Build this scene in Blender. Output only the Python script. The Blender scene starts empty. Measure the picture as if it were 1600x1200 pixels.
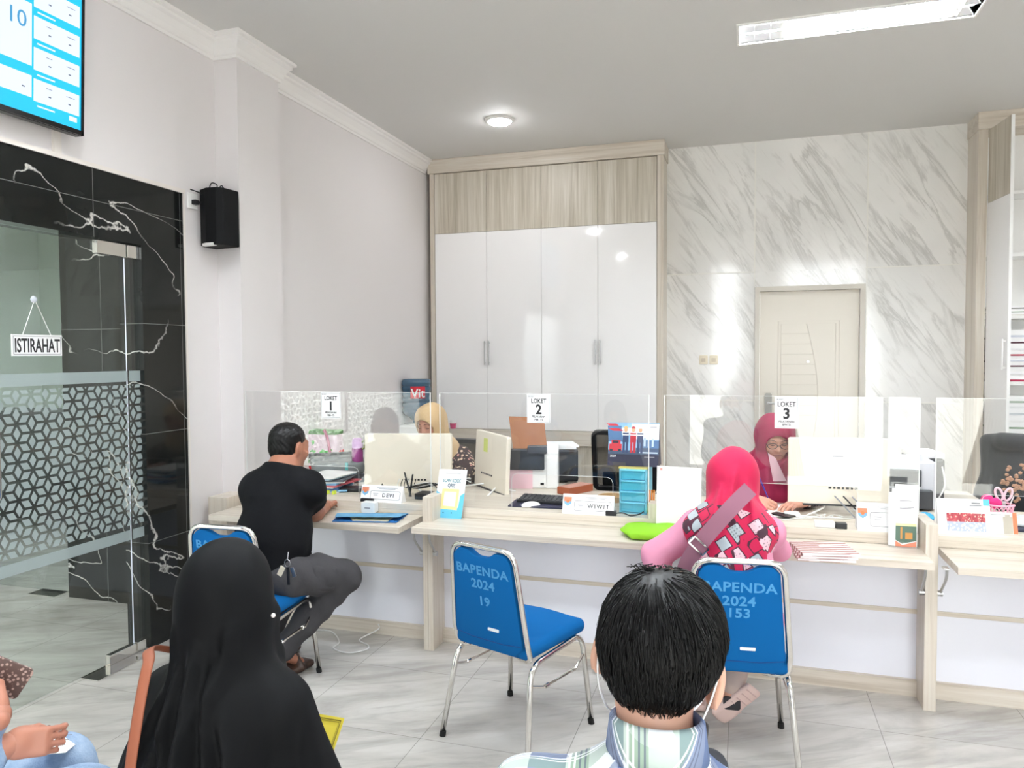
import bpy, bmesh, math, random
import numpy as np
from mathutils import Vector, Matrix, Euler
random.seed(7)
SC = bpy.context.scene
COL = SC.collection
R = math.radians

# ------------------------------------------------------------------ camera
cam_data = bpy.data.cameras.new('camera')
cam_data.sensor_width = 36.0
cam_data.lens = 36.0 * 1170.76 / 1600.0
cam_data.clip_start = 0.05
cam = bpy.data.objects.new('camera', cam_data)
COL.objects.link(cam)
CAMH = 1.60
_y, _p, _r = -0.301832915, -0.0392016718, -0.00589093189
_fw = Vector((math.sin(_y) * math.cos(_p), math.cos(_y) * math.cos(_p), math.sin(_p)))
_rt = Vector((math.cos(_y), -math.sin(_y), 0))
_up = _rt.cross(_fw)
_r2 = _rt * math.cos(_r) + _up * math.sin(_r)
_u2 = _up * math.cos(_r) - _rt * math.sin(_r)
_m = Matrix((_r2, _u2, -_fw)).transposed().to_4x4()
_m.translation = (0, 0, CAMH)
cam.matrix_world = _m
SC.camera = cam

# ------------------------------------------------------------------ sky, daylight, exposure
world = bpy.data.worlds.new('daylight_sky')
SC.world = world
world.use_nodes = True
wn = world.node_tree
bg = wn.nodes['Background']
bg.inputs[0].default_value = (0.94, 0.97, 1.0, 1)
bg.inputs[1].default_value = 3.5
SC.view_settings.view_transform = 'Standard'
SC.view_settings.look = 'None'
SC.view_settings.gamma = 1.0
SC.view_settings.use_curve_mapping = False
SC.view_settings.exposure = 1.14
SC.cycles.max_bounces = 14
SC.cycles.diffuse_bounces = 7
SC.cycles.glossy_bounces = 5
SC.cycles.transparent_max_bounces = 24
SC.cycles.use_denoising = True
SC.cycles.sample_clamp_indirect = 8.0
SC.cycles.caustics_reflective = False
SC.cycles.caustics_refractive = False


sun_d = bpy.data.lights.new('sun', 'SUN')
sun_d.energy = 7.0
sun_d.angle = R(3)
sun_d.color = (1.0, 0.99, 0.97)
sun = bpy.data.objects.new('sun', sun_d)
sun.rotation_euler = (R(26), 0, R(14))
COL.objects.link(sun)


def portal(loc, rot, sx, sy):
    l = bpy.data.lights.new('daylight_portal', 'AREA')
    l.shape = 'RECTANGLE'
    l.size = sx
    l.size_y = sy
    l.cycles.is_portal = True
    o = bpy.data.objects.new('daylight_portal', l)
    o.location = loc
    o.rotation_euler = rot
    COL.objects.link(o)


portal((1.0, -1.55, 1.75), (R(90), 0, 0), 3.4, 3.5)
portal((-5.3, -1.55, 1.75), (R(90), 0, 0), 4.0, 3.5)


# ------------------------------------------------------------------ helpers: materials
def C(r, g, b):
    def f(c):
        c /= 255.0
        return c / 12.92 if c <= 0.04045 else ((c + 0.055) / 1.055) ** 2.4
    return (f(r), f(g), f(b), 1)


MATS = {}


def mat(name, col=(0.8, 0.8, 0.8, 1), rough=0.5, metal=0.0, spec=0.5, emit=None, estr=0.0, coat=0.0, sheen=0.0, sss=0.0, bump=None):
    if name in MATS:
        return MATS[name]
    m = bpy.data.materials.new(name)
    m.use_nodes = True
    b = m.node_tree.nodes['Principled BSDF']
    b.inputs['Base Color'].default_value = col
    b.inputs['Roughness'].default_value = rough
    b.inputs['Metallic'].default_value = metal
    b.inputs['Specular IOR Level'].default_value = spec
    b.inputs['Coat Weight'].default_value = coat
    b.inputs['Sheen Weight'].default_value = sheen
    if sss:
        b.inputs['Subsurface Weight'].default_value = sss
        b.inputs['Subsurface Radius'].default_value = (0.02, 0.008, 0.004)
        b.inputs['Subsurface Scale'].default_value = 0.5
    if emit:
        b.inputs['Emission Color'].default_value = emit
        b.inputs['Emission Strength'].default_value = estr
    if bump:
        nt = m.node_tree
        tc = nt.nodes.new('ShaderNodeTexCoord')
        n = nt.nodes.new('ShaderNodeTexNoise')
        n.inputs['Scale'].default_value = bump[0]
        n.inputs['Detail'].default_value = 3
        bp = nt.nodes.new('ShaderNodeBump')
        bp.inputs['Strength'].default_value = bump[1]
        bp.inputs['Distance'].default_value = bump[2] if len(bump) > 2 else 0.002
        nt.links.new(tc.outputs['Object'], n.inputs['Vector'])
        nt.links.new(n.outputs['Fac'], bp.inputs['Height'])
        nt.links.new(bp.outputs['Normal'], b.inputs['Normal'])
    MATS[name] = m
    return m


class NT:
    """small node tree writer"""
    def __init__(s, m):
        s.m = m
        s.t = m.node_tree
        s.b = s.t.nodes['Principled BSDF']
        s.tc = s.t.nodes.new('ShaderNodeTexCoord')

    def n(s, kind, **kw):
        nd = s.t.nodes.new(kind)
        for k, v in kw.items():
            if k in ('blend_type', 'operation', 'data_type', 'wave_type', 'bands_direction', 'feature', 'distance', 'noise_dimensions', 'use_clamp', 'offset', 'offset_frequency', 'squash', 'interpolation_type'):
                setattr(nd, k, v)
            else:
                k2 = int(k[1:]) if k[0] == 'i' and k[1:].isdigit() else k
                nd.inputs[k2].default_value = v
        return nd

    def l(s, a, b):
        s.t.links.new(a, b)

    def mapping(s, scale=(1, 1, 1), rot=(0, 0, 0), loc=(0, 0, 0), src=None):
        mp = s.t.nodes.new('ShaderNodeMapping')
        mp.inputs['Scale'].default_value = scale
        mp.inputs['Rotation'].default_value = rot
        mp.inputs['Location'].default_value = loc
        s.l(src or s.tc.outputs['Object'], mp.inputs['Vector'])
        return mp.outputs[0]

    def rs(s, rot, scale, src=None, loc=(0, 0, 0)):
        """rotate first, then scale"""
        return s.mapping(scale, (0, 0, 0), loc, s.mapping((1, 1, 1), rot, (0, 0, 0), src))

    def noise(s, vec, scale, detail=4, rough=0.55, dist=0.0):
        nd = s.n('ShaderNodeTexNoise', Scale=scale, Detail=detail, Roughness=rough, Distortion=dist)
        s.l(vec, nd.inputs['Vector'])
        return nd.outputs['Fac']

    def ramp(s, fac, stops, const=False):
        nd = s.t.nodes.new('ShaderNodeValToRGB')
        cr = nd.color_ramp
        if const:
            cr.interpolation = 'CONSTANT'
        while len(cr.elements) < len(stops):
            cr.elements.new(0.5)
        for e, (p, c) in zip(cr.elements, stops):
            e.position = p
            e.color = c if len(c) == 4 else (*c, 1)
        s.l(fac, nd.inputs[0])
        return nd.outputs[0]

    def mix(s, fac, a, b, mode='MIX'):
        nd = s.t.nodes.new('ShaderNodeMix')
        nd.data_type = 'RGBA'
        nd.blend_type = mode
        for sock, v in ((nd.inputs[0], fac), (nd.inputs[6], a), (nd.inputs[7], b)):
            if hasattr(v, 'links'):
                s.l(v, sock)
            else:
                sock.default_value = v
        return nd.outputs[2]

    def math(s, op, a, b=None, clamp=False):
        nd = s.t.nodes.new('ShaderNodeMath')
        nd.operation = op
        nd.use_clamp = clamp
        for i, v in enumerate((a, b)):
            if v is None:
                continue
            if hasattr(v, 'links'):
                s.l(v, nd.inputs[i])
            else:
                nd.inputs[i].default_value = v
        return nd.outputs[0]

    def sep(s, vec=None):
        nd = s.t.nodes.new('ShaderNodeSeparateXYZ')
        s.l(vec or s.tc.outputs['Object'], nd.inputs[0])
        return nd.outputs

    def col(s, v):
        s.l(v, s.b.inputs['Base Color'])

    def bump(s, h, strength=0.2, dist=0.002):
        bp = s.n('ShaderNodeBump', Strength=strength, Distance=dist)
        s.l(h, bp.inputs['Height'])
        s.l(bp.outputs[0], s.b.inputs['Normal'])


W4 = (1, 1, 1, 1)
K4 = (0, 0, 0, 1)


def wood(name, axis, base=C(212, 202, 188), dark=C(188, 175, 159), rough=0.35):
    if name in MATS:
        return MATS[name]
    m = mat(name, base, rough)
    t = NT(m)
    sc = [26, 26, 26]
    sc['XYZ'.index(axis)] = 0.9
    v = t.mapping(tuple(sc))
    a = t.noise(v, 1.0, 5, 0.6, 0.6)
    sc2 = [110, 110, 110]
    sc2['XYZ'.index(axis)] = 2.5
    b = t.noise(t.mapping(tuple(sc2)), 1.0, 3, 0.6)
    c = t.ramp(a, [(0.33, dark), (0.5, base), (0.72, C(219, 213, 202))])
    c2 = t.mix(0.22, c, t.ramp(b, [(0.35, dark), (0.65, C(224, 218, 208))]))
    t.col(c2)
    return m


wood_x = wood('ash_wood_grain_across', 'X')
wood_y = wood('ash_wood_grain_deep', 'Y')
wood_z = wood('ash_wood_grain_upright', 'Z')
wood_dz = wood('ash_veneer_upright', 'Z', C(196, 188, 172), C(170, 160, 142), 0.4)

m_wall = mat('painted_plaster', C(226, 222, 222), 0.65, bump=(60, 0.04))
m_ceil = mat('ceiling_paint', C(216, 215, 213), 0.7)
m_white_gloss = mat('white_gloss_laminate', C(230, 231, 240), 0.10, spec=0.5)
m_door_gloss = mat('white_gloss_door', C(247, 246, 246), 0.06)
m_chrome = mat('chrome', (0.78, 0.76, 0.73, 1), 0.1, 1.0)
m_steel = mat('brushed_steel', (0.55, 0.55, 0.55, 1), 0.28, 1.0)
m_black = mat('black_plastic', C(24, 25, 28), 0.4)
m_black2 = mat('matt_black', C(10, 11, 12), 0.7, spec=0.2)
m_grey = mat('grey_plastic', C(120, 124, 124), 0.4)
m_dgrey = mat('dark_grey_plastic', C(66, 68, 72), 0.4)
m_white = mat('white_plastic', C(236, 236, 234), 0.35)
m_paper = mat('white_paper', C(240, 240, 240), 0.7)
m_offw = mat('ivory_plastic', C(236, 226, 204), 0.4)
m_ink = mat('black_print', C(25, 25, 28), 0.6)
m_greyink = mat('grey_print', C(140, 140, 145), 0.6)
m_orange = mat('orange_print', C(222, 120, 70), 0.6)
m_bluep = mat('light_blue_print', C(120, 185, 220), 0.6)
m_rubber = mat('black_rubber', C(15, 15, 15), 0.7)
m_red = mat('red_print', C(205, 30, 45), 0.5)


def glass_mat(name, tint=(0.97, 0.985, 0.98, 1), f0=0.04, rough=0.0):
    m = bpy.data.materials.new(name)
    m.use_nodes = True
    t = m.node_tree
    t.nodes.clear()
    out = t.nodes.new('ShaderNodeOutputMaterial')
    tr = t.nodes.new('ShaderNodeBsdfTransparent')
    tr.inputs[0].default_value = tint
    gl = t.nodes.new('ShaderNodeBsdfGlossy')
    gl.inputs['Roughness'].default_value = rough
    gl.inputs['Color'].default_value = (1, 1, 1, 1)
    lw = t.nodes.new('ShaderNodeLayerWeight')
    lw.inputs[0].default_value = 0.5
    p = t.nodes.new('ShaderNodeMath')
    p.operation = 'POWER'
    t.links.new(lw.outputs['Facing'], p.inputs[0])
    p.inputs[1].default_value = 5.0
    ma = t.nodes.new('ShaderNodeMath')
    ma.operation = 'MULTIPLY_ADD'
    t.links.new(p.outputs[0], ma.inputs[0])
    ma.inputs[1].default_value = 1 - f0
    ma.inputs[2].default_value = f0
    mx = t.nodes.new('ShaderNodeMixShader')
    t.links.new(ma.outputs[0], mx.inputs[0])
    t.links.new(tr.outputs[0], mx.inputs[1])
    t.links.new(gl.outputs[0], mx.inputs[2])
    t.links.new(mx.outputs[0], out.inputs[0])
    MATS[name] = m
    return m


m_acrylic = glass_mat('clear_acrylic', (0.985, 0.99, 0.99, 1))
m_acrylic_edge = mat('acrylic_edge', C(232, 234, 232), 0.2)
m_clear = glass_mat('window_glass', (0.97, 0.98, 0.975, 1))
m_glass = glass_mat('tempered_glass', (0.90, 0.925, 0.92, 1), 0.03)


def film_mat(name, alpha, col):
    m = bpy.data.materials.new(name)
    m.use_nodes = True
    t = m.node_tree
    t.nodes.clear()
    out = t.nodes.new('ShaderNodeOutputMaterial')
    tr = t.nodes.new('ShaderNodeBsdfTransparent')
    df = t.nodes.new('ShaderNodeBsdfDiffuse')
    df.inputs[0].default_value = col
    tl = t.nodes.new('ShaderNodeBsdfTranslucent')
    tl.inputs[0].default_value = col
    m1 = t.nodes.new('ShaderNodeMixShader')
    m1.inputs[0].default_value = 0.35
    m2 = t.nodes.new('ShaderNodeMixShader')
    m2.inputs[0].default_value = alpha
    t.links.new(df.outputs[0], m1.inputs[1])
    t.links.new(tl.outputs[0], m1.inputs[2])
    t.links.new(tr.outputs[0], m2.inputs[1])
    t.links.new(m1.outputs[0], m2.inputs[2])
    t.links.new(m2.outputs[0], out.inputs[0])
    MATS[name] = m
    return m


m_film = film_mat('frosted_film', 0.8, C(176, 188, 190))


# ------------------------------------------------------------------ helpers: meshes
def V(*a):
    return Vector(a[0]) if len(a) == 1 else Vector(a)


def rotz(a):
    return Matrix.Rotation(a, 3, 'Z')


def smooth_path(pts, k=6, closed=False):
    pts = [Vector(p) for p in pts]
    n = len(pts)
    if n < 3:
        return pts
    out = []
    rng = range(n) if closed else range(n - 1)
    for i in rng:
        if closed:
            p0, p1, p2, p3 = pts[(i - 1) % n], pts[i], pts[(i + 1) % n], pts[(i + 2) % n]
        else:
            p0, p1, p2, p3 = pts[max(i - 1, 0)], pts[i], pts[i + 1], pts[min(i + 2, n - 1)]
        for j in range(k):
            t = j / k
            out.append(0.5 * ((2 * p1) + (p2 - p0) * t + (2 * p0 - 5 * p1 + 4 * p2 - p3) * t * t + (3 * p1 - p0 - 3 * p2 + p3) * t ** 3))
    if not closed:
        out.append(pts[-1])
    return out


def fillet(pts, r, k=5):
    """round the inner corners of a polyline"""
    pts = [Vector(p) for p in pts]
    out = [pts[0]]
    for i in range(1, len(pts) - 1):
        a, b, c = pts[i - 1], pts[i], pts[i + 1]
        d1 = (a - b)
        d2 = (c - b)
        q = min(r, d1.length * 0.48, d2.length * 0.48)
        s, e = b + d1.normalized() * q, b + d2.normalized() * q
        for j in range(k + 1):
            t = j / k
            out.append(s * (1 - t) ** 2 + b * 2 * t * (1 - t) + e * t * t)
    out.append(pts[-1])
    return out


def ribbon(mb, pts, nrm, w, th=0.004):
    pts = [Vector(p) for p in pts]
    rg = []
    for i, p in enumerate(pts):
        t_ = (pts[min(i + 1, len(pts) - 1)] - pts[max(i - 1, 0)]).normalized()
        n_ = Vector(nrm)
        n_ = (n_ - t_ * n_.dot(t_)).normalized()
        s_ = t_.cross(n_)
        rg.append([p + s_ * w / 2 + n_ * th / 2, p - s_ * w / 2 + n_ * th / 2, p - s_ * w / 2 - n_ * th / 2, p + s_ * w / 2 - n_ * th / 2])
    return mb.rings(rg)


class MB:
    def __init__(s):
        s.v, s.f, s.mi, s.cur = [], [], [], 0

    def m(s, i):
        s.cur = i
        return s

    def face(s, idx):
        s.f.append(tuple(idx))
        s.mi.append(s.cur)

    def poly(s, pts):
        b = len(s.v)
        s.v += [tuple(p) for p in pts]
        s.face(range(b, b + len(pts)))
        return s

    def box(s, x0, x1, y0, y1, z0, z1, M=None):
        b = len(s.v)
        for x in (x0, x1):
            for y in (y0, y1):
                for z in (z0, z1):
                    p = Vector((x, y, z))
                    s.v.append(tuple(M @ p if M else p))
        for q in ((0, 1, 3, 2), (4, 6, 7, 5), (0, 4, 5, 1), (2, 3, 7, 6), (0, 2, 6, 4), (1, 5, 7, 3)):
            s.face([b + i for i in q])
        return s

    def obox(s, c, size, M3=None):
        M3 = M3 or Matrix.Identity(3)
        M = M3.to_4x4()
        M.translation = Vector(c)
        x, y, z = (i / 2 for i in size)
        return s.box(-x, x, -y, y, -z, z, M)

    def prism(s, pts, vec):
        pts = [Vector(p) for p in pts]
        vec = Vector(vec)
        n = len(pts)
        b = len(s.v)
        s.v += [tuple(p) for p in pts] + [tuple(p + vec) for p in pts]
        s.face([b + i for i in range(n)][::-1])
        s.face([b + n + i for i in range(n)])
        for i in range(n):
            j = (i + 1) % n
            s.face((b + i, b + j, b + n + j, b + n + i))
        return s

    def rings(s, rings, cap=True, closed=False):
        n = len(rings[0])
        b = len(s.v)
        for r in rings:
            s.v += [tuple(p) for p in r]
        m = len(rings)
        for i in range(m if closed else m - 1):
            i2 = (i + 1) % m
            for j in range(n):
                j2 = (j + 1) % n
                s.face((b + i * n + j, b + i * n + j2, b + i2 * n + j2, b + i2 * n + j))
        if cap and not closed:
            s.face([b + j for j in range(n)][::-1])
            s.face([b + (m - 1) * n + j for j in range(n)])
        return s

    def tube(s, pts, r, n=8, closed=False, cap=True, flat=None, up=None):
        pts = [Vector(p) for p in pts]
        m = len(pts)
        rr = r if isinstance(r, (list, tuple)) else [r] * m
        prev = None
        rings = []
        for i, p in enumerate(pts):
            if closed:
                t = pts[(i + 1) % m] - pts[i - 1]
            else:
                t = pts[min(i + 1, m - 1)] - pts[max(i - 1, 0)]
            if t.length < 1e-9:
                t = Vector((0, 0, 1))
            t.normalize()
            if prev is None:
                a = Vector(up) if up else (Vector((0, 0, 1)) if abs(t.z) < 0.9 else Vector((1, 0, 0)))
                u = (a - t * a.dot(t)).normalized()
            else:
                u = prev - t * prev.dot(t)
                u = u.normalized() if u.length > 1e-6 else Vector((1, 0, 0))
            prev = u
            w = t.cross(u)
            fu = flat if flat else 1.0
            rings.append([p + (u * math.cos(2 * math.pi * k / n) * fu + w * math.sin(2 * math.pi * k / n)) * rr[i] for k in range(n)])
        return s.rings(rings, cap, closed)

    def cyl(s, a, b, r, r2=None, n=20):
        return s.tube([a, b], [r, r if r2 is None else r2], n)

    def lathe(s, prof, c=(0, 0, 0), n=28, M3=None, cap=True):
        c = Vector(c)
        rings = []
        for r, z in prof:
            ring = []
            for k in range(n):
                a = 2 * math.pi * k / n
                p = Vector((r * math.cos(a), r * math.sin(a), z))
                ring.append(c + (M3 @ p if M3 else p))
            rings.append(ring)
        return s.rings(rings, cap)

    def ball(s, c, r, n=16, M3=None):
        rx, ry, rz = r if isinstance(r, (tuple, list)) else (r, r, r)
        c = Vector(c)
        rings = []
        h = n // 2
        for i in range(h + 1):
            th = math.pi * (0.02 + 0.96 * i / h)
            ring = []
            for k in range(n):
                a = 2 * math.pi * k / n
                p = Vector((rx * math.sin(th) * math.cos(a), ry * math.sin(th) * math.sin(a), -rz * math.cos(th)))
                ring.append(c + (M3 @ p if M3 else p))
            rings.append(ring)
        return s.rings(rings)

    def rbox2(s, c, sx, sz, r, y0, y1, M3=None, k=5):
        """rounded rectangle in the local XZ plane, extruded along local Y"""
        pts = []
        for cx, cz, a0 in ((1, 1, 0), (-1, 1, 90), (-1, -1, 180), (1, -1, 270)):
            for j in range(k + 1):
                a = R(a0 + 90 * j / k)
                pts.append(Vector((cx * (sx / 2 - r) + r * math.cos(a), 0, cz * (sz / 2 - r) + r * math.sin(a))))
        M3 = M3 or Matrix.Identity(3)
        c = Vector(c)
        return s.prism([c + M3 @ (p + Vector((0, y0, 0))) for p in pts], M3 @ Vector((0, y1 - y0, 0)))

    def frame2(s, c, sx, sz, r, w, y0, y1, M3=None, k=5):
        """rounded rectangular frame (outline of width w) in local XZ"""
        M3 = M3 or Matrix.Identity(3)
        c = Vector(c)

        def loop(sx, sz, r, y):
            pts = []
            for cx, cz, a0 in ((1, 1, 0), (-1, 1, 90), (-1, -1, 180), (1, -1, 270)):
                for j in range(k + 1):
                    a = R(a0 + 90 * j / k)
                    pts.append(c + M3 @ Vector((cx * (sx / 2 - r) + r * math.cos(a), y, cz * (sz / 2 - r) + r * math.sin(a))))
            return pts
        r2 = max(r - w, 0.0005)
        L = [loop(sx, sz, r, y0), loop(sx, sz, r, y1), loop(sx - 2 * w, sz - 2 * w, r2, y1), loop(sx - 2 * w, sz - 2 * w, r2, y0)]
        return s.rings(L, closed=True)

    def build(s, name, mats, parent=None, bevel=0.0, smooth=False, seg=2, subsurf=0, **props):
        me = bpy.data.meshes.new(name)
        me.from_pydata(s.v, [], s.f)
        if not isinstance(mats, (list, tuple)):
            mats = [mats]
        for m in mats:
            me.materials.append(m)
        me.polygons.foreach_set('material_index', s.mi)
        me.validate()
        bm = bmesh.new()
        bm.from_mesh(me)
        bmesh.ops.recalc_face_normals(bm, faces=bm.faces)
        bm.to_mesh(me)
        bm.free()
        if smooth:
            me.polygons.foreach_set('use_smooth', [True] * len(me.polygons))
        o = link(name, me, parent, **props)
        if bevel:
            md = o.modifiers.new('bevel', 'BEVEL')
            md.width = bevel
            md.segments = seg
            md.limit_method = 'ANGLE'
            md.angle_limit = R(40)
        if subsurf:
            md = o.modifiers.new('subsurf', 'SUBSURF')
            md.levels = md.render_levels = subsurf
        if smooth == 'auto':
            me.set_sharp_from_angle(angle=R(38))
        return o


def link(name, me, parent=None, **props):
    o = bpy.data.objects.new(name, me)
    COL.objects.link(o)
    if parent is not None:
        o.parent = parent
        if parent.parent is None:
            o.matrix_parent_inverse = Matrix.LocRotScale(parent.location, parent.rotation_euler, parent.scale).inverted()
    for k, v in props.items():
        o[k] = v
    return o


def thing(name, label, cat, loc=(0, 0, 0), group=None):
    o = bpy.data.objects.new(name, None)
    o.empty_display_size = 0.1
    COL.objects.link(o)
    o.location = loc
    o['label'] = label
    o['category'] = cat
    if group:
        o['group'] = group
    return o


def tag(o, label, cat, group=None):
    o['label'] = label
    o['category'] = cat
    if group:
        o['group'] = group
    return o


def copy_tree(o, parent=None):
    c = o.copy()
    COL.objects.link(c)
    if parent is not None:
        c.parent = parent
    for ch in list(o.children):
        copy_tree(ch, c)
    return c


def text(name, s, size, org, xd, yd, m, parent=None, ext=0.0004, bold=0.0, sx=1.0, align='CENTER', spacing=1.0, **props):
    """lettering as a thin solid; org = baseline anchor, xd / yd = reading and up directions"""
    cu = bpy.data.curves.new(name, 'FONT')
    cu.body = s
    cu.size = size
    cu.align_x = align
    cu.extrude = ext
    cu.offset = bold
    cu.space_character = spacing
    cu.resolution_u = 3
    tmp = bpy.data.objects.new(name, cu)
    COL.objects.link(tmp)
    dg = bpy.context.evaluated_depsgraph_get()
    me = bpy.data.meshes.new_from_object(tmp.evaluated_get(dg))
    bpy.data.objects.remove(tmp)
    xd, yd = Vector(xd).normalized(), Vector(yd).normalized()
    zd = xd.cross(yd)
    M = Matrix((xd * sx, yd, zd)).transposed().to_4x4()
    M.translation = Vector(org)
    me.transform(M)
    me.materials.clear()
    me.materials.append(m)
    me.name = name
    return link(name, me, parent, **props)


# ------------------------------------------------------------------ helpers: implicit surfaces (smooth bodies and cloth)
class SDF:
    """smooth union of simple volumes, each evaluated only near itself"""
    def __init__(s):
        s.ops = []
        s.lo = np.array([1e9] * 3)
        s.hi = -s.lo
        s.post = []

    def _add(s, f, k, sub, lo, hi):
        lo, hi = np.array(lo, float), np.array(hi, float)
        if not sub:
            s.lo = np.minimum(s.lo, lo)
            s.hi = np.maximum(s.hi, hi)
        s.ops.append((f, k, sub, lo, hi))
        return s

    def cap(s, a, b, ra, rb=None, k=0.03, sub=False):
        rb = ra if rb is None else rb
        a, b = np.array(a, float), np.array(b, float)
        ab = b - a

        def f(P):
            t = np.clip(((P - a) @ ab) / max(ab @ ab, 1e-9), 0, 1)
            return np.linalg.norm(P - a - t[..., None] * ab, axis=-1) - (ra + (rb - ra) * t)
        return s._add(f, k, sub, np.minimum(a - ra, b - rb), np.maximum(a + ra, b + rb))

    def chain(s, pts, rs, k=0.03):
        for i in range(len(pts) - 1):
            s.cap(pts[i], pts[i + 1], rs[i], rs[i + 1], k)
        return s

    def ell(s, c, r, M3=None, k=0.03, sub=False):
        c, r = np.array(c, float), np.array(r, float)
        Q = np.array(M3) if M3 is not None else np.eye(3)

        def f(P):
            L = (P - c) @ Q
            k0 = np.linalg.norm(L / r, axis=-1)
            k1 = np.linalg.norm(L / (r * r), axis=-1)
            return k0 * (k0 - 1) / np.maximum(k1, 1e-6)
        e = np.abs(Q) @ r
        return s._add(f, k, sub, c - e, c + e)

    def rbox(s, c, half, rad, M3=None, k=0.02, sub=False):
        c, half = np.array(c, float), np.array(half, float)
        Q = np.array(M3) if M3 is not None else np.eye(3)

        def f(P):
            L = np.abs((P - c) @ Q) - (half - rad)
            return np.linalg.norm(np.maximum(L, 0), axis=-1) + np.minimum(L.max(axis=-1), 0) - rad
        e = np.abs(Q) @ half
        return s._add(f, k, sub, c - e, c + e)

    def cut(s, p, n, k=0.006):
        """keep the half space on the -n side"""
        p = np.array(p, float)
        n = np.array(Vector(n).normalized(), float)
        s.post.append(lambda P, F: smax(F, (P - p) @ n, k))
        return s

    def carve(s, fn, k=0.006):
        s.post.append(lambda P, F: smax(F, fn(P), k))
        return s

    def disp(s, fn):
        def g(P, F):
            m = np.abs(F) < 0.045
            F = F.copy()
            F[m] += fn(P[m])
            return F
        s.post.append(g)
        return s

    def mesh(s, h, pad=0.025):
        lo, hi = s.lo - pad, s.hi + pad
        n = np.ceil((hi - lo) / h).astype(int) + 1
        ax = [lo[i] + h * np.arange(n[i]) for i in range(3)]
        P = np.stack(np.meshgrid(*ax, indexing='ij'), -1)
        F = np.full(P.shape[:3], 0.5)
        for f, k, sub, a, b in s.ops:
            mg = k + 2.5 * h + 0.05
            i0 = np.maximum(np.floor((a - mg - lo) / h).astype(int), 0)
            i1 = np.minimum(np.ceil((b + mg - lo) / h).astype(int) + 1, n)
            if (i1 <= i0).any():
                continue
            sl = tuple(slice(x, y) for x, y in zip(i0, i1))
            d = f(P[sl])
            F[sl] = smax(F[sl], -d, k) if sub else smin(F[sl], d, k)
        for fn in s.post:
            F = fn(P, F)
        return surfnet(F, lo, h)

    def build(s, name, m, parent=None, h=0.01, smoothit=0, extra=(), **props):
        """extra: further SDFs meshed at their own finer step into the same object"""
        v, f = s.mesh(h)
        for e, he in extra:
            v2, f2 = e.mesh(he)
            f = np.concatenate([f, f2 + len(v)])
            v = np.concatenate([v, v2])
        return npmesh(name, v, f, m, parent, smoothit, **props)


def npmesh(name, v, f, m, parent=None, smoothit=0, **props):
    me = bpy.data.meshes.new(name)
    me.from_pydata(v.tolist(), [], f.tolist())
    for q in (m if isinstance(m, (list, tuple)) else [m]):
        me.materials.append(q)
    me.polygons.foreach_set('use_smooth', [True] * len(me.polygons))
    o = link(name, me, parent, **props)
    if smoothit:
        md = o.modifiers.new('smooth', 'SMOOTH')
        md.factor = 0.5
        md.iterations = smoothit
    return o


def smin(a, b, k):
    h = np.clip(0.5 + 0.5 * (b - a) / k, 0, 1)
    return b * (1 - h) + a * h - k * h * (1 - h)


def smax(a, b, k):
    return -smin(-a, -b, k)


def surfnet(F, lo, h):
    S = F < 0
    nx, ny, nz = F.shape
    cor = [(i, j, k) for i in (0, 1) for j in (0, 1) for k in (0, 1)]

    def sl(c):
        return (slice(c[0], nx - 1 + c[0]), slice(c[1], ny - 1 + c[1]), slice(c[2], nz - 1 + c[2]))
    cnt = sum(S[sl(c)].astype(np.int8) for c in cor)
    act = (cnt > 0) & (cnt < 8)
    idx = -np.ones(act.shape, int)
    ii = np.argwhere(act)
    idx[act] = np.arange(len(ii))
    acc = np.zeros((len(ii), 3))
    num = np.zeros(len(ii))
    fv = {c: F[sl(c)][act] for c in cor}
    for a in cor:
        for d in range(3):
            if a[d]:
                continue
            b = list(a)
            b[d] = 1
            b = tuple(b)
            fa, fb = fv[a], fv[b]
            x = (fa < 0) != (fb < 0)
            t = np.where(x, fa / np.where(x, fa - fb, 1), 0)
            p = np.array(a, float)[None] + t[:, None] * (np.array(b) - np.array(a))[None]
            acc[x] += p[x]
            num[x] += 1
    verts = lo + h * (ii + acc / num[:, None])
    faces = []
    for d in range(3):
        e = [slice(1, -1)] * 3
        e[d] = slice(0, -1)
        e2 = list(e)
        e2[d] = slice(1, None)
        A, B = S[tuple(e)], S[tuple(e2)]
        ch = np.argwhere(A != B)
        if not len(ch):
            continue
        fl = A[tuple(ch.T)]
        u, w = [(1, 2), (2, 0), (0, 1)][d]
        base = ch.copy()
        base[:, u] += 1
        base[:, w] += 1

        def cell(du, dw):
            q = base.copy()
            q[:, u] += du
            q[:, w] += dw
            return idx[tuple(q.T)]
        q = np.stack([cell(-1, -1), cell(0, -1), cell(0, 0), cell(-1, 0)], 1)
        q[~fl] = q[~fl][:, ::-1]
        faces.append(q)
    faces = np.concatenate(faces)
    faces = faces[(faces >= 0).all(1)]
    return verts, faces


def wav(P, c, nf, amp, z0, z1, ph=0.0, tw=0.0):
    """vertical drape folds around the axis through c, growing from z0 down to z1"""
    th = np.arctan2(P[..., 1] - c[1], P[..., 0] - c[0])
    g = np.clip((z0 - P[..., 2]) / (z0 - z1), 0, 1)
    return amp * g * (np.sin(nf * th + ph + tw * P[..., 2]) + 0.5 * np.sin(nf * 1.7 * th + 2.1 * ph + 4 * P[..., 2]))


def crease(P, f, d, amp, ph=0):
    d = np.array(d, float)
    q = P @ d
    w = np.sin(P[..., 0] * 9 + P[..., 1] * 7 + 3 * P[..., 2] + ph)
    return amp * np.sin(f * q + 2.0 * w + ph)



# ------------------------------------------------------------------ room dimensions (metres)
XL, XR, YF, YB, ZC = -3.109, 5.0, -1.30, 7.287, 3.533
YC = 6.95


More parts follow.
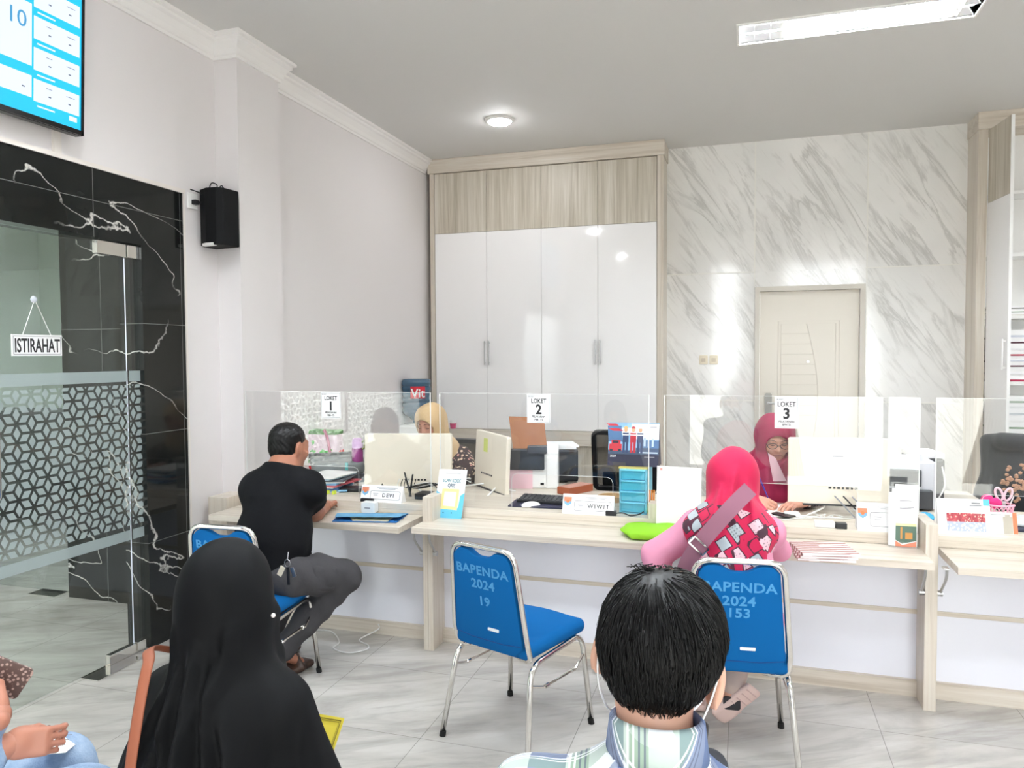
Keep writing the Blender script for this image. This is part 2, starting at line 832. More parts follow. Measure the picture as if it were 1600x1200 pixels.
def structure(o):
    o['kind'] = 'structure'
    return o


# floor tiles
m_floor = mat('polished_floor_tile', C(188, 184, 178), 0.06, spec=0.42)
t = NT(m_floor)
v = t.mapping((1, 1, 1))
br = t.n('ShaderNodeTexBrick', offset=0.0, offset_frequency=2, Scale=1.0)
br.inputs['Mortar Size'].default_value = 0.0016
br.inputs['Mortar Smooth'].default_value = 0.1
br.inputs['Brick Width'].default_value = 0.6145
br.inputs['Row Height'].default_value = 0.6145
br.inputs['Color1'].default_value = (0.2, 0.2, 0.2, 1)
br.inputs['Color2'].default_value = (0.8, 0.8, 0.8, 1)
t.l(t.mapping((1, 1, 1), loc=(0.0585, -0.357 + 0.6145, 0)), br.inputs['Vector'])
n1 = t.noise(t.rs((0, 0, R(-24)), (0.8, 3.0, 1)), 1.7, 6, 0.62, 0.7)
n2 = t.noise(t.rs((0, 0, R(-30)), (0.6, 4.0, 1)), 2.6, 5, 0.6, 1.0)
c = t.ramp(n1, [(0.28, C(164, 160, 155)), (0.5, C(190, 186, 180)), (0.72, C(208, 205, 200))])
c = t.mix(t.ramp(n2, [(0.52, K4), (0.66, (0.35, 0.35, 0.35, 1))]), c, C(142, 138, 133))
c = t.mix(0.06, c, br.outputs['Color'], 'OVERLAY')
c = t.mix(t.math('MULTIPLY', br.outputs['Fac'], 0.7), c, C(120, 117, 112))
t.col(c)

floor = structure(MB().box(-8.6, XR + 0.2, YF - 0.2, YB + 0.2, -0.12, 0).build('floor', m_floor))

# ceiling with openings for the recessed light fittings
FIX = [(-0.05, 1.245, 4.69, 4.98), (-0.05, 1.245, 1.25, 1.54), (2.6, 3.895, 4.69, 4.98), (-2.65, -1.355, 1.25, 1.54), (2.6, 3.895, 1.25, 1.54), (-5.9, -4.605, 1.25, 1.54), (-5.9, -4.605, 5.2, 5.49), (-1.40, -0.105, 2.85, 3.14), (-5.9, -4.605, 6.2, 6.49), (2.6, 3.895, 2.85, 3.14)]  # the first fitting is seen; the others are added fill lights


def slab(x0, x1, y0, y1, z0, z1, holes):
    xs = sorted({x0, x1} | {h[0] for h in holes} | {h[1] for h in holes})
    ys = sorted({y0, y1} | {h[2] for h in holes} | {h[3] for h in holes})
    mb = MB()
    for a, b in zip(xs, xs[1:]):
        for c_, d in zip(ys, ys[1:]):
            mx, my = (a + b) / 2, (c_ + d) / 2
            if any(h[0] < mx < h[1] and h[2] < my < h[3] for h in holes):
                continue
            mb.box(a, b, c_, d, z0, z1)
    return mb


ceiling = structure(slab(-8.6, XR + 0.2, YF - 0.2, YB + 0.2, ZC, ZC + 0.15, FIX).build('ceiling', m_ceil))

# left wall with the corner column
wl = MB()
wl.box(-3.28, XL, YF - 0.2, 3.9, 2.54, ZC).box(-3.28, XL, YF - 0.2, 0.3, 0, 2.54).box(-3.28, XL, 3.598, 3.9, 0, 2.54)
wall_left = structure(wl.build('wall_left', m_wall))
structure(MB().box(-3.28, -2.945, 3.9, 4.325, 0, ZC).build('wall_column', m_wall))
structure(MB().box(-3.28, -3.06, 4.325, YB + 0.2, 0, ZC).build('wall_left_far', m_wall))

# back wall: glossy marble-look sheets
m_marble = mat('white_marble_sheet', C(226, 224, 219), 0.09, spec=1.0)
t = NT(m_marble)
sx = t.sep()
px = t.math('FLOOR', t.math('MULTIPLY', t.math('ADD', sx[0], -0.0777), 1 / 0.943))
pz = t.math('FLOOR', t.math('MULTIPLY', t.math('ADD', sx[2], -1.158), 1 / 1.19))
cmb = t.n('ShaderNodeCombineXYZ')
t.l(t.math('ADD', sx[0], t.math('MULTIPLY', px, 0.37)), cmb.inputs[0])
t.l(t.math('ADD', sx[2], t.math('MULTIPLY', pz, 0.31)), cmb.inputs[1])
xz = cmb.outputs[0]
nA = t.noise(t.rs((0, 0, R(-33)), (5.0, 0.75, 1), xz), 1.0, 6, 0.6, 0.5)
nB = t.noise(t.rs((0, 0, R(-36)), (17, 2.2, 1), xz), 1.0, 5, 0.65, 0.4)
nC = t.noise(xz, 1.5, 3)
nD = t.noise(t.rs((0, 0, R(-34)), (2.2, 0.8, 1), xz), 1.3, 3)
c = t.mix(t.ramp(nC, [(0.35, K4), (0.7, W4)]), C(236, 235, 232), C(246, 244, 241))
c = t.mix(t.math('MULTIPLY', t.ramp(nA, [(0.50, K4), (0.55, (0.55, 0.55, 0.55, 1)), (0.575, (0.12, 0.12, 0.12, 1)), (0.64, K4)]), t.ramp(nD, [(0.38, K4), (0.55, W4)])), c, C(172, 170, 165))
c = t.mix(t.ramp(nB, [(0.54, K4), (0.75, (0.5, 0.5, 0.5, 1))]), c, C(184, 181, 175))
t.col(c)
wb = MB()
wb.box(-3.28, 0.083, YB, YB + 0.2, 0, ZC).box(1.009, XR + 0.2, YB, YB + 0.2, 0, ZC).box(0.083, 1.009, YB, YB + 0.2, 2.206, ZC)
wall_back = structure(wb.build('wall_back', m_marble))
tr = MB()
for x in (0.0777, 1.021):
    tr.box(x - 0.005, x + 0.005, YB - 0.004, YB + 0.001, 2.21 if x < 1 else 0, ZC)
for z in (1.158, 2.348):
    tr.box(-0.71, 0.083, YB - 0.004, YB + 0.001, z - 0.005, z + 0.005)
    tr.box(1.009, 1.8, YB - 0.004, YB + 0.001, z - 0.005, z + 0.005)
structure(tr.build('trim_2', mat('white_sheet_joint', C(238, 236, 230), 0.15)))

wall_right = structure(MB().box(XR, XR + 0.2, YF - 0.2, YB + 0.2, 0, ZC).build('wall_right', m_wall))
wf = MB()
wf.box(-3.28, -0.68, YF - 0.2, YF, 0, ZC).box(-0.06, 0.42, YF - 0.2, YF, 0, ZC).box(2.6, XR + 0.2, YF - 0.2, YF, 0, ZC)
wf.box(-8.6, -6.4, YF - 0.2, YF, 0, ZC)  # unseen wall piece, added to keep outdoor glare off the passage marble
wf.box(-0.68, 2.6, YF - 0.2, YF, 3.42, ZC)
wall_front = structure(wf.build('wall_front', m_wall))
m_alu = mat('white_aluminium', C(225, 226, 228), 0.4)


def window_front(name, x0, x1, mull):
    w = structure(MB().frame2(((x0 + x1) / 2, YF - 0.1, 1.71), x1 - x0, 3.42, 0.002, 0.05, -0.03, 0.03, k=1).build(name, m_alu))
    mb = MB()
    for x in mull:
        mb.box(x - 0.025, x + 0.025, YF - 0.13, YF - 0.07, 0.05, 3.37)
    mb.box(x0 + 0.05, x1 - 0.05, YF - 0.125, YF - 0.075, 2.42, 2.46)
    mb.build('mullion', m_alu, w)
    MB().box(x0 + 0.04, x1 - 0.04, YF - 0.103, YF - 0.097, 0.04, 3.38).build('pane', m_clear, w)
    return w


window_front('window_1', -0.68, -0.06, [])
window_front('window_2', 0.42, 2.6, [1.5])
ground = structure(MB().box(-30, 30, -40, YF - 0.2, -0.14, -0.02).build('ground', mat('pale_paving', C(200, 198, 190), 0.8)))

# cornice
PROF = [(0, -0.135), (0.012, -0.135), (0.014, -0.118), (0.022, -0.112), (0.030, -0.085), (0.052, -0.050), (0.066, -0.040), (0.068, -0.024), (0.085, -0.018), (0.087, 0.0), (0, 0.0)]


def cornice(path, prof):
    n = len(path)
    out = []
    for i in range(n):
        p = Vector(path[i])
        d1 = (Vector(path[i]) - Vector(path[i - 1])).normalized() if i else None
        d2 = (Vector(path[i + 1]) - Vector(path[i])).normalized() if i < n - 1 else None
        d1 = d1 or d2
        d2 = d2 or d1
        n1, n2 = Vector((d1.y, -d1.x)), Vector((d2.y, -d2.x))
        off = n1 if (n1 - n2).length < 1e-6 else n1 + n2
        out.append([(p.x + off.x * d, p.y + off.y * d, ZC + z) for d, z in prof])
    return MB().rings(out)


structure(cornice([(XL, YF), (XL, 3.895), (-2.945, 3.895), (-2.945, 4.325), (-3.06, 4.325), (-3.06, YC - 0.01)], PROF).build('trim_1', mat('white_cornice', C(238, 236, 234), 0.5), smooth=False))

# black marble surround of the glass entrance in the left wall
m_bm = mat('black_marble_tile', C(20, 22, 21), 0.06, spec=0.35)
t = NT(m_bm)
sx = t.sep()
cm = t.n('ShaderNodeCombineXYZ')
t.l(t.math('ADD', sx[0], sx[1]), cm.inputs[0])
t.l(sx[2], cm.inputs[1])
vv = t.mapping((1, 1, 1), src=cm.outputs[0])
na = t.noise(t.rs((0, 0, R(30)), (0.8, 1.6, 1), cm.outputs[0]), 1.05, 3, 0.45, 0.5)
na = t.math('ADD', na, t.math('MULTIPLY', t.math('SUBTRACT', t.noise(vv, 16, 3, 0.6), 0.5), 0.035))
nb = t.noise(vv, 2.0, 3)
line = t.math('ABSOLUTE', t.math('SUBTRACT', na, 0.5))
lw_ = t.ramp(line, [(0.0, W4), (0.0014, (0.8, 0.8, 0.8, 1)), (0.0028, K4)])
lw2 = t.mix(1.0, lw_, t.ramp(nb, [(0.40, K4), (0.5, W4)]), 'MULTIPLY')
c = t.mix(lw2, t.mix(t.noise(vv, 3.0, 4), C(13, 15, 15), C(34, 37, 36)), C(205, 203, 198))
br = t.n('ShaderNodeTexBrick', offset=0.0, Scale=1.0)
br.inputs['Mortar Size'].default_value = 0.0016
br.inputs['Brick Width'].default_value = 0.60
br.inputs['Row Height'].default_value = 0.60
t.l(t.mapping((1, 1, 1), loc=(0.13, 0.02, 0), src=cm.outputs[0]), br.inputs['Vector'])
c = t.mix(br.outputs['Fac'], c, C(110, 112, 110))
t.col(c)
sur = MB()
sur.box(-3.26, XL + 0.004, 0.3, 3.60, 2.20, 2.54).box(-3.26, XL + 0.004, 3.28, 3.60, 0, 2.20).box(-3.26, XL + 0.004, 0.3, 0.62, 0, 2.20)
structure(sur.build('trim_3', m_bm))
structure(MB().box(XL, XL + 0.014, 0.3, 3.612, 2.54, 2.562).box(XL, XL + 0.012, 3.60, 3.612, 0, 2.54).build('trim_4', mat('white_edge_bead', C(228, 222, 216), 0.4)))

# passage and room seen through the glass
structure(MB().box(-4.30, -3.28, 3.838, 3.95, 0, 2.6).build('wall_passage', m_bm))
m_pass = mat('passage_paint', C(232, 238, 231), 0.6)
wp = MB()
wp.box(-8.6, -3.28, 3.838, 3.95, 2.6, ZC).box(-8.6, -5.75, 3.838, 3.95, 0, 2.6).box(-8.6, -8.4, YF - 0.2, 7.4, 0, ZC).box(-8.6, -3.28, 7.2, 7.4, 0, ZC)
structure(wp.build('wall_passage_far', m_pass))


def lattice(x, y0, y1, z0, z1, s, gap):
    """frosted diamonds of a tumbling-block pattern, clipped to the band"""
    mb = MB()
    h = s * math.sqrt(3) / 2

    def clip(poly, ax, lim, sgn):
        out = []
        for i in range(len(poly)):
            a, b = poly[i - 1], poly[i]
            ia, ib = (a[ax] - lim) * sgn <= 0, (b[ax] - lim) * sgn <= 0
            if ia != ib:
                q = (lim - a[ax]) / (b[ax] - a[ax])
                out.append((a[0] + q * (b[0] - a[0]), a[1] + q * (b[1] - a[1])))
            if ib:
                out.append(b)
        return out
    e = [(s, 0), (s / 2, h), (-s / 2, h)]
    i0, i1 = int(y0 / (1.5 * s)) - 2, int(y1 / (1.5 * s)) + 2
    for i in range(i0, i1):
        cy = i * 1.5 * s
        j0, j1 = int((z0) / (2 * h)) - 2, int(z1 / (2 * h)) + 2
        for j in range(j0, j1):
            cz = j * 2 * h + (h if i % 2 else 0)
            for a, b in ((e[0], e[1]), (e[1], e[2]), ((-e[0][0], 0), e[2])):
                pts = [(cy, cz), (cy + a[0], cz + a[1]), (cy + a[0] + b[0], cz + a[1] + b[1]), (cy + b[0], cz + b[1])]
                mx = sum(p[0] for p in pts) / 4
                mz = sum(p[1] for p in pts) / 4
                k = 1 - gap / (s * 0.43)
                pts = [(mx + (p[0] - mx) * k, mz + (p[1] - mz) * k) for p in pts]
                for ax, lim, sg in ((0, y0, -1), (0, y1, 1), (1, z0, -1), (1, z1, 1)):
                    if len(pts) > 2:
                        pts = clip(pts, ax, lim, sg)
                if len(pts) > 2:
                    mb.poly([(x, p[0], p[1]) for p in pts])
    return mb


def glass_leaf(name, y0, y1, x=-3.14):
    d = structure(MB().box(x - 0.006, x + 0.006, y0, y1, 0.012, 2.19).build(name, m_glass))
    fm = lattice(x + 0.0075, y0, y1, 0.70, 1.452, 0.05, 0.0062)
    for a, b in ((1.469, 1.526), (0.622, 0.676)):
        fm.poly([(x + 0.0075, y0, a), (x + 0.0075, y1, a), (x + 0.0075, y1, b), (x + 0.0075, y0, b)])
    fm.build('frosted_film', m_film, d)
    return d


leaf = glass_leaf('door_1', 2.36, 3.19)
ch = MB()
ch.box(-3.155, -3.122, 3.02, 3.192, 0.006, 0.058)
ch.box(-3.155, -3.122, 3.01, 3.192, 2.125, 2.192)
ch.build('hinge_patch', m_chrome, leaf, bevel=0.002)
hd = MB().tube(fillet([(-3.146, 2.415, 1.08), (-3.09, 2.415, 1.08), (-3.09, 2.415, 1.50), (-3.146, 2.415, 1.50)], 0.03), 0.0125, 10)
MB().tube(fillet([(-3.134, 2.418, 0.98), (-3.085, 2.418, 0.98), (-3.085, 2.418, 1.46), (-3.134, 2.418, 1.46)], 0.03), 0.0125, 10).build('pull_handle', m_chrome, leaf, smooth=True)
MB().box(-3.137, -3.1335, 3.1885, 3.1925, 0.06, 2.12).build('polished_edge', mat('bright_glass_edge', C(225, 230, 245), 0.15), leaf)
strip = glass_leaf('window_3', 3.202, 3.28)
MB().box(-3.155, -3.122, 3.205, 3.28, 2.125, 2.192).box(-3.155, -3.122, 3.205, 3.28, 0.006, 0.058).build('clamp_patch', m_chrome, strip, bevel=0.002)
glass_leaf('door_2', 1.50, 2.35)
glass_leaf('window_4', 0.62, 1.49)
tag(MB().box(-3.150, -3.035, 2.86, 3.16, 0.0, 0.006).build('floor_spring_cover', m_chrome, bevel=0.001), 'polished chrome floor spring plate at the foot of the glass entrance door', 'door plate')
tag(MB().box(-4.62, -4.39, 3.80, 3.92, 0.0, 0.006).build('floor_spring_cover', m_chrome, bevel=0.001), 'chrome floor plate in the passage beyond, under the inner glass door', 'door plate')
d3 = structure(MB().box(-5.75, -4.32, 3.888, 3.9, 0.012, 2.19).build('door_3', m_glass))
MB().box(-4.336, -4.318, 3.882, 3.906, 0.012, 2.19).build('polished_edge', mat('green_glass_edge', C(150, 168, 160), 0.2), d3)
cb = thing('low_cabinet', 'low dark cabinet in the room behind the frosted entrance glass', 'cabinet', (-6.3, 5.6, 0))
MB().box(-7.6, -4.9, 5.4, 5.8, 0.06, 1.05).build('body', m_black, cb, bevel=0.01)
MB().box(-7.62, -4.88, 5.38, 5.82, 1.05, 1.09).build('top', m_dgrey, cb, bevel=0.005)

# back door
m_dr = mat('cream_door', C(226, 219, 207), 0.3)
d = structure(MB().frame2((0.546, YB - 0.02, 1.103), 0.926, 2.206, 0.002, 0.042, -0.02, 0.12, k=1).build('door_4', mat('grey_cream_frame', C(205, 199, 188), 0.3), bevel=0.004))
lf = MB().box(0.127, 0.965, YB + 0.015, YB + 0.06, 0.01, 2.163)
lf.build('leaf', m_dr, d, bevel=0.003)
gv = MB()


def groove(pts, r=0.004):
    gv.tube(pts, r, 6)


yy = YB + 0.0155
for x0, x1, z1 in ((0.286, 0.805, 1.89), (0.312, 0.775, 1.865)):
    groove([(x0, yy, 0.25), (x0, yy, z1), (x1, yy, z1), (x1, yy, 0.25)])
arc = [(0.53 + 0.10 * math.sin(math.pi * (1.865 - z) / 1.35), yy, z) for z in np.linspace(1.865, 0.5, 20)]
groove(arc)
for k in range(9):
    z = 1.775 - k * 0.093
    groove([(0.314, yy, z), (0.53 + 0.10 * math.sin(math.pi * (1.865 - z) / 1.35), yy, z)], 0.003)
gv.build('moulding', mat('cream_moulding', C(216, 208, 195), 0.3), d)
MB().rbox2((0.205, YB + 0.01, 1.10), 0.062, 0.26, 0.015, -0.012, 0.006).build('lock_plate', mat('pewter', C(150, 148, 142), 0.35, 0.8), d, bevel=0.002)
MB().cyl((0.205, YB, 1.14), (0.205, YB - 0.05, 1.14), 0.011).tube(fillet([(0.205, YB - 0.048, 1.14), (0.25, YB - 0.05, 1.14), (0.32, YB - 0.045, 1.138)], 0.01), 0.010, 10).build('lever_handle', m_steel, d, smooth='auto')
MB().cyl((0.545, YB + 0.02, 1.52), (0.545, YB + 0.008, 1.52), 0.009).build('peephole', m_chrome, d)

for i, x in enumerate((-0.375, -0.283)):
    s_ = thing('wall_switch', ['left one of the two beige switches beside the white back door', 'right one of the two beige switches, nearer the white back door'][i], 'switch', (x, YB, 1.54), 'switches on the marble wall')
    MB().rbox2((x, YB, 1.54), 0.078, 0.085, 0.008, -0.010, 0.0).build('plate', m_offw, s_, bevel=0.002)
    MB().rbox2((x, YB, 1.54), 0.038, 0.038, 0.004, -0.015, -0.009).build('rocker', mat('beige_rocker', C(214, 202, 182), 0.4), s_, bevel=0.001)

# ------------------------------------------------------------------ ceiling lights
m_tube = mat('lit_tube', (1, 1, 1, 1), 0.5, emit=(0.90, 0.96, 1.0, 1), estr=84)
m_refl = mat('mirror_louvre', (0.82, 0.83, 0.86, 1), 0.06, 1.0)


def louvre_light(x0, x1, y0, y1, label):
    z = ZC
    f = thing('louvre_light', label, 'ceiling light', ((x0 + x1) / 2, (y0 + y1) / 2, z), 'louvre lights in the ceiling')
    mb = MB()
    mb.box(x0 - 0.012, x1 + 0.012, y0 - 0.012, y0, z - 0.008, z + 0.085).box(x0 - 0.012, x1 + 0.012, y1, y1 + 0.012, z - 0.008, z + 0.085)
    mb.box(x0 - 0.012, x0, y0, y1, z - 0.008, z + 0.085).box(x1, x1 + 0.012, y0, y1, z - 0.008, z + 0.085)
    mb.build('housing', mat('lamp_housing_white', C(238, 237, 233), 0.4), f)
    rf = MB()
    w = (y1 - y0) / 2
    for a in (y0, y0 + w):
        prof = [(a + 0.003, z + 0.004), (a + 0.02, z + 0.05), (a + w * 0.32, z + 0.078), (a + w * 0.68, z + 0.078), (a + w - 0.02, z + 0.05), (a + w - 0.003, z + 0.004)]
        rf.rings([[(x, p[0], p[1]) for p in prof] + [(x, p[0], p[1] + 0.004) for p in prof[::-1]] for x in (x0 + 0.001, x1 - 0.001)])
    rf.build('reflector', m_refl, f)
    for a in (y0 + w * 0.5, y0 + w * 1.5):
        MB().cyl((x0 + 0.02, a, z + 0.042), (x1 - 0.02, a, z + 0.042), 0.0135).build('tube_lamp', m_tube, f, smooth='auto')
    n = 14
    for k in range(1, n):
        x = x0 + (x1 - x0) * k / n
        bl = MB()
        for a in (y0, y0 + w):
            bl.prism([(x - 0.0006, a + 0.004, z + 0.001), (x - 0.0006, a + w - 0.004, z + 0.001), (x - 0.0006, a + w - 0.02, z + 0.026), (x - 0.0006, a + 0.02, z + 0.026)], (0.0012, 0, 0))
        bl.build('blade', m_refl, f)


louvre_light(*FIX[0], 'recessed twin-tube light with mirror louvre in the ceiling, above the right counter')
louvre_light(*FIX[1], 'added recessed twin-tube fill light with mirror louvre over the waiting seats')  # added out of view to brighten the hall
louvre_light(*FIX[2], 'added recessed twin-tube fill light with mirror louvre far right over the counters')  # unseen fill, added to raise the light over the counters
louvre_light(*FIX[3], 'added recessed twin-tube fill light with mirror louvre over the left waiting seats')  # unseen fill, added for the left side of the hall
louvre_light(*FIX[4], 'added recessed twin-tube fill light with mirror louvre far right over the waiting seats')  # unseen fill, added for the right side of the hall
louvre_light(*FIX[5], 'added recessed twin-tube fill light with mirror louvre in the glass-fronted passage')  # fill light added to brighten the passage behind the glass
louvre_light(*FIX[6], 'added recessed twin-tube fill light with mirror louvre in the room beyond the passage')  # added so the room behind the passage is not too dim
louvre_light(*FIX[7], 'added recessed twin-tube fill light with mirror louvre over the blue chairs')  # unseen fill, added to light the chairs and counter fronts
louvre_light(*FIX[8], 'added recessed twin-tube fill light with mirror louvre at the rear of the room beyond the passage')  # second fill added to lift the back room
louvre_light(*FIX[9], 'added recessed twin-tube fill light with mirror louvre by the far right wall')  # unseen fill, added beyond the right of the view
m_led = mat('lit_disc', (1, 1, 1, 1), 0.5, emit=(0.97, 0.98, 1.0, 1), estr=48)


def downlight(x, y, label):
    f = thing('downlight', label, 'ceiling light', (x, y, ZC), 'round ceiling lights')
    MB().lathe([(0.125, 0.0), (0.125, -0.006), (0.105, -0.02), (0.098, -0.02)], (x, y, ZC), 32).build('rim', mat('lamp_housing_white'), f, smooth='auto')
    MB().lathe([(0.0, -0.048), (0.05, -0.045), (0.085, -0.032), (0.098, -0.018), (0.0, -0.018)], (x, y, ZC), 32).build('diffuser', m_led, f, smooth=True)


downlight(-1.94, 5.93, 'glowing round lamp on the ceiling before the tall white cabinet')
downlight(-2.25, 2.3, 'added round ceiling fill lamp before the glass entrance of the left wall')  # unseen fill lamp, added to brighten the near left wall
downlight(-2.3, -0.7, 'round ceiling lamp near the front left corner of the hall')
downlight(3.3, 5.9, 'added round ceiling fill lamp before the tall right cabinet, beyond the right edge')  # unseen fill lamp, added to brighten the back of the room

# ------------------------------------------------------------------ television, speaker, socket
tv = thing('television', 'wall-mounted black-framed television showing a blue and white queue board', 'television', (-3.03, 2.24, 2.66))
tz = Matrix.Rotation(R(3.2), 3, 'Y') @ rotz(R(90))   # local x -> along +Y, local -y -> into the room, z up


def tvp(u, w, d):
    """u along the wall from the far edge towards the camera, w up from the lower edge, d out of the screen"""
    return Vector((-3.03 + d + math.tan(R(2.6)) * w, 2.855 - u, 2.655 + w))


def tvbox(mb, u0, u1, w0, w1, d0, d1):
    q = [tvp(u, w, d) for u in (u0, u1) for w in (w0, w1) for d in (d0, d1)]
    b = len(mb.v)
    mb.v += [tuple(p) for p in q]
    for f in ((0, 1, 3, 2), (4, 6, 7, 5), (0, 4, 5, 1), (2, 3, 7, 6), (0, 2, 6, 4), (1, 5, 7, 3)):
        mb.face([b + i for i in f])
    return mb


TVW, TVH = 1.25, 0.715
fr = MB()
tvbox(fr, 0, TVW, 0, TVH, -0.045, -0.002)
tvbox(fr, 0, TVW, 0, 0.022, -0.01, 0.006)
tvbox(fr, 0, TVW, TVH - 0.012, TVH, -0.01, 0.006)
tvbox(fr, 0, 0.014, 0, TVH, -0.01, 0.006)
tvbox(fr, TVW - 0.014, TVW, 0, TVH, -0.01, 0.006)
fr.build('bezel', mat('gloss_black', C(14, 13, 14), 0.15), tv)
m_sb = mat('screen_blue', (0, 0, 0, 1), 0.3, emit=C(28, 178, 232), estr=0.7)
m_sw = mat('screen_white', (0, 0, 0, 1), 0.3, emit=C(208, 218, 244), estr=0.66)
m_sd = mat('screen_dark_blue', (0, 0, 0, 1), 0.3, emit=C(70, 150, 195), estr=0.6)
m_sk = mat('screen_ink', (0, 0, 0, 1), 0.3, emit=C(90, 95, 110), estr=0.35)
sc_ = MB()
tvbox(sc_, 0.014, TVW - 0.014, 0.022, TVH - 0.012, -0.003, 0.001)
sc = sc_.build('screen', m_sb, tv)
for k in range(5):
    z = 0.085 + k * 0.136
    tvbox(MB(), 0.024, 0.262, z, min(z + 0.098, 0.70), 0.0012, 0.0018).build('card', m_sw, sc)
for q in ((0.272, 1.0, 0.095, 0.19), (0.272, 0.92, 0.232, 0.50), (0.036, 0.078, 0.052, 0.074)):
    tvbox(MB(), *q, 0.0012, 0.0018).build('card', m_sw, sc)


def tvbar(u0, u1, w0, w1, m_, nm='print_line'):
    tvbox(MB(), u0, u1, w0, w1, 0.002, 0.0023).build(nm, m_, sc)


for k in range(5):
    z = 0.085 + k * 0.136
    for u in (0.07, 0.175):
        tvbar(u, u + 0.014, z + 0.036, z + 0.041, m_sk)
    tvbar(0.05, 0.095, z + 0.07, z + 0.0725, m_sk)
    tvbar(0.17, 0.20, z + 0.072, z + 0.0745, m_sk)
    tvbar(0.155, 0.245, z - 0.022, z - 0.015, m_sw)
tvbar(0.305, 0.32, 0.13, 0.135, m_sk)
text('lettering', '10', 0.10, tvp(0.345, 0.385, 0.0025), (0, 1, 0), (0.04, 0, 1), m_sd, sc)
MB().box(XL + 0.002, -3.07, 2.0, 2.5, 2.75, 3.25).build('wall_bracket', m_black, tv)
tag(MB().box(XL, XL + 0.016, 2.752, 2.792, 2.562, 2.70).build('cable_duct', mat('white_edge_bead')), 'white cable duct running down the wall below the television', 'cable duct')

sp = thing('loudspeaker', 'black curved loudspeaker mounted high on the white corner column', 'speaker', (-3.0, 3.80, 2.28))
a, b = (-3.062, 3.70, 2.245), (0, 0, 0)
prof = [(-0.095, 0.08), (-0.098, -0.02), (-0.07, -0.062), (0.0, -0.088), (0.07, -0.075), (0.098, -0.045), (0.095, 0.08)]
Ms = rotz(R(-8))
prof = [(x, y) for x, y in prof]
pts = [Vector((-3.02, 3.79, 2.255)) + Ms @ Vector((x, y, 0)) for x, y in prof]
MB().prism(pts, (0, 0, 0.335)).build('cabinet', m_black2, sp, bevel=0.006)
MB().box(-3.06, -2.98, 3.84, 3.895, 2.36, 2.5).build('wall_bracket', m_black, sp)
MB().prism([Vector((-3.02, 3.79, 2.252)) + Ms @ Vector((x, y - 0.003, 0)) for x, y in ((-0.045, -0.072), (0.0, -0.0875), (0.05, -0.082), (0.05, -0.05), (-0.045, -0.05))], (0, 0, 0.016)).build('port', m_white, sp)
MB().tube(smooth_path([(-3.06, 3.77, 2.585), (-3.04, 3.77, 2.63), (-3.0, 3.77, 2.615), (-3.01, 3.775, 2.58), (-2.97, 3.77, 2.61), (-2.95, 3.77, 2.585)]), 0.0035, 6).build('cable', m_black, sp)
so = thing('wall_socket', 'white wall socket with black plug beside the black loudspeaker', 'socket', (XL, 3.68, 2.51))
MB().box(XL, XL + 0.012, 3.638, 3.718, 2.465, 2.555).build('plate', m_white, so, bevel=0.003)
MB().box(XL + 0.012, XL + 0.04, 3.665, 3.70, 2.49, 2.515).tube(smooth_path([(XL + 0.03, 3.70, 2.50), (XL + 0.03, 3.735, 2.52), (XL + 0.03, 3.73, 2.56), (XL + 0.01, 3.66, 2.575)]), 0.004, 6).build('plug', m_black, so)

# tied-back curtain beside the front window
m_curt = mat('white_curtain', C(236, 234, 228), 0.85)
for k, (xa_, xb_, lab_) in enumerate(((2.62, 2.12, 'white curtain tied back at the right of the front window'), (0.40, 0.72, 'white curtain tied back at the left of the front window'))):
    cu_ = thing('curtain', lab_, 'curtain', (xa_, YF + 0.08, 1.7), 'front window curtains')
    mb = MB()
    rg = []
    for i in range(15):
        z = 3.40 - 3.2 * i / 14
        q = abs(z - 1.35)
        w = (xb_ - xa_) * (0.32 + 0.68 * min(1, q / 1.5) ** 1.3)
        rg.append([(xa_ + w * j / 40, YF + 0.07 + 0.022 * math.sin(j * 1.3 + 0.5 * i * 0.2) * (0.4 + 0.6 * min(1, q)), z) for j in range(41)])
    rg = [a + [(p[0], p[1] + 0.003, p[2]) for p in a[::-1]] for a in rg]
    mb.rings(rg)
    mb.build('cloth', m_curt, cu_, smooth=True)
    MB().box(min(xa_, xb_), max(xa_, xb_), YF + 0.05, YF + 0.09, 3.40, 3.43).build('rail', m_alu, cu_)

# ------------------------------------------------------------------ service counters
PY0 = 3.845
DZ = 0.76      # desk top
SZ = 0.704     # fold-down shelf top
DB = 4.52      # back edge of the desks


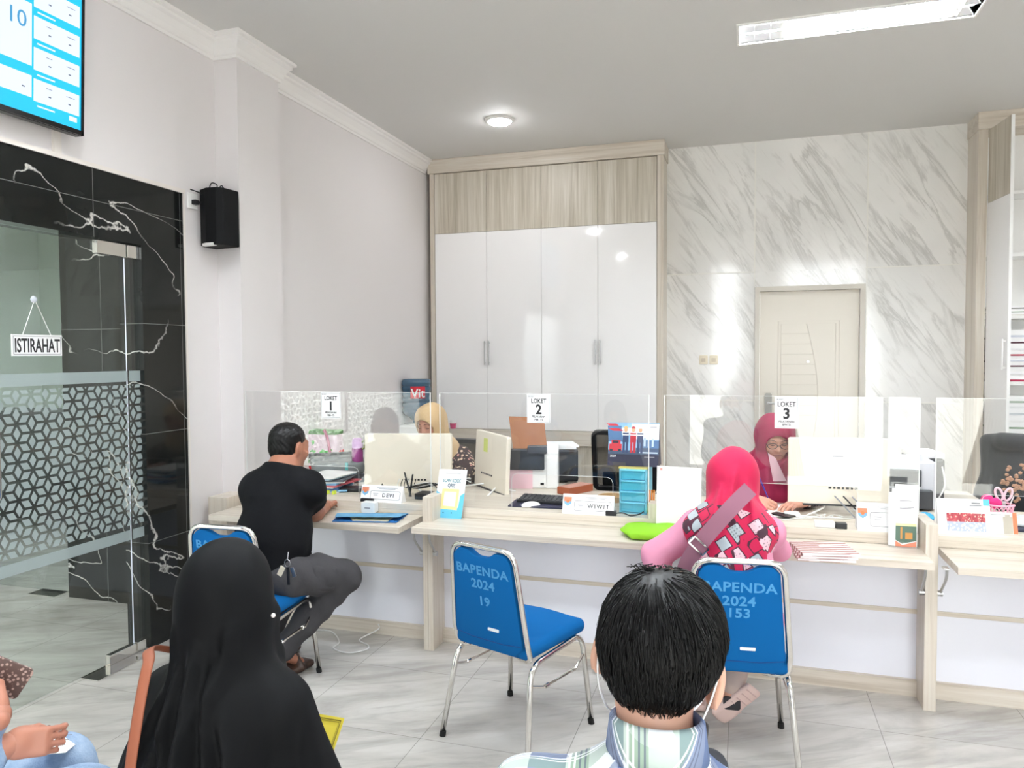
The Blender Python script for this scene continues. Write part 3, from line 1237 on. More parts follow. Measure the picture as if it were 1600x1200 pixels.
def counter(label, x0, x1, posts, shelf, brackets, loc, extra=None):
    c_ = thing('service_counter', label, 'counter', loc, 'service counters')
    mb = MB().box(x0, x1, PY0, PY0 + 0.018, 0.07, 0.725)
    mb.build('front_panel', m_white_gloss, c_)
    MB().box(x0, x1, PY0 - 0.008, PY0 + 0.002, 0.385, 0.405).build('trim_strip', wood_x, c_)
    MB().box(x0, x1, PY0 - 0.024, PY0 + 0.01, 0.0, 0.076).build('kick_board', wood_x, c_)
    MB().box(x0, x1, 3.83, DB, DZ - 0.032, DZ).box(x0, x1, 3.832, 3.85, DZ - 0.055, DZ - 0.03).build('desk_top', wood_x, c_, bevel=0.0012)
    for a, b, z, ya, yb in posts:
        MB().box(a, b, ya, yb, 0, z).build('end_panel', wood_z, c_, bevel=0.001)
        MB().box(a, b, yb, DB - 0.02, 0, DZ - 0.033).build('side_panel', wood_z, c_)
    a, b, yf = shelf
    MB().box(a, b, yf, 3.836, SZ - 0.032, SZ).build('fold_down_shelf', wood_x, c_, bevel=0.0012)
    for x, sg in brackets:
        s = MB().tube(fillet([(x + sg * 0.016, 3.60, SZ - 0.034), (x + sg * 0.016, 3.61, 0.62), (x + sg * 0.012, 3.70, 0.53)], 0.03), 0.006, 8)
        s.cyl((x, 3.70, 0.53), (x + sg * 0.022, 3.70, 0.53), 0.013)
        s.box(min(x, x + sg * 0.022), max(x, x + sg * 0.022), 3.585, 3.625, SZ - 0.038, SZ - 0.032)
        s.build('folding_stay', m_steel, c_, smooth='auto')
    return c_


c_l = counter('left pale ash counter with white gloss front, nearest the black marble entrance', -3.05, -1.6295,
              [(-3.055, -2.925, 0.762, 3.70, 3.95), (-1.657, -1.6295, 0.836, 3.685, 3.95)], (-2.90, -1.715, 3.51), [(-1.657, -1)], (-2.34, 3.85, 0))
c_m = counter('long middle pale ash counter with white gloss front, the empty blue chair before it', -1.6285, 0.795,
              [(-1.6285, -1.601, 0.836, 3.685, 3.95)], (-1.656, 0.7735, 3.537), [(-1.601, 1), (0.769, -1)], (-0.42, 3.85, 0))
MB().box(-0.468, -0.418, 3.832, 3.95, DZ, 0.836).build('divider', wood_z, c_m, bevel=0.001)
MB().box(0.769, 0.819, 3.685, 3.95, 0, 0.836).build('end_panel', wood_z, c_m, bevel=0.001)
MB().box(0.769, 0.819, 3.95, DB - 0.02, 0, DZ - 0.033).build('side_panel', wood_z, c_m)
c_r = counter('right pale ash counter with white gloss front, cut by the right edge', 0.82, 3.2,
              [(3.15, 3.2, 0.836, 3.685, 3.95)], (0.852, 3.1, 3.50), [(0.819, 1)], (2.0, 3.85, 0))

# clear screens
PYN = 3.904


def screen(label, x0, x1, cut):
    s_ = thing('clear_screen', label, 'screen', ((x0 + x1) / 2, PYN, DZ), 'clear counter screens')
    a, b, zt = cut
    ZT = 1.387
    pts = [(x0, DZ)]
    if a > x0:
        pts += [(a, DZ), (a, zt - 0.03), (a + 0.009, zt - 0.009), (a + 0.03, zt)]
    if b < x1:
        pts += [(b - 0.03, zt), (b - 0.009, zt - 0.009), (b, zt - 0.03), (b, DZ), (x1, DZ)]
    pts += [(x1, ZT), (x0, ZT)]
    MB().prism([(x, PYN - 0.0025, z) for x, z in pts], (0, 0.005, 0)).build('pane', m_acrylic, s_)
    e = MB()
    for x in (x0, x1):
        e.box(x - 0.0018, x + 0.0018, PYN - 0.0026, PYN + 0.0026, DZ, ZT)
    e.box(x0, x1, PYN - 0.0026, PYN + 0.0026, ZT - 0.0006, ZT + 0.0008)
    cut_pts = pts[1:-3] if len(pts) > 6 else None
    if cut_pts:
        e.tube([(x, PYN, z) for x, z in cut_pts], 0.0011, 5)
    e.build('edge', m_acrylic_edge, s_)
    return s_


screen('clear acrylic counter screen, leftmost, carrying the sign with the number 1', -2.93, -1.70, (-2.75, -2.16, 0.945))
screen('clear acrylic counter screen carrying the sign with the number 2', -1.642, -0.4745, (-1.22, -0.662, 0.95))
screen('clear acrylic counter screen carrying the sign with the number 3', -0.396, 0.782, (-0.02, 0.52, 0.955))
screen('clear acrylic counter screen, rightmost, with no number sign', 0.851, 2.05, (1.04, 1.65, 0.945))


def loket(x0, x1, num, l2, l3, zt=1.385, zb=1.23):
    w, h = x1 - x0, zt - zb
    s_ = thing('counter_sign', 'white paper sign reading LOKET %s, stuck to its clear screen' % num, 'sign', ((x0 + x1) / 2, 3.9, zb), 'counter number signs')
    y = PYN - 0.0035
    xm = (x0 + x1) / 2
    MB().box(x0, x1, y - 0.0008, y + 0.0006, zb, zt).build('sheet', m_paper, s_)
    MB().frame2((xm, y - 0.0012, (zb + zt) / 2), w * 0.93, h * 0.94, 0.0008, 0.0014, -0.0004, 0.0002, k=1).build('border', m_greyink, s_)
    yt = y - 0.0014
    text('lettering', 'LOKET', 0.034, (xm, yt, zt - 0.047), (1, 0, 0), (0, 0, 1), m_ink, s_, bold=0.0006, sx=0.82)
    text('lettering', num, 0.072, (xm, yt, zt - 0.106), (1, 0, 0), (0, 0, 1), m_ink, s_, bold=0.0022, sx=0.95)
    text('lettering', l2, 0.0155, (xm, yt, zt - 0.126), (1, 0, 0), (0, 0, 1), m_ink, s_, bold=0.0003, sx=0.85)
    text('lettering', l3, 0.0155, (xm, yt, zt - 0.142), (1, 0, 0), (0, 0, 1), m_ink, s_, bold=0.0003, sx=0.85)
    e = MB().box(x0 + 0.009, x0 + 0.014, yt - 0.0002, yt + 0.0006, zt - 0.016, zt - 0.009)
    e.box(x0 + 0.017, x0 + 0.04, yt - 0.0002, yt + 0.0006, zt - 0.0115, zt - 0.0095).box(x0 + 0.017, x0 + 0.036, yt - 0.0002, yt + 0.0006, zt - 0.0155, zt - 0.0135)
    e.build('emblem', m_greyink, s_)


loket(-2.402, -2.270, '1', 'PELAYANAN', 'PBB - P2')
loket(-1.129, -0.999, '2', 'PELAYANAN', 'PBB - P2')
loket(0.140, 0.250, '3', 'PELAYANAN', 'BPHTB')

# ------------------------------------------------------------------ tall cabinets
cab = thing('wall_cabinet', 'tall white gloss cabinet with pale ash frame filling the back left corner', 'cabinet', (-1.865, 7.1, 0))
x0, x1 = -3.011, -0.717
cc = MB()
cc.box(x0, -2.964, YC, YB, 0, 3.4).box(-0.772, x1, YC, YB, 0, 3.4).box(-2.964, -0.772, YC + 0.03, YB, 0.0, 3.4)
cc.build('carcass', wood_z, cab)
MB().box(x0 - 0.012, x1 + 0.012, YC - 0.022, YB, 3.395, ZC - 0.001).build('cornice', wood_x, cab, bevel=0.002)
MB().box(-2.964, -0.772, YC - 0.05, YC + 0.03, 0.735, 0.868).build('ledge', wood_x, cab, bevel=0.002)
dx = [-2.960, -2.416, -1.864, -1.319, -0.775]
for i in range(4):
    a, b = dx[i] + 0.0015, dx[i + 1] - 0.0015
    dd = MB().box(a, b, YC, YC + 0.022, 0.872, 2.800).build('door', m_door_gloss, cab, bevel=0.0012)
    MB().box(a, b, YC - 0.001, YC + 0.022, 2.803, 3.389).build('veneer_panel', wood_dz, dd)
    hx = (dx[1] if i < 2 else dx[3]) + (-0.022 if i % 2 == 0 else 0.022)
    MB().box(hx - 0.005, hx + 0.005, YC - 0.028, YC - 0.018, 1.50, 1.735).box(hx - 0.004, hx + 0.004, YC - 0.02, YC + 0.002, 1.515, 1.53).box(hx - 0.004, hx + 0.004, YC - 0.02, YC + 0.002, 1.705, 1.72).build('handle', m_steel, dd, bevel=0.001)
for a, b in ((-2.960, -1.866), (-1.862, -0.775)):
    MB().box(a, b, YC, YC + 0.022, 0.08, 0.73).build('base_door', wood_dz, cab, bevel=0.0012)

rc = thing('wall_cabinet', 'tall ash and white cabinet at the right edge, one door open on full shelves', 'cabinet', (2.4, 7.1, 0))
YR = 6.99
cc = MB()
cc.box(1.793, 1.862, YR, YB, 0, 3.4).box(3.2, 3.26, YR, YB, 0, 3.4)
cc.build('carcass', wood_z, rc)
MB().box(1.785, 3.27, YR - 0.022, YB, 3.395, ZC - 0.001).build('cornice', wood_x, rc, bevel=0.002)
MB().box(1.862, 3.2, YB - 0.02, YB - 0.002, 0.80, 3.395).build('back_panel', m_white, rc)
SHZ = [(2.1202, 7.0500, 1.3573)[2], (2.1107, 7.0500, 1.8932)[2], (2.1017, 7.0500, 2.3949)[2], (2.0929, 7.0500, 2.8939)[2]]
for z in [0.845] + SHZ:
    MB().box(1.862, 3.2, YR + 0.012, YB - 0.02, z - 0.028, z).build('shelf', m_white, rc, bevel=0.001)
MB().box(1.862, 3.2, YR - 0.004, YR + 0.02, 0.74, 0.846).build('rail', wood_x, rc)
for a, b in ((1.866, 2.53), (2.534, 3.196)):
    MB().box(a, b, YR, YR + 0.022, 0.08, 0.735).build('base_door', wood_dz, rc, bevel=0.001)
th = R(-84)
Md = Matrix.Translation((1.868, YR - 0.004, 0)) @ Matrix.Rotation(th, 4, 'Z')
dd = MB().box(0, 0.40, -0.0, 0.020, 0.850, 2.800, Md).build('door', m_door_gloss, rc)
MB().box(0, 0.40, 0.0, 0.020, 2.802, 3.389, Md).build('veneer_panel', wood_dz, dd)
MB().box(0.392, 0.402, -0.001, 0.021, 0.850, 3.389, Md).build('edge_band', m_white, dd)
MB().box(0.365, 0.375, -0.028, -0.018, 1.46, 1.70, Md).box(0.366, 0.374, -0.02, 0.002, 1.47, 1.485, Md).box(0.366, 0.374, -0.02, 0.002, 1.675, 1.69, Md).build('handle', m_white, dd)

# ------------------------------------------------------------------ things on and behind the counters
X3, Z3 = Vector((1, 0, 0)), Vector((0, 0, 1))
m_cream = mat('cream_plastic', C(234, 225, 208), 0.35)
m_cable_w = mat('white_cable', C(226, 226, 224), 0.45)
m_cable_k = mat('black_cable', C(22, 22, 24), 0.45)


def cable(name, label, pts, r, m, group=None):
    o = MB().tube(smooth_path(pts, 8), r, 6).build(name, m, smooth=True)
    return tag(o, label, 'cable', group)


def monitor(label, bl, br, h, lean=0.04, ports=0.5, foot='bar', logo=0):
    """back of a flat monitor seen from the customers' side; bl, br = lower corners of its back face"""
    bl, br = Vector(bl), Vector(br)
    r = (br - bl)
    w = r.length
    r.normalize()
    nrm = r.cross(Z3).normalized()            # towards the customers
    if nrm.y > 0:
        nrm = -nrm
    u = (Z3 + nrm * -lean).normalized()
    o = thing('monitor', label, 'monitor', ((bl + br) / 2).xy.to_3d() + Vector((0, 0, DZ)), 'computer monitors')
    M = Matrix((r, -nrm, u)).transposed()
    c0 = (bl + br) / 2 + u * h / 2
    sh = MB().rbox2(c0, w, h, 0.012, 0.0, 0.030, M).build('back_shell', m_cream, o, bevel=0.004)
    MB().rbox2(c0, w - 0.02, h - 0.02, 0.006, 0.030, 0.033, M).build('screen', mat('screen_glass', C(12, 12, 14), 0.1), o)
    MB().obox(c0 - u * (h / 2 - 0.006) - r * 0, (w * 0.98, 0.02, 0.008), M).build('lower_trim', m_black, o)
    for k in range(7):
        p = bl + r * (w * ports + (k - 3) * 0.021) + u * 0.095 + nrm * 0.0008
        MB().obox(p, (0.010 if k % 2 else 0.014, 0.003, 0.010), M).build('port', m_black, sh)
    if logo is None:
        MB().obox(c0 - r * w * 0.16 + u * h * 0.27 + nrm * 0.0006, (0.05, 0.0012, 0.085), M).build('sticky_note', mat('lime_note', C(214, 222, 120), 0.7), sh)
    elif logo:
        MB().obox(c0 + u * h * logo, (0.05, 0.001, 0.008), M).build('badge', m_greyink, sh)
    b = (bl + br) / 2
    b.z = DZ
    n2 = -nrm
    for sg in (-1, 1):
        ft = MB()
        a = b + r * sg * 0.06 + n2 * 0.02
        ft.cyl(a + Z3 * 0.06, a + Z3 * 0.10, 0.009)
        ft.tube(fillet([a + Z3 * 0.07 + r * sg * 0.01, a + Z3 * 0.03, b + r * sg * 0.16 + nrm * 0.10 + Z3 * 0.005], 0.03), 0.005, 8)
        ft.tube(fillet([a + Z3 * 0.07, a + Z3 * 0.03, b + r * sg * 0.12 + n2 * 0.12 + Z3 * 0.005], 0.03), 0.005, 8)
        ft.build('stand_leg', m_white, o, smooth=True)
    return o


monitor('cream-backed monitor on the left counter before the clerk in the beige headscarf', (-2.2548, 4.1400, 0.7399), (-1.6901, 4.1700, 0.7511), 0.375, 0.05, 0.60)
monitor('cream-backed monitor turned sideways on the middle counter', (-1.6594, 4.5000, 0.7669), (-1.3684, 4.2400, 0.7508), 0.355, 0.05, 0.4, logo=None)
monitor('cream-backed monitor on the right, before the clerk in the maroon headscarf', (0.2203, 4.2000, 0.7982), (0.7087, 4.2000, 0.8049), 0.355, 0.03, 0.55, logo=0.23)

# name plates
m_shieldo = mat('shield_orange', C(214, 130, 96), 0.6)
m_shieldb = mat('shield_blue', C(120, 170, 206), 0.6)


def shield(mb1, mb2, c, s, xd, u, n):
    for mb, pts in ((mb1, [(-.5, .55), (.5, .55), (.5, .0), (-.5, .0)]), (mb2, [(-.5, 0), (.5, 0), (.42, -.3), (0, -.6), (-.42, -.3)])):
        mb.prism([c + xd * x * s + u * y * s for x, y in pts], n * 0.0005)


def name_plate(label, p0, p1, h, word=None, wx=0.66, lean=0.35):
    p0, p1 = Vector(p0), Vector(p1)
    p0.z = p1.z = DZ
    r = p1 - p0
    w = r.length
    r.normalize()
    n = r.cross(Z3)
    u = (Z3 - n * lean).normalized()
    n = r.cross(u)
    o = thing('name_plate', label, 'name plate', (p0 + p1) / 2, 'name plates on the counters')
    d = r.cross(Z3) * -1
    tip = p0 + u * h
    MB().prism([p0, p0 + d * 2 * lean * h / math.sqrt(1 + lean * lean), tip], r * w).build('card', m_paper, o)
    q = p0 + n * 0.0006
    a, b_ = MB(), MB()
    shield(a, b_, q + r * w * 0.10 + u * h * 0.62, 0.042, r, u, n)
    a.build('emblem', m_shieldo, o)
    b_.build('emblem', m_shieldb, o)
    MB().prism([q + r * w * 0.10 + u * h * 0.62 + n * 0.0006 + (r * math.cos(t_) + u * math.sin(t_)) * 0.009 for t_ in np.linspace(0, 6.28, 13)[:-1]], n * 0.0003).build('emblem', m_orange, o)
    Mx = Matrix((r, -n, u)).transposed()
    MB().frame2(q + r * w * 0.59 + u * h * 0.42, w * 0.72, h * 0.50, 0.010, 0.0016, -0.0004, 0.0002, Mx).build('border', m_ink, o)
    for yy_, ww in ((0.86, 0.5), (0.80, 0.4)):
        MB().obox(q + r * w * 0.62 + u * h * yy_, (w * ww, 0.0006, 0.0022), Mx).build('print_line', m_greyink, o)
    for yy_, ww in ((0.50, 0.13), (0.41, 0.1)):
        MB().obox(q + r * w * 0.36 + u * h * yy_, (w * ww, 0.0006, 0.0025), Mx).build('print_line', m_greyink, o)
    if word:
        text('lettering', word, h * 0.30, q + r * w * wx + u * h * 0.32, r, u, m_ink, o, bold=0.0004, sx=0.95, spacing=1.35)
    return o


name_plate('white name plate reading DEVI at the front of the left counter', (-2.118, 3.838, DZ), (-1.857, 3.838, DZ), 0.098, 'DEVI')
name_plate('white name plate reading WIWIT on the middle counter beside blue drawers', (-0.922, 3.838, DZ), (-0.648, 3.838, DZ), 0.104, 'WIWIT', 0.70)
name_plate('white name plate beside the brochure stand on the right counter', (0.512, 3.838, DZ), (0.757, 3.838, DZ), 0.135, 'D', 0.84)

# left counter things
bx = thing('charger', 'small white charger box on the shelf edge beside the blue folder', 'charger', (-2.0858, 3.7597, 0.7040))
MB().rbox2((-2.035, 3.80, SZ + 0.035), 0.085, 0.062, 0.008, -0.025, 0.025).build('case', m_white, bx, bevel=0.003)
MB().box(-2.055, -2.02, 3.7735, 3.775, SZ + 0.03, SZ + 0.036).build('print_line', m_greyink, bx)
st = thing('tablet_stand', 'black tilted stand on the left counter before the white name plate', 'stand', (-2.0050, 3.7384, 0.7600))
MB().rbox2((-2.0709, 3.8620, 0.7621), 0.085, 0.035, 0.008, -0.03, 0.03).build('base', m_black, st, bevel=0.003)
pa, pb_ = Vector((-2.0711, 3.8700, 0.7531)), Vector((-2.0184, 3.9300, 0.8461))
MB().tube([pa, pb_], 0.035, 4, flat=0.18, up=(-0.6, 0, 0.6)).build('back_plate', m_black, st)
ro = thing('router', 'black router with raised antennas on the left counter by the end panel', 'router', (-1.74, 3.965, DZ), None)
MB().box(-1.83, -1.66, 3.955, 4.06, DZ + 0.004, DZ + 0.038).build('case', m_black, ro, bevel=0.006)
for a, b in (((-1.8580, 3.9700, 0.7754), (-1.9115, 4.0000, 0.9113)), ((-1.9038, 4.0500, 0.7584), (-1.8860, 4.0600, 0.8917))):
    MB().tube([a, b], [0.0065, 0.005], 8).build('antenna', m_black, ro)
rnd = random.Random(11)
for i in range(6):
    p0 = Vector((-2.0035, 4.1200, 0.8501)) + X3 * 0.022 * i
    cable('cable', 'dark monitor cable looping down behind the black router on the left counter', [p0, p0 + Vector((0.01, -0.02, -0.05)), Vector((-1.80 + 0.024 * i, 4.06, DZ + 0.085)), Vector((-1.75 + 0.012 * i, 4.085, DZ + 0.05)), Vector((-1.70 + 0.01 * i, 4.12, DZ + 0.006))], 0.003, m_cable_k if i % 3 else m_cable_w, 'monitor cables behind the black router')
bt = thing('drink_bottle', 'purple drink bottle with lilac cap beside the cream left monitor', 'bottle', (-2.4684, 4.4469, 0.7600))
b0 = Vector((-2.4684, 4.4469, 0.7600))
MB().lathe([(0.0, 0), (0.036, 0.0), (0.038, 0.01), (0.038, 0.20), (0.034, 0.225), (0.0, 0.225)], b0).build('flask', mat('purple_metal', C(158, 74, 138), 0.25, 0.3), bt, smooth='auto')
MB().lathe([(0.0, 0.225), (0.036, 0.225), (0.036, 0.262), (0.030, 0.285), (0.016, 0.292), (0.0, 0.292)], b0).build('cap', mat('lilac_plastic', C(200, 160, 206), 0.35), bt, smooth='auto')
MB().tube(smooth_path([b0 + Vector((0.03, 0, 0.262)), b0 + Vector((0.056, 0, 0.27)), b0 + Vector((0.05, 0, 0.225)), b0 + Vector((0.038, 0, 0.22))]), 0.006, 6).build('carry_loop', mat('olive_strap', C(110, 118, 60), 0.6), bt, smooth=True)
lp = thing('printer', 'grey passbook printer behind the man in the black T-shirt', 'printer', (-2.5974, 4.4116, 0.7600))
pc0 = Vector((-2.6013, 4.4200, 0.8231))
pc0.z = DZ
Mp_ = rotz(R(34))
lpb = SDF().rbox(pc0 + Vector((0.0, 0, 0.095)), (0.17, 0.10, 0.045), 0.03, Mp_).rbox(pc0 + Mp_ @ Vector((0.0, 0.07, 0.13)), (0.175, 0.06, 0.03), 0.02, Mp_)
lpb.build('case', m_grey, lp, h=0.008)
MB().obox(pc0 + Mp_ @ Vector((0.0, -0.01, 0.03)), (0.33, 0.19, 0.06), Mp_).build('base', m_dgrey, lp, bevel=0.006)
MB().obox(pc0 + Mp_ @ Vector((-0.02, 0.12, 0.155)), (0.33, 0.02, 0.05), Mp_).build('cover', m_black, lp, bevel=0.004)
MB().obox(pc0 + Mp_ @ Vector((0.05, -0.1005, 0.11)), (0.02, 0.002, 0.05), Mp_).build('stripe', mat('teal_print', C(90, 170, 170), 0.5), lp)
rd = MB().box(-3.045, -2.45, DB + 0.004, 5.25, DZ - 0.032, DZ)
sd_ = thing('side_desk', 'pale ash side desk behind the left counter, along the white wall', 'desk', (-2.7, 4.9, 0))
rd.build('desk_top', wood_x, sd_, bevel=0.001)
MB().box(-3.04, -2.46, 5.20, 5.23, 0, DZ - 0.033).box(-2.48, -2.46, DB + 0.01, 5.20, 0, DZ - 0.033).build('side_panel', wood_z, sd_)
cols = [C(236, 236, 236), C(130, 180, 214), C(70, 110, 160), C(232, 232, 230), C(206, 100, 110), C(120, 170, 206), C(240, 240, 238), C(90, 96, 104), C(180, 205, 222), C(238, 238, 236)]
zz_ = DZ
q0 = Vector((-2.5061, 4.1161, 0.7600))
for i, cc in enumerate(cols):
    h_ = 0.006 + 0.003 * (i % 3)
    o = MB().obox(q0 + Vector((0.02 * math.sin(i * 2.1), 0.04 + 0.012 * math.cos(i * 1.7), zz_ - DZ + h_ / 2)), (0.23, 0.30, h_), rotz(R(14 * math.sin(i * 1.3) + 8))).build('file_folder', mat('folder_%d' % i, cc, 0.6))
    tag(o, ['lowest white file of the pile beside the black T-shirt man', 'light blue file low in the pile beside the black T-shirt man', 'dark blue file in the pile beside the black T-shirt man', 'white file above the dark blue one beside the T-shirt man', 'red-edged file in the pile beside the black T-shirt man', 'mid blue file in the pile beside the black T-shirt man', 'white file in the upper pile beside the T-shirt man', 'grey file high in the pile beside the T-shirt man', 'pale blue file near the top beside the T-shirt man', 'topmost white file of the pile beside the T-shirt man'][i], 'file', 'files piled on the left counter')
    zz_ += h_ + 0.0008
o = MB().obox(Vector((-2.3321, 4.0958, 0.7600)) + Vector((0, 0.03, 0.012)), (0.15, 0.11, 0.022), rotz(R(12))).build('pouch', m_black, bevel=0.006)
tag(o, 'flat black pouch on the left counter beside the file pile', 'pouch')
for k, x in enumerate((0.0, 0.045)):
    o = MB().obox(Vector((-2.4172, 3.9839, 0.7600)) + X3 * x + Vector((0, 0, 0.012)), (0.014, 0.03, 0.022)).build('binder_clip', mat('lime_plastic', C(206, 224, 70), 0.5), bevel=0.002)
    tag(o, ['left lime clip at the file pile on the left counter', 'right lime clip at the file pile on the left counter'][k], 'clip')
# shopping bag
bg_ = thing('shopping_bag', 'white, green and pink shopping bag standing beyond the grey printer', 'bag', (-2.9594, 4.8500, 0.8478))
b0 = Vector((-2.9594, 4.8500, 0.8478))
b0.z = DZ
S_ = SDF().rbox(b0 + Vector((0, 0, 0.15)), (0.13, 0.06, 0.15), 0.02)
S_.disp(lambda P: crease(P, 26, (0.5, 0.3, 0.8), 0.006))
mbag = mat('printed_bag', C(232, 214, 222), 0.5)
t = NT(mbag)
s3 = t.sep()
c = t.mix(t.math('GREATER_THAN', s3[2], DZ + 0.265), C(232, 212, 222), C(96, 150, 84))
nz = t.noise(t.mapping((1, 1, 1)), 14, 2)
lo_ = t.math('LESS_THAN', s3[2], DZ + 0.15)
c = t.mix(t.math('MULTIPLY', lo_, t.math('GREATER_THAN', nz, 0.56)), c, C(214, 40, 48))
c = t.mix(t.math('MULTIPLY', t.math('LESS_THAN', s3[2], DZ + 0.22), t.math('LESS_THAN', nz, 0.42)), c, C(70, 186, 70))
t.col(c)
S_.build('bag_body', mbag, bg_, h=0.009)
MB().tube(smooth_path([b0 + Vector((0.03, -0.06, 0.30)), b0 + Vector((0.06, -0.07, 0.25)), b0 + Vector((0.085, -0.068, 0.12)), b0 + Vector((0.095, -0.066, 0.03))]), 0.013, 6, flat=0.25, up=(0, -1, 0)).build('handle', mat('rose_strap', C(196, 110, 140), 0.6), bg_, smooth=True)

# blue folder on the left shelf
fo = thing('folder', 'open blue paper folder lying on the fold-down shelf of the left counter', 'folder', (-1.9515, 3.6437, 0.7040))
g = [Vector((-2.1216, 3.5375, 0.7060)), Vector((-1.7743, 3.6037, 0.7060)), Vector((-1.8085, 3.8279, 0.7060)), Vector((-2.1862, 3.7217, 0.7060))]
MB().prism(g, (0, 0, 0.002)).build('lower_cover', mat('blue_card', C(36, 104, 170), 0.6), fo)
g2 = [p + Vector((0.0, 0.03 if i < 2 else 0.0, 0.016 if i < 2 else 0.004)) for i, p in enumerate(g)]
mb = MB()
top_ = [g[3] + Vector((0, 0, 0.004)), g[2] + Vector((0, 0, 0.004))]
rings = []
for k in range(7):
    s_ = k / 6
    rings.append([g2[0].lerp(g[3], s_) + Vector((0, 0, 0.010 * math.sin(math.pi * (1 - s_)) + 0.004)), g2[1].lerp(g[2], s_) + Vector((0, 0, 0.004 * (1 - s_) + 0.004))])
for a, b in zip(rings, rings[1:]):
    mb.poly([a[0], a[1], b[1], b[0]])
    mb.poly([p - Vector((0, 0, 0.0012)) for p in (b[0], b[1], a[1], a[0])])
mb.build('upper_cover', mat('pale_blue_card', C(96, 160, 200), 0.6), fo)
pg = [g[0].lerp(g[1], 0.3) + Vector((0, 0.014, 0.003)), g[0].lerp(g[1], 0.85) + Vector((0, 0.018, 0.003)), g[2] + Vector((-0.05, -0.01, 0.003)), g[3] + Vector((0.06, -0.01, 0.003))]
MB().prism(pg, (0, 0, 0.002)).build('page', mat('cream_page', C(216, 208, 176), 0.7), fo)

# card stand with the yellow frame
qs = thing('display_card', 'blue and white upright card with a yellow frame on the middle shelf', 'card stand', (-1.545, 3.80, SZ))
p0, p1 = Vector((-1.642, 3.795, SZ)), Vector((-1.478, 3.795, SZ))
r_ = X3
u_ = Vector((0.085, 0.17, 1)).normalized()
n_ = r_.cross(u_).normalized()
w_, h_ = 0.166, 0.268
MB().prism([p0, p1, p1 + u_ * h_, p0 + u_ * h_], -n_ * 0.004).build('card', m_paper, qs)
a = p0 + n_ * 0.0006


def qpt(x, y):
    return a + r_ * w_ * x + u_ * h_ * y


MB().prism([qpt(0, 0), qpt(1, 0), qpt(1, .53), qpt(.86, .47), qpt(.83, .22), qpt(.20, .22), qpt(.17, .49), qpt(0, .55)], n_ * 0.0004).build('print', mat('sky_blue_print', C(104, 200, 236), 0.6), qs)
MB().prism([qpt(.20, .185), qpt(.80, .17), qpt(.80, .60), qpt(.20, .60)], n_ * 0.0006).build('print', mat('pale_yellow_print', C(248, 228, 160), 0.6), qs)
MB().prism([qpt(.29, .25), qpt(.71, .24), qpt(.71, .54), qpt(.29, .54)], n_ * 0.0008).build('print', mat('pale_lilac_print', C(226, 220, 232), 0.6), qs)
text('lettering', 'SCAN KODE', 0.026, qpt(0.5, 0.735) + n_ * 0.0004, r_, u_, mat('teal_ink', C(96, 150, 160), 0.6), qs, bold=0.0004, sx=0.72)
text('lettering', 'QRIS', 0.028, qpt(0.5, 0.635) + n_ * 0.0004, r_, u_, mat('slate_ink', C(90, 110, 130), 0.6), qs, bold=0.0006, sx=0.75)
MB().prism([qpt(.25, .915), qpt(.78, .915), qpt(.78, .925), qpt(.25, .925)], n_ * 0.0004).build('print_line', m_greyink, qs)
for x in (0.33, 0.62):
    MB().prism([qpt(x, .11) + (r_ * math.cos(t_) + u_ * math.sin(t_)) * 0.004 for t_ in np.linspace(0, 6.28, 9)[:-1]], n_ * 0.0008).build('print', mat('deep_blue_print', C(50, 110, 150), 0.6), qs)
MB().prism([p0 + u_ * h_ * 0.9 + X3 * 0.06, p0 + X3 * 0.06 + Vector((0, 0.035, 0)), p0 + X3 * 0.07 + Vector((0, 0.035, 0)), p0 + u_ * h_ * 0.9 + X3 * 0.07], (0, 0.002, 0)).build('prop', m_paper, qs)

# middle counter things
for i in range(4):
    p0 = Vector((-1.6885, 4.5200, 0.7996)) - Z3 * 0.012 * i
    cable('cable', 'dark cable bundle looping beside the sideways monitor', [p0, p0 + Vector((-0.05, -0.02, 0.01 * i)), p0 + Vector((-0.075, -0.05, -0.04 + 0.01 * i)), p0 + Vector((-0.05 + 0.01 * i, -0.09, -0.055)), p0 + Vector((0.0, -0.12, -0.048))], 0.005, m_cable_k if i % 2 else m_cable_w, 'cables beside the sideways monitor')
wp_ = thing('printer', 'white printer with brown card tray and pink sheet on the middle counter', 'printer', (-1.2749, 4.3436, 0.7600))
b0 = Vector((-1.2558, 4.3056, 0.7600)) + Vector((-0.06, 0.15, 0))
Mq = rotz(R(12))


def wpp(x, y, z):
    return b0 + Mq @ Vector((x, y, z))


MB().obox(wpp(0.03, 0.16, 0.11), (0.36, 0.26, 0.22), Mq).build('case', m_white, wp_, bevel=0.012)
MB().prism([wpp(0.14, 0.02, 0.0), wpp(0.14, 0.32, 0.0), wpp(0.14, 0.32, 0.24), wpp(0.14, 0.18, 0.27), wpp(0.14, 0.02, 0.20)], Mq @ Vector((0.075, 0, 0))).build('side_cover', m_white, wp_, bevel=0.008)
MB().obox(wpp(-0.02, 0.03, 0.185), (0.30, 0.05, 0.13), Mq).build('feed_slot', m_black, wp_, bevel=0.006)
MB().obox(wpp(0.085, 0.035, 0.245), (0.12, 0.07, 0.05), Mq).build('lever_block', m_dgrey, wp_, bevel=0.006)
MB().obox(wpp(-0.04, 0.025, 0.07), (0.19, 0.006, 0.14), Mq).build('pink_sheet', mat('pink_paper', C(238, 200, 208), 0.7), wp_)
MB().obox(wpp(0.115, 0.027, 0.03), (0.022, 0.004, 0.014), Mq).build('switch', m_black, wp_)
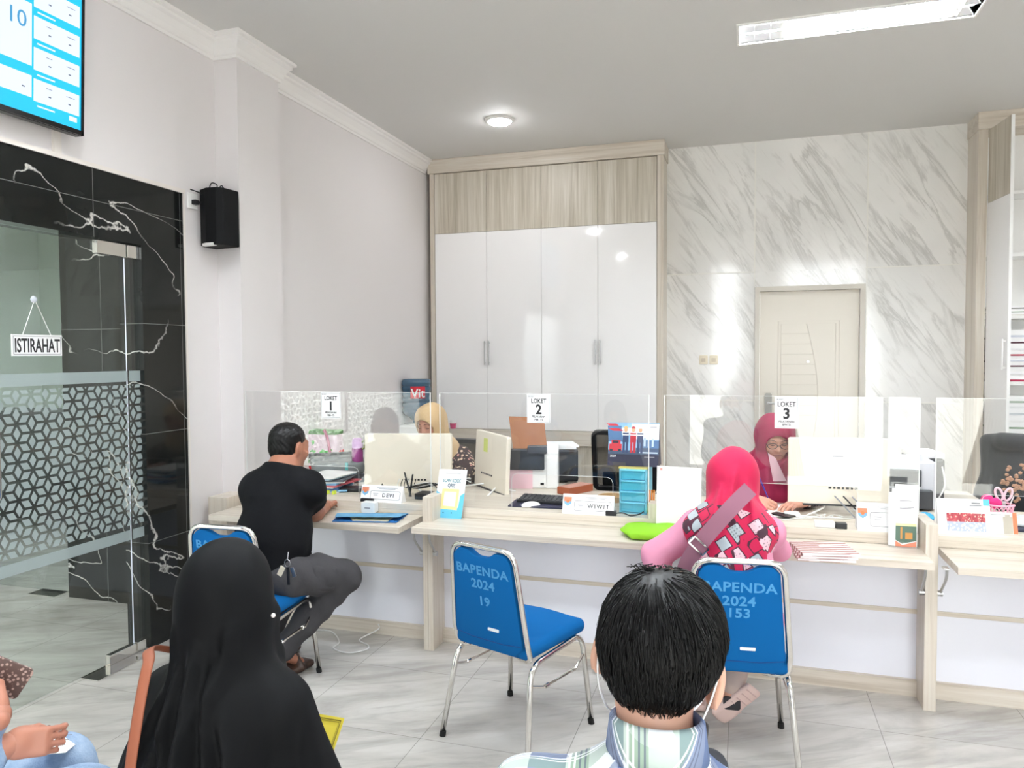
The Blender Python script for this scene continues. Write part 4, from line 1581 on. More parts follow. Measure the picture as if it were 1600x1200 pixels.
bt_ = [wpp(-0.08, 0.20, 0.21), wpp(0.14, 0.20, 0.21), wpp(0.115, 0.30, 0.40), wpp(0.09, 0.31, 0.425), wpp(-0.12, 0.31, 0.43)]
MB().prism(bt_, (0, 0.005, 0)).build('card_tray', mat('brown_card', C(158, 104, 66), 0.7), wp_)
bp_ = thing('printer', 'black printer with papers on top, beyond the white printer', 'printer', (-1.1840, 4.7500, 0.7130))
b0 = Vector((-1.2023, 4.7200, 0.7173))
b0.z = DZ
MB().obox(b0 + Vector((0.02, 0.14, 0.115)), (0.24, 0.28, 0.21), rotz(R(14))).build('case', m_black, bp_, bevel=0.012)
MB().obox(b0 + Vector((0.115, 0.10, 0.12)), (0.006, 0.03, 0.06), rotz(R(14))).build('label_sticker', m_paper, bp_)
for k in range(2):
    o = MB().obox(b0 + Vector((0.02 + 0.01 * k, 0.13, 0.228 + 0.013 * k)), (0.22 - 0.02 * k, 0.25, 0.012), rotz(R(14 + 9 * k))).build('paper_stack', m_paper)
    tag(o, ['lower sheaf of white paper on top of the black printer', 'upper sheaf of white paper on top of the black printer'][k], 'paper')
sd2 = thing('side_desk', 'pale ash side desk carrying the black printer behind the middle counter', 'desk', (-1.2, 4.8, 0))
MB().box(-1.60, -1.11, DB + 0.004, 5.15, DZ - 0.032, DZ).build('desk_top', wood_x, sd2, bevel=0.001)
MB().box(-1.59, -1.12, 5.10, 5.13, 0, DZ - 0.033).box(-1.59, -1.57, DB + 0.01, 5.1, 0, DZ - 0.033).build('side_panel', wood_z, sd2)
b0 = Vector((-1.0338, 4.3035, 0.7600))
rb_ = thing('box', 'reddish-brown flat box on the middle counter by the black printer', 'box', b0)
MB().obox(b0 + Vector((0.05, 0.14, 0.022)), (0.10, 0.22, 0.043), rotz(R(-28))).build('carton', mat('red_brown_card', C(160, 84, 52), 0.5), rb_, bevel=0.002)
MB().obox(b0 + Vector((0.05, 0.14, 0.0445)), (0.09, 0.21, 0.0012), rotz(R(-28))).build('lid_print', mat('dusty_pink_card', C(190, 140, 124), 0.5), rb_)
b0 = Vector((-1.0717, 3.9629, 0.7600))
o = MB().obox(b0 + Vector((0.0, 0.06, 0.005)), (0.36, 0.20, 0.008), rotz(R(3))).build('folder', mat('navy_card', C(34, 36, 62), 0.5), bevel=0.001)
tag(o, 'navy folder lying under the black keyboard on the middle counter', 'folder')
kb = thing('keyboard', 'black keyboard on the navy folder of the middle counter', 'keyboard', (-1.0911, 4.1053, 0.7750))
kc0 = b0 + Vector((0.06, 0.10, 0.021))
Mk_ = rotz(R(-2)) @ Matrix.Rotation(R(6), 3, 'X')
MB().obox(kc0, (0.42, 0.13, 0.018), Mk_).build('case', m_black, kb, bevel=0.004)
kk = MB()
for r0 in range(5):
    for c0_ in range(15):
        kk.obox(kc0 + Mk_ @ Vector((-0.19 + 0.027 * c0_, -0.046 + 0.023 * r0, 0.011)), (0.022, 0.018, 0.005), Mk_)
ko = kk.build('keys', m_dgrey, kb)
ko['kind'] = 'stuff'
ms = thing('mouse', 'white mouse on the middle counter before the black keyboard', 'mouse', (-1.1247, 3.9301, 0.7600))
b0 = Vector((-1.1247, 3.9301, 0.7600))
SDF().ell(b0 + Vector((0, 0.02, 0.008)), (0.055, 0.03, 0.022), rotz(R(35))).cut((0, 0, DZ + 0.001), (0, 0, -1), 0.002).build('shell', m_white, ms, h=0.004)
MB().tube(smooth_path([b0 + Vector((-0.04, -0.01, 0.005)), b0 + Vector((-0.07, 0.01, 0.006)), b0 + Vector((-0.02, 0.07, 0.012))]), 0.002, 6).build('cord', m_cable_w, ms)

# blue drawers, calendar, pens
dr = thing('drawer_tower', 'small light blue plastic drawer tower on the middle counter', 'drawers', (-0.5537, 3.8383, 0.7600))
m_lb = mat('light_blue_plastic', C(120, 206, 232), 0.4)
m_lb2 = mat('aqua_plastic', C(78, 186, 216), 0.35)
x0, x1, y0, y1 = -0.630, -0.487, 3.915, 4.17
H_ = 0.237
f_ = MB().box(x0, x0 + 0.008, y0, y1, DZ, DZ + H_).box(x1 - 0.008, x1, y0, y1, DZ, DZ + H_).box(x0, x1, y1 - 0.006, y1, DZ, DZ + H_)
for k in range(5):
    z = DZ + k * (H_ - 0.008) / 4
    f_.box(x0, x1, y0, y1, z, z + 0.008)
f_.build('frame', m_lb, dr, bevel=0.002)
for k in range(4):
    z = DZ + 0.010 + k * (H_ - 0.008) / 4
    d_ = MB().box(x0 + 0.0095, x1 - 0.0095, y0 - 0.004, y1 - 0.015, z, z + 0.046).build('drawer', m_lb2, dr, bevel=0.003)
    MB().box(x0 + 0.004, x1 - 0.004, y0 - 0.014, y0 + 0.002, z + 0.0465, z + 0.052).build('handle_lip', m_lb, d_, bevel=0.001)
tray = MB().box(x0 + 0.005, x1 - 0.01, y0 + 0.01, y1 - 0.01, DZ + H_, DZ + H_ + 0.010)
MB().box(x0 - 0.004, x1 + 0.002, y0 + 0.002, y1, DZ + H_, DZ + H_ + 0.008).build('top_tray', mat('yellow_plastic', C(226, 206, 120), 0.5), dr)
ca = thing('desk_calendar', 'desk calendar with a picture of three uniformed workers, on the blue drawers', 'calendar', (-0.56, 4.0, DZ + H_ + 0.01))
zb = DZ + H_ + 0.008
cx0, cx1 = -0.700, -0.432
cy = 3.955
lean = 0.30
u_ = Vector((0, lean, 1)).normalized()
n_ = X3.cross(u_).normalized()
p0 = Vector((cx0, cy, zb + 0.001))
w_, h_ = cx1 - cx0, 0.235
MB().prism([p0, p0 + u_ * h_, p0 + Vector((0, 2 * lean * h_ * 0.96, 0))], (w_, 0, 0)).build('stand', mat('navy_card'), ca)


def cp(x, y, d=0.0008):
    return p0 + X3 * w_ * x + u_ * h_ * y + n_ * d


def quad(x0, y0, x1, y1, d, sk=0.0):
    return [cp(x0, y0, d), cp(x1, y0, d), cp(x1 + sk, y1, d), cp(x0 + sk, y1, d)]


pic = MB().poly(quad(0.0, 0.27, 1, 1, 0.0008)).build('picture', mat('sky_picture', C(150, 196, 232), 0.5), ca)
prn = [('white', C(236, 242, 248), [quad(0.45, 0.62, 1, 0.98, .001), quad(0.2, 0.72, 0.6, 0.88, .0012)]),
       ('steel', C(84, 120, 164), [quad(0.0, 0.55, 0.28, 0.92, .0014, -0.03), quad(0.62, 0.40, 1.0, 0.60, .0014)]),
       ('ground', C(66, 84, 112), [quad(0.0, 0.27, 1, 0.36, .0016), quad(0.55, 0.36, 1, 0.42, .0016)]),
       ('pale', C(190, 208, 226), [quad(0.70, 0.46, 0.74, 0.66, .0018), quad(0.78, 0.44, 0.81, 0.7, .0018), quad(0.86, 0.45, 0.90, 0.64, .0018), quad(0.62, 0.3, 0.98, 0.33, .0018)]),
       ('red', C(206, 52, 66), [quad(0.02, 0.34, 0.27, 0.50, .002), quad(0.06, 0.50, 0.24, 0.59, .002), quad(0.08, 0.80, 0.30, 0.86, .002, -0.1), quad(0.0, 0.92, 0.2, 0.97, .002, -0.06)]),
       ('dark', C(38, 40, 56), [quad(0.09, 0.52, 0.2, 0.575, .0022), quad(0.03, 0.33, 0.09, 0.38, .0022), quad(0.2, 0.33, 0.26, 0.38, .0022)])]
for nm, cc, qs_ in prn:
    mb = MB()
    for q in qs_:
        mb.poly(q)
    mb.build('picture_print', mat('print_' + nm, cc, 0.5), pic)
for k, (x, suit, hat) in enumerate(((0.34, C(44, 62, 104), C(230, 180, 110)), (0.49, C(198, 40, 56), C(190, 40, 50)), (0.63, C(44, 62, 104), C(226, 226, 228)))):
    mb = MB()
    mb.m(0).poly(quad(x - 0.055, 0.30, x - 0.008, 0.56, .0024)).poly(quad(x + 0.008, 0.30, x + 0.055, 0.56, .0024)).poly(quad(x - 0.06, 0.54, x + 0.06, 0.76, .0025))
    mb.m(1).poly([cp(x + 0.038 * math.cos(a), 0.83 + 0.055 * math.sin(a), .0026) for a in np.linspace(0, 6.28, 13)[:-1]])
    mb.m(2).poly([cp(x + 0.044 * math.cos(a), 0.86 + 0.055 * math.sin(a), .0028) for a in np.linspace(0, math.pi, 9)])
    mb.m(3).poly(quad(x - 0.06, 0.70, x + 0.06, 0.725, .0027))
    mb.build('worker_picture', [mat('suit_%d' % k, suit, 0.5), mat('print_face', C(226, 170, 130), 0.5), mat('hat_%d' % k, hat, 0.5), m_paper], pic)
text('lettering', '2024', 0.016, cp(0.1, 0.20), X3, u_, m_paper, ca, bold=0.0003)
MB().prism(quad(0.72, 0.205, 0.92, 0.225, .0008), n_ * 0.0003).build('print_line', m_greyink, ca)
MB().prism(quad(0.82, 0.90, 0.95, 0.915, .0012), n_ * 0.0003).build('print_line', m_greyink, ca)
sp2 = MB()
for k in range(26):
    q = cp(0.05 + 0.9 * k / 25, 0.985, 0.001)
    sp2.tube([q + n_ * 0.004 * math.cos(a) + u_ * 0.005 * math.sin(a) for a in np.linspace(0, 6.28, 8)[:-1]], 0.0008, 4, closed=True)
sp2.build('spiral_binding', m_steel, ca)
for k in range(3):
    q = Vector((-0.474 + 0.011 * k, 3.925, DZ + 0.045))
    o = MB().cyl(q, q + Vector((0.001 * k, 0.004, 0.085)), 0.0045, n=8).build('marker', mat('orange_marker', C(232, 138, 40), 0.4))
    tag(o, ['leftmost orange marker in the yellow cup', 'middle orange marker in the yellow cup', 'rightmost orange marker in the yellow cup'][k] + ' beside the blue drawers', 'marker', 'orange markers')
o = MB().lathe([(0.0, 0), (0.019, 0), (0.021, 0.058), (0.019, 0.058), (0.017, 0.006), (0.0, 0.006)], (-0.463, 3.93, DZ), 16).build('pen_cup', mat('yellow_cup', C(240, 206, 50), 0.5), smooth='auto')
tag(o, 'small yellow cup of markers beside the blue drawers', 'cup')
ad = thing('adapter', 'black plug adapter with cable on the middle counter edge by the blue drawers', 'adapter', (-0.655, 3.80, DZ))
MB().obox((-0.662, 3.848, DZ + 0.013), (0.055, 0.03, 0.026), rotz(R(4))).build('case', m_black, ad, bevel=0.003)
MB().tube(smooth_path([(-0.635, 3.848, DZ + 0.014), (-0.60, 3.852, DZ + 0.016), (-0.56, 3.845, DZ + 0.006), (-0.52, 3.86, DZ + 0.012), (-0.50, 3.89, DZ + 0.02)]), 0.0035, 6).build('cord', m_cable_k, ad, smooth=True)
o = MB().lathe([(0.0, 0), (0.075, 0), (0.08, 0.03), (0.072, 0.03), (0.068, 0.008), (0.0, 0.008)], (-0.7263, 4.2473, 0.7600), 24).build('tray', mat('tan_plastic', C(198, 164, 118), 0.5), smooth='auto')
tag(o, 'round tan tray between the white name plate and the blue drawers', 'tray')

# right part of the middle counter
wb_ = thing('notice_board', 'blank white upright board on the middle shelf beside the lime bag', 'board', (-0.33, 3.80, SZ))
MB().prism([(-0.425, 3.79, SZ), (-0.205, 3.79, SZ), (-0.205, 3.84, SZ + 0.322), (-0.425, 3.84, SZ + 0.327)], (0, 0.006, 0)).build('panel', mat('white_acrylic', C(244, 244, 244), 0.25), wb_)
MB().prism([(-0.41, 3.836, SZ + 0.305), (-0.398, 3.836, SZ + 0.305), (-0.398, 3.838, SZ + 0.318), (-0.41, 3.838, SZ + 0.318)], (0, -0.001, 0)).build('emblem', mat('pale_red_print', C(214, 160, 150), 0.6), wb_)
lg = thing('pouch', 'lime green cloth bag on the middle shelf beside the woman\'s elbow', 'bag', (-0.4687, 3.5210, 0.7040))
m_lime = mat('lime_cloth', C(138, 200, 36), 0.8)
S_ = SDF()
gq = [(-0.5895, 3.5552, 0.7120), (-0.4939, 3.8320, 0.7120), (-0.3527, 3.8721, 0.7120), (-0.2642, 3.5468, 0.7120)]
gv_ = [Vector(p) for p in gq]
S_.ell(sum(gv_, Vector()) / 4 + Vector((0.03, 0.0, 0.016)), (0.20, 0.13, 0.022), rotz(R(4)), 0.02)
S_.rbox(sum(gv_, Vector()) / 4 + Vector((0.04, 0.01, 0.012)), (0.17, 0.11, 0.014), 0.012, rotz(R(14)), 0.03)
S_.cut((0, 0, SZ + 0.001), (0, 0, -1), 0.003)
S_.disp(lambda P: crease(P, 30, (0.7, 0.5, 0.2), 0.003))
S_.build('bag_body', m_lime, lg, h=0.007)
o = MB().obox(Vector((0.1585, 4.1687, 0.7600)) + Vector((0, 0.02, 0.004)), (0.21, 0.30, 0.006), rotz(R(8))).build('document', m_paper)
tag(o, 'white form the maroon-scarfed clerk is writing on', 'paper')
o = MB().obox(Vector((0.1864, 4.0785, 0.7600)) + Vector((0.0, -0.03, 0.012)), (0.06, 0.12, 0.006), rotz(R(50))).build('phone', m_black, bevel=0.002)
tag(o, 'black phone lying on the white form before the clerk in maroon', 'phone')
rnd = random.Random(3)
for i in range(5):
    a = Vector((0.1816, 3.9695, 0.7630)) + Vector((0.045 * i, 0.05 * i, 0))
    b = Vector((0.5865, 4.1767, 0.7630)) - Vector((0.05 * i, 0.03 * i, 0))
    pts = [a] + [a.lerp(b, k / 4) + Vector((rnd.uniform(-.03, .03), rnd.uniform(-.05, .05), 0.002 * i)) for k in (1, 2, 3)] + [b]
    cable('cable', 'white cable lying loose on the desk below the right cream monitor', pts, 0.003, m_cable_w, 'white cables below the right monitor')
for i in range(3):
    p0 = Vector((0.4464, 4.1800, 0.8577)) + X3 * 0.042 * i
    cable('cable', 'grey plug cable hanging from the back of the right cream monitor', [p0, p0 + Vector((0.03, -0.03, -0.03)), p0 + Vector((0.09, -0.08, -0.09)), Vector((0.5724, 4.0751, 0.7640)) + X3 * 0.02 * i], 0.004, mat('grey_cable', C(150, 152, 158), 0.5) if i != 1 else m_cable_k, 'plug cables of the right monitor')
ps = thing('power_strip', 'white power strip with black plug under the right cream monitor', 'power strip', (0.4007, 3.8434, 0.7600))
b0 = Vector((0.40, 3.875, DZ))
MB().obox(b0 + Vector((-0.03, 0.0, 0.014)), (0.09, 0.05, 0.027), rotz(R(3))).build('case', m_white, ps, bevel=0.004)
MB().obox(b0 + Vector((0.042, -0.012, 0.014)), (0.05, 0.04, 0.027), rotz(R(3))).build('plug', m_black, ps, bevel=0.003)
o = MB().obox(Vector((0.2337, 4.0918, 0.7600)) + Vector((0, 0, 0.011)), (0.075, 0.05, 0.02), rotz(R(4))).build('adapter', m_white, bevel=0.004)
tag(o, 'small white adapter block left of the right cream monitor', 'adapter')
# brochure stand
br_ = thing('brochure_stand', 'upright acrylic brochure stand on the middle shelf by the right end panel', 'brochure stand', (0.71, 3.81, SZ))
xa, xb, yb_ = 0.635, 0.757, 3.79
MB().box(xa, xb, yb_ + 0.012, yb_ + 0.015, SZ, SZ + 0.298).box(xa, xb, yb_ - 0.018, yb_ + 0.015, SZ, SZ + 0.004).box(xa, xb, yb_ - 0.018, yb_ - 0.0155, SZ, SZ + 0.03).build('holder', m_acrylic, br_)
for k in range(3):
    MB().box(xa + 0.002 + 0.012 * k, xb - 0.002 if k == 2 else xa + 0.03, yb_ + 0.009 - 0.006 * k, yb_ + 0.011 - 0.006 * k, SZ + 0.005, SZ + 0.292 - 0.02 * (2 - k)).build('brochure', m_paper, br_)
yf = yb_ - 0.0035
MB().prism([(xa + 0.03, yf, SZ + 0.03), (0.695 - 0.002, yf, SZ + 0.012), (xb - 0.006, yf, SZ + 0.03), (xb - 0.006, yf, SZ + 0.005), (xa + 0.03, yf, SZ + 0.005)], (0, -0.0004, 0)).build('print', mat('coral_print', C(236, 130, 92), 0.6), br_)
MB().prism([(xa + 0.03, yf - 0.0002, SZ + 0.034), (0.693, yf - 0.0002, SZ + 0.018), (xb - 0.006, yf - 0.0002, SZ + 0.034), (xb - 0.006, yf - 0.0002, SZ + 0.10), (xa + 0.03, yf - 0.0002, SZ + 0.10)], (0, -0.0004, 0)).build('print', mat('hill_print', C(92, 118, 104), 0.6), br_)
MB().box(xa + 0.05, xa + 0.058, yf - 0.001, yf - 0.0006, SZ + 0.04, SZ + 0.095).box(xa + 0.07, xa + 0.10, yf - 0.001, yf - 0.0006, SZ + 0.04, SZ + 0.07).build('print', mat('ochre_print', C(206, 150, 84), 0.6), br_)
MB().box(xa + 0.03, xb - 0.006, yf - 0.0005, yf, SZ + 0.10, SZ + 0.112).build('print', mat('pale_lime_print', C(222, 232, 170), 0.6), br_)
for z, l_ in ((0.215, 0.05), (0.185, 0.06), (0.18, 0.05)):
    MB().box(xa + 0.045, xa + 0.045 + l_, yf - 0.0005, yf, SZ + z, SZ + z + 0.0025).build('print_line', m_greyink, br_)
# booklets on the shelf
bk0 = Vector((0.3282, 3.5408, 0.7350))
mcv = mat('batik_cover', C(206, 170, 166), 0.6)
t = NT(mcv)
wv = t.n('ShaderNodeTexWave', Scale=9.0, Distortion=3.0)
wv.inputs['Detail'].default_value = 3
t.l(t.mapping((1, 1, 1), rot=(0, 0, R(70))), wv.inputs['Vector'])
nz = t.noise(t.mapping((1, 1, 1)), 140, 2)
t.col(t.mix(t.math('GREATER_THAN', wv.outputs['Fac'], 0.62), t.mix(nz, C(150, 98, 96), C(196, 156, 152)), C(238, 226, 222)))
for k in range(3):
    bk = thing('booklet', ['lowest of the three pinkish booklets on the shelf by the crimson-scarfed woman', 'middle of the three pinkish booklets on the shelf by the crimson-scarfed woman', 'topmost patterned booklet on the shelf by the crimson-scarfed woman'][k], 'book', bk0, 'booklets on the middle shelf')
    Mb = rotz(R(6 + 3 * k))
    c0 = bk0.xy.to_3d() + Vector((0.004 * k, 0.0, SZ + 0.0062 + 0.0118 * k))
    MB().obox(c0, (0.235, 0.21, 0.0086), Mb).build('pages', m_paper, bk)
    MB().obox(c0 + Vector((0, 0, 0.0049)), (0.238, 0.214, 0.0010), Mb).obox(c0 - Vector((0, 0, 0.0049)), (0.238, 0.214, 0.0010), Mb).obox(c0 + Mb @ Vector((-0.119, 0, 0)), (0.0012, 0.214, 0.0108), Mb).build('cover', mcv, bk)
MB().obox(bk0.xy.to_3d() + Vector((0.04, 0.03, SZ + 0.0366)), (0.10, 0.018, 0.0006), rotz(R(12))).build('title_strip', m_paper, bk)
mo = thing('mouse', 'bright blue mouse on the right counter beside the brochure stand', 'mouse', (0.8714, 4.1782, 0.7600))
b0 = Vector((0.8747, 4.1944, 0.7600))
SDF().ell(b0 + Vector((0, 0, 0.010)), (0.034, 0.055, 0.024), rotz(R(10))).cut((0, 0, DZ + 0.001), (0, 0, -1), 0.002).build('shell', mat('bright_blue_plastic', C(60, 170, 222), 0.3), mo, h=0.004)

# printers behind the right monitor
gp = thing('printer', 'light grey printer with dark trays behind the right cream monitor', 'printer', (0.8213, 4.5000, 0.8358))
b0 = Vector((0.7882, 4.4200, 0.8484))
b0.z = DZ
MB().obox(b0 + Vector((0.0, 0.16, 0.13)), (0.36, 0.30, 0.26)).build('case', mat('pale_grey_plastic', C(206, 208, 214), 0.4), gp, bevel=0.012)
MB().obox(b0 + Vector((0.01, 0.02, 0.17)), (0.20, 0.05, 0.09)).build('output_tray', m_dgrey, gp, bevel=0.006)
MB().obox(b0 + Vector((0.0, 0.0, 0.06)), (0.32, 0.06, 0.10)).build('paper_tray', m_dgrey, gp, bevel=0.006)
kp2 = thing('printer', 'black printer with papers on top by the right screen edge', 'printer', (0.9661, 4.7500, 0.7614))
b0 = Vector((0.9664, 4.8500, 0.7427))
b0.z = DZ
MB().obox(b0 + Vector((0.02, 0.0, 0.12)), (0.17, 0.30, 0.24)).build('case', m_black, kp2, bevel=0.012)
MB().tube(smooth_path([b0 + Vector((0.09, -0.15, 0.2)), b0 + Vector((0.10, -0.17, 0.10)), b0 + Vector((0.07, -0.17, 0.02))]), 0.004, 6).build('cord', m_cable_w, kp2)
o = MB().obox(b0 + Vector((0.02, 0.0, 0.2545)), (0.15, 0.24, 0.028), rotz(R(7))).build('paper_stack', m_paper)
tag(o, 'stack of printed paper on the black printer near the right screen', 'paper')
sd3 = thing('side_desk', 'pale ash side desk carrying printers behind the right counters', 'desk', (0.9, 4.9, 0))
MB().box(0.58, 1.28, DB + 0.004, 5.1, DZ - 0.032, DZ).build('desk_top', wood_x, sd3, bevel=0.001)
MB().box(0.59, 1.27, 5.05, 5.08, 0, DZ - 0.033).box(0.59, 0.61, DB + 0.01, 5.05, 0, DZ - 0.033).build('side_panel', wood_z, sd3)

# right counter things
def tent(label, p0, p1, h, prints):
    p0, p1 = Vector(p0), Vector(p1)
    r = (p1 - p0)
    w = r.length
    r.normalize()
    n = r.cross(Z3)
    u = (Z3 - n * 0.25).normalized()
    n = r.cross(u)
    o = thing('tent_card', label, 'card', (p0 + p1) / 2, 'picture cards on the right counter')
    MB().prism([p0, p0 - r.cross(Z3) * h * 0.48, p0 + u * h], r * w).build('card', m_paper, o)
    for (a, b, c_, d), m_ in prints:
        q = p0 + n * 0.0005
        MB().prism([q + r * w * a + u * h * b, q + r * w * c_ + u * h * b, q + r * w * c_ + u * h * d, q + r * w * a + u * h * d], n * 0.0005).build('print', m_, o)
    return o, p0 + n * 0.001, r, u, w, h, n


mgr = mat('group_photo', C(170, 80, 92), 0.5)
t = NT(mgr)
vo = t.n('ShaderNodeTexVoronoi', Scale=1.0)
t.l(t.mapping((95, 95, 70)), vo.inputs['Vector'])
sz_ = t.sep()
sepc = t.t.nodes.new('ShaderNodeSeparateColor')
t.l(vo.outputs['Color'], sepc.inputs[0])
up_ = t.mix(t.math('LESS_THAN', vo.outputs['Distance'], 0.3), t.mix(sepc.outputs[0], C(150, 44, 60), C(200, 90, 96)), C(230, 186, 168))
lw3 = t.mix(t.math('LESS_THAN', vo.outputs['Distance'], 0.42), C(176, 186, 206), C(222, 228, 238))
t.col(t.mix(t.math('GREATER_THAN', sz_[2], DZ + 0.058), lw3, up_))
tent('white card with a group photograph in red, at the left end of the right counter', (0.860, 3.865, DZ), (1.080, 3.885, DZ), 0.165,
     [((0.17, 0.10, 0.90, 0.60), mgr), ((0.88, 0.82, 1.0, 1.0), mat('sky_blue_print')), ((0.66, 0.86, 0.82, 0.90), m_greyink), ((0.62, 0.80, 0.86, 0.83), m_greyink)])
tent('smaller card with orange edge and a grey statue picture, right of the group photograph', (1.072, 3.93, DZ), (1.20, 3.94, DZ), 0.10,
     [((0.55, 0.02, 0.85, 0.8), mat('statue_print', C(186, 180, 166), 0.6)), ((0.62, 0.8, 0.78, 0.92), mat('statue_print')), ((0.86, 0.02, 1.0, 1.0), mat('coral_print')), ((0.1, 0.86, 0.5, 0.9), m_greyink)])
bs = thing('basket', 'pink plastic lattice basket on the right counter', 'basket', (1.2308, 4.3725, 0.7600))
b0 = Vector((1.205, 4.25, DZ))
m_pk = mat('pink_plastic', C(240, 176, 196), 0.4)
mb = MB()
for k in range(20):
    for s_ in (-1, 1):
        pts = []
        for j in range(7):
            a = 2 * math.pi * (k / 20) + s_ * j * 0.11
            rr = 0.056 + 0.012 * j / 6
            pts.append(b0 + Vector((rr * math.cos(a), rr * 0.8 * math.sin(a), 0.006 + 0.075 * j / 6)))
        mb.tube(pts, 0.0022, 4)
bo_ = mb.build('lattice_wall', m_pk, bs)
bo_['kind'] = 'stuff'
rim = [b0 + Vector((0.069 * math.cos(a), 0.0555 * math.sin(a), 0.082)) for a in np.linspace(0, 6.283, 25)[:-1]]
MB().tube(rim, 0.0045, 6, closed=True).build('rim', m_pk, bs, smooth=True)
MB().lathe([(0.0, 0), (0.056, 0), (0.056, 0.008), (0.0, 0.008)], b0, 20, Matrix.Diagonal((1, 0.8, 1))).build('base', m_pk, bs)
sc2 = thing('scissors', 'scissors with pink and white handles standing in the pink basket', 'scissors', b0)
q = b0 + Vector((0.02, -0.01, 0.10))
for sg, mm in ((-1, mat('pale_pink_handle', C(240, 200, 212), 0.4)), (1, mat('pale_pink_handle'))):
    c0 = q + Vector((sg * 0.020, 0, 0.035))
    MB().tube([c0 + Matrix.Rotation(R(sg * 18), 3, 'Y') @ Vector((0.015 * math.cos(a), 0, 0.032 * math.sin(a))) for a in np.linspace(0, 6.283, 17)[:-1]], 0.0055, 8, closed=True).build('handle', mm, sc2, smooth=True)
MB().prism([q + Vector((-0.012, 0, 0.0)), q + Vector((0.012, 0, 0.0)), q + Vector((0.003, 0, -0.085)), q + Vector((-0.003, 0, -0.085))], (0, 0.003, 0)).build('blades', m_steel, sc2)
for k, (dx_, m_) in enumerate(((-0.045, mat('hot_pink_puff', C(226, 50, 130), 0.7)), (-0.015, mat('hot_pink_puff')))):
    o = SDF().ell(b0 + Vector((dx_, 0.01 - 0.02 * k, 0.10 - 0.012 * k)), (0.03, 0.022, 0.028)).build('stress_ball', m_, h=0.006)
    tag(o, ['left hot pink ball in the pink basket', 'right hot pink ball in the pink basket by the scissors'][k], 'ball')
o = MB().tube([b0 + Vector((0.04, 0, 0.05)), b0 + Vector((0.065, -0.005, 0.125))], 0.003, 6).build('pen', m_white)
tag(o, 'thin white pen leaning out of the pink basket', 'pen')
o = MB().tube([b0 + Vector((0.025, 0.01, 0.04)), b0 + Vector((0.032, 0.012, 0.115))], 0.004, 6).build('pen', mat('blue_pen2', C(60, 120, 180), 0.3))
tag(o, 'blue pen beside the scissors in the pink basket', 'pen')
o = SDF().ell(Vector((1.2457, 4.0831, 0.7600)) + Vector((0.03, 0.06, 0.02)), (0.09, 0.07, 0.03)).disp(lambda P: crease(P, 60, (0.6, 0.5, 0.6), 0.005)).cut((0, 0, DZ + 0.012), (0, 0, -1), 0.003).build('plastic_bag', mat('crumpled_plastic', C(214, 218, 220), 0.25), h=0.006)
tag(o, 'crumpled clear plastic bag at the right edge of the right counter', 'plastic bag')
o = MB().obox(Vector((1.2280, 4.0244, 0.7600)) + Vector((0.03, 0.05, 0.006)), (0.2, 0.13, 0.011), rotz(R(5))).build('notebook', mat('navy_card'), bevel=0.002)
tag(o, 'navy notebook under the crumpled plastic bag at the right edge', 'notebook')


# ------------------------------------------------------------------ office chairs
def office_chair(label, x, y, deg, back_z=(0.62, 1.07)):
    o = thing('office_chair', label, 'chair', (0, 0, 0), 'black office chairs')
    z0, z1 = back_z
    M = Matrix.Rotation(R(-10), 3, 'X')
    MB().frame2((0, -0.24, (z0 + z1) / 2), 0.46, z1 - z0, 0.05, 0.035, -0.018, 0.018, M).build('back_frame', m_black, o, bevel=0.006)
    mm = glass_mat('black_mesh', (0.52, 0.52, 0.52, 1), 0.02, 0.5) if 'black_mesh' not in MATS else MATS['black_mesh']
    MB().rbox2((0, -0.24, (z0 + z1) / 2), 0.40, z1 - z0 - 0.06, 0.03, -0.002, 0.002, M).build('mesh_back', mm, o)
    MB().obox((0, -0.215, z0 + 0.10), (0.30, 0.03, 0.10), M).build('lumbar_pad', m_black2, o, bevel=0.012)
    SDF().rbox((0, 0.02, 0.47), (0.24, 0.23, 0.035), 0.033).build('seat', m_black2, o, h=0.012)
    MB().tube(fillet([(0, -0.1, 0.42), (0, -0.25, 0.42), (0, -0.265, 0.62)], 0.05), 0.025, 10).build('spine', m_black, o, smooth=True)
    for sg in (-1, 1):
        MB().tube(fillet([(sg * 0.24, -0.02, 0.44), (sg * 0.29, -0.02, 0.45), (sg * 0.29, 0.0, 0.66)], 0.04), 0.018, 8).build('arm_post', m_black, o, smooth=True)
        MB().obox((sg * 0.29, 0.0, 0.675), (0.075, 0.24, 0.028)).build('arm_pad', m_black2, o, bevel=0.01)
    MB().cyl((0, 0, 0.08), (0, 0, 0.44), 0.028).build('gas_lift', m_chrome, o, smooth='auto')
    for k in range(5):
        a = R(90 + 72 * k)
        p = Vector((0.29 * math.cos(a), 0.29 * math.sin(a), 0.062))
        MB().tube([(0, 0, 0.095), p], [0.026, 0.018], 8).build('base_arm', m_black, o)
        MB().cyl(p + Vector((-0.022, 0, -0.034)), p + Vector((0.022, 0, -0.034)), 0.028, n=14).build('caster', m_black, o, smooth='auto')
    o.location = (x, y, 0)
    o.rotation_euler = (0, 0, R(deg))
    return o


oc = office_chair('black mesh office chair behind the clerk in the beige headscarf', -2.13, 5.10, 172, (0.55, 0.97))
oc2 = office_chair('empty black mesh office chair behind the middle counter', -0.81, 5.02, 180)
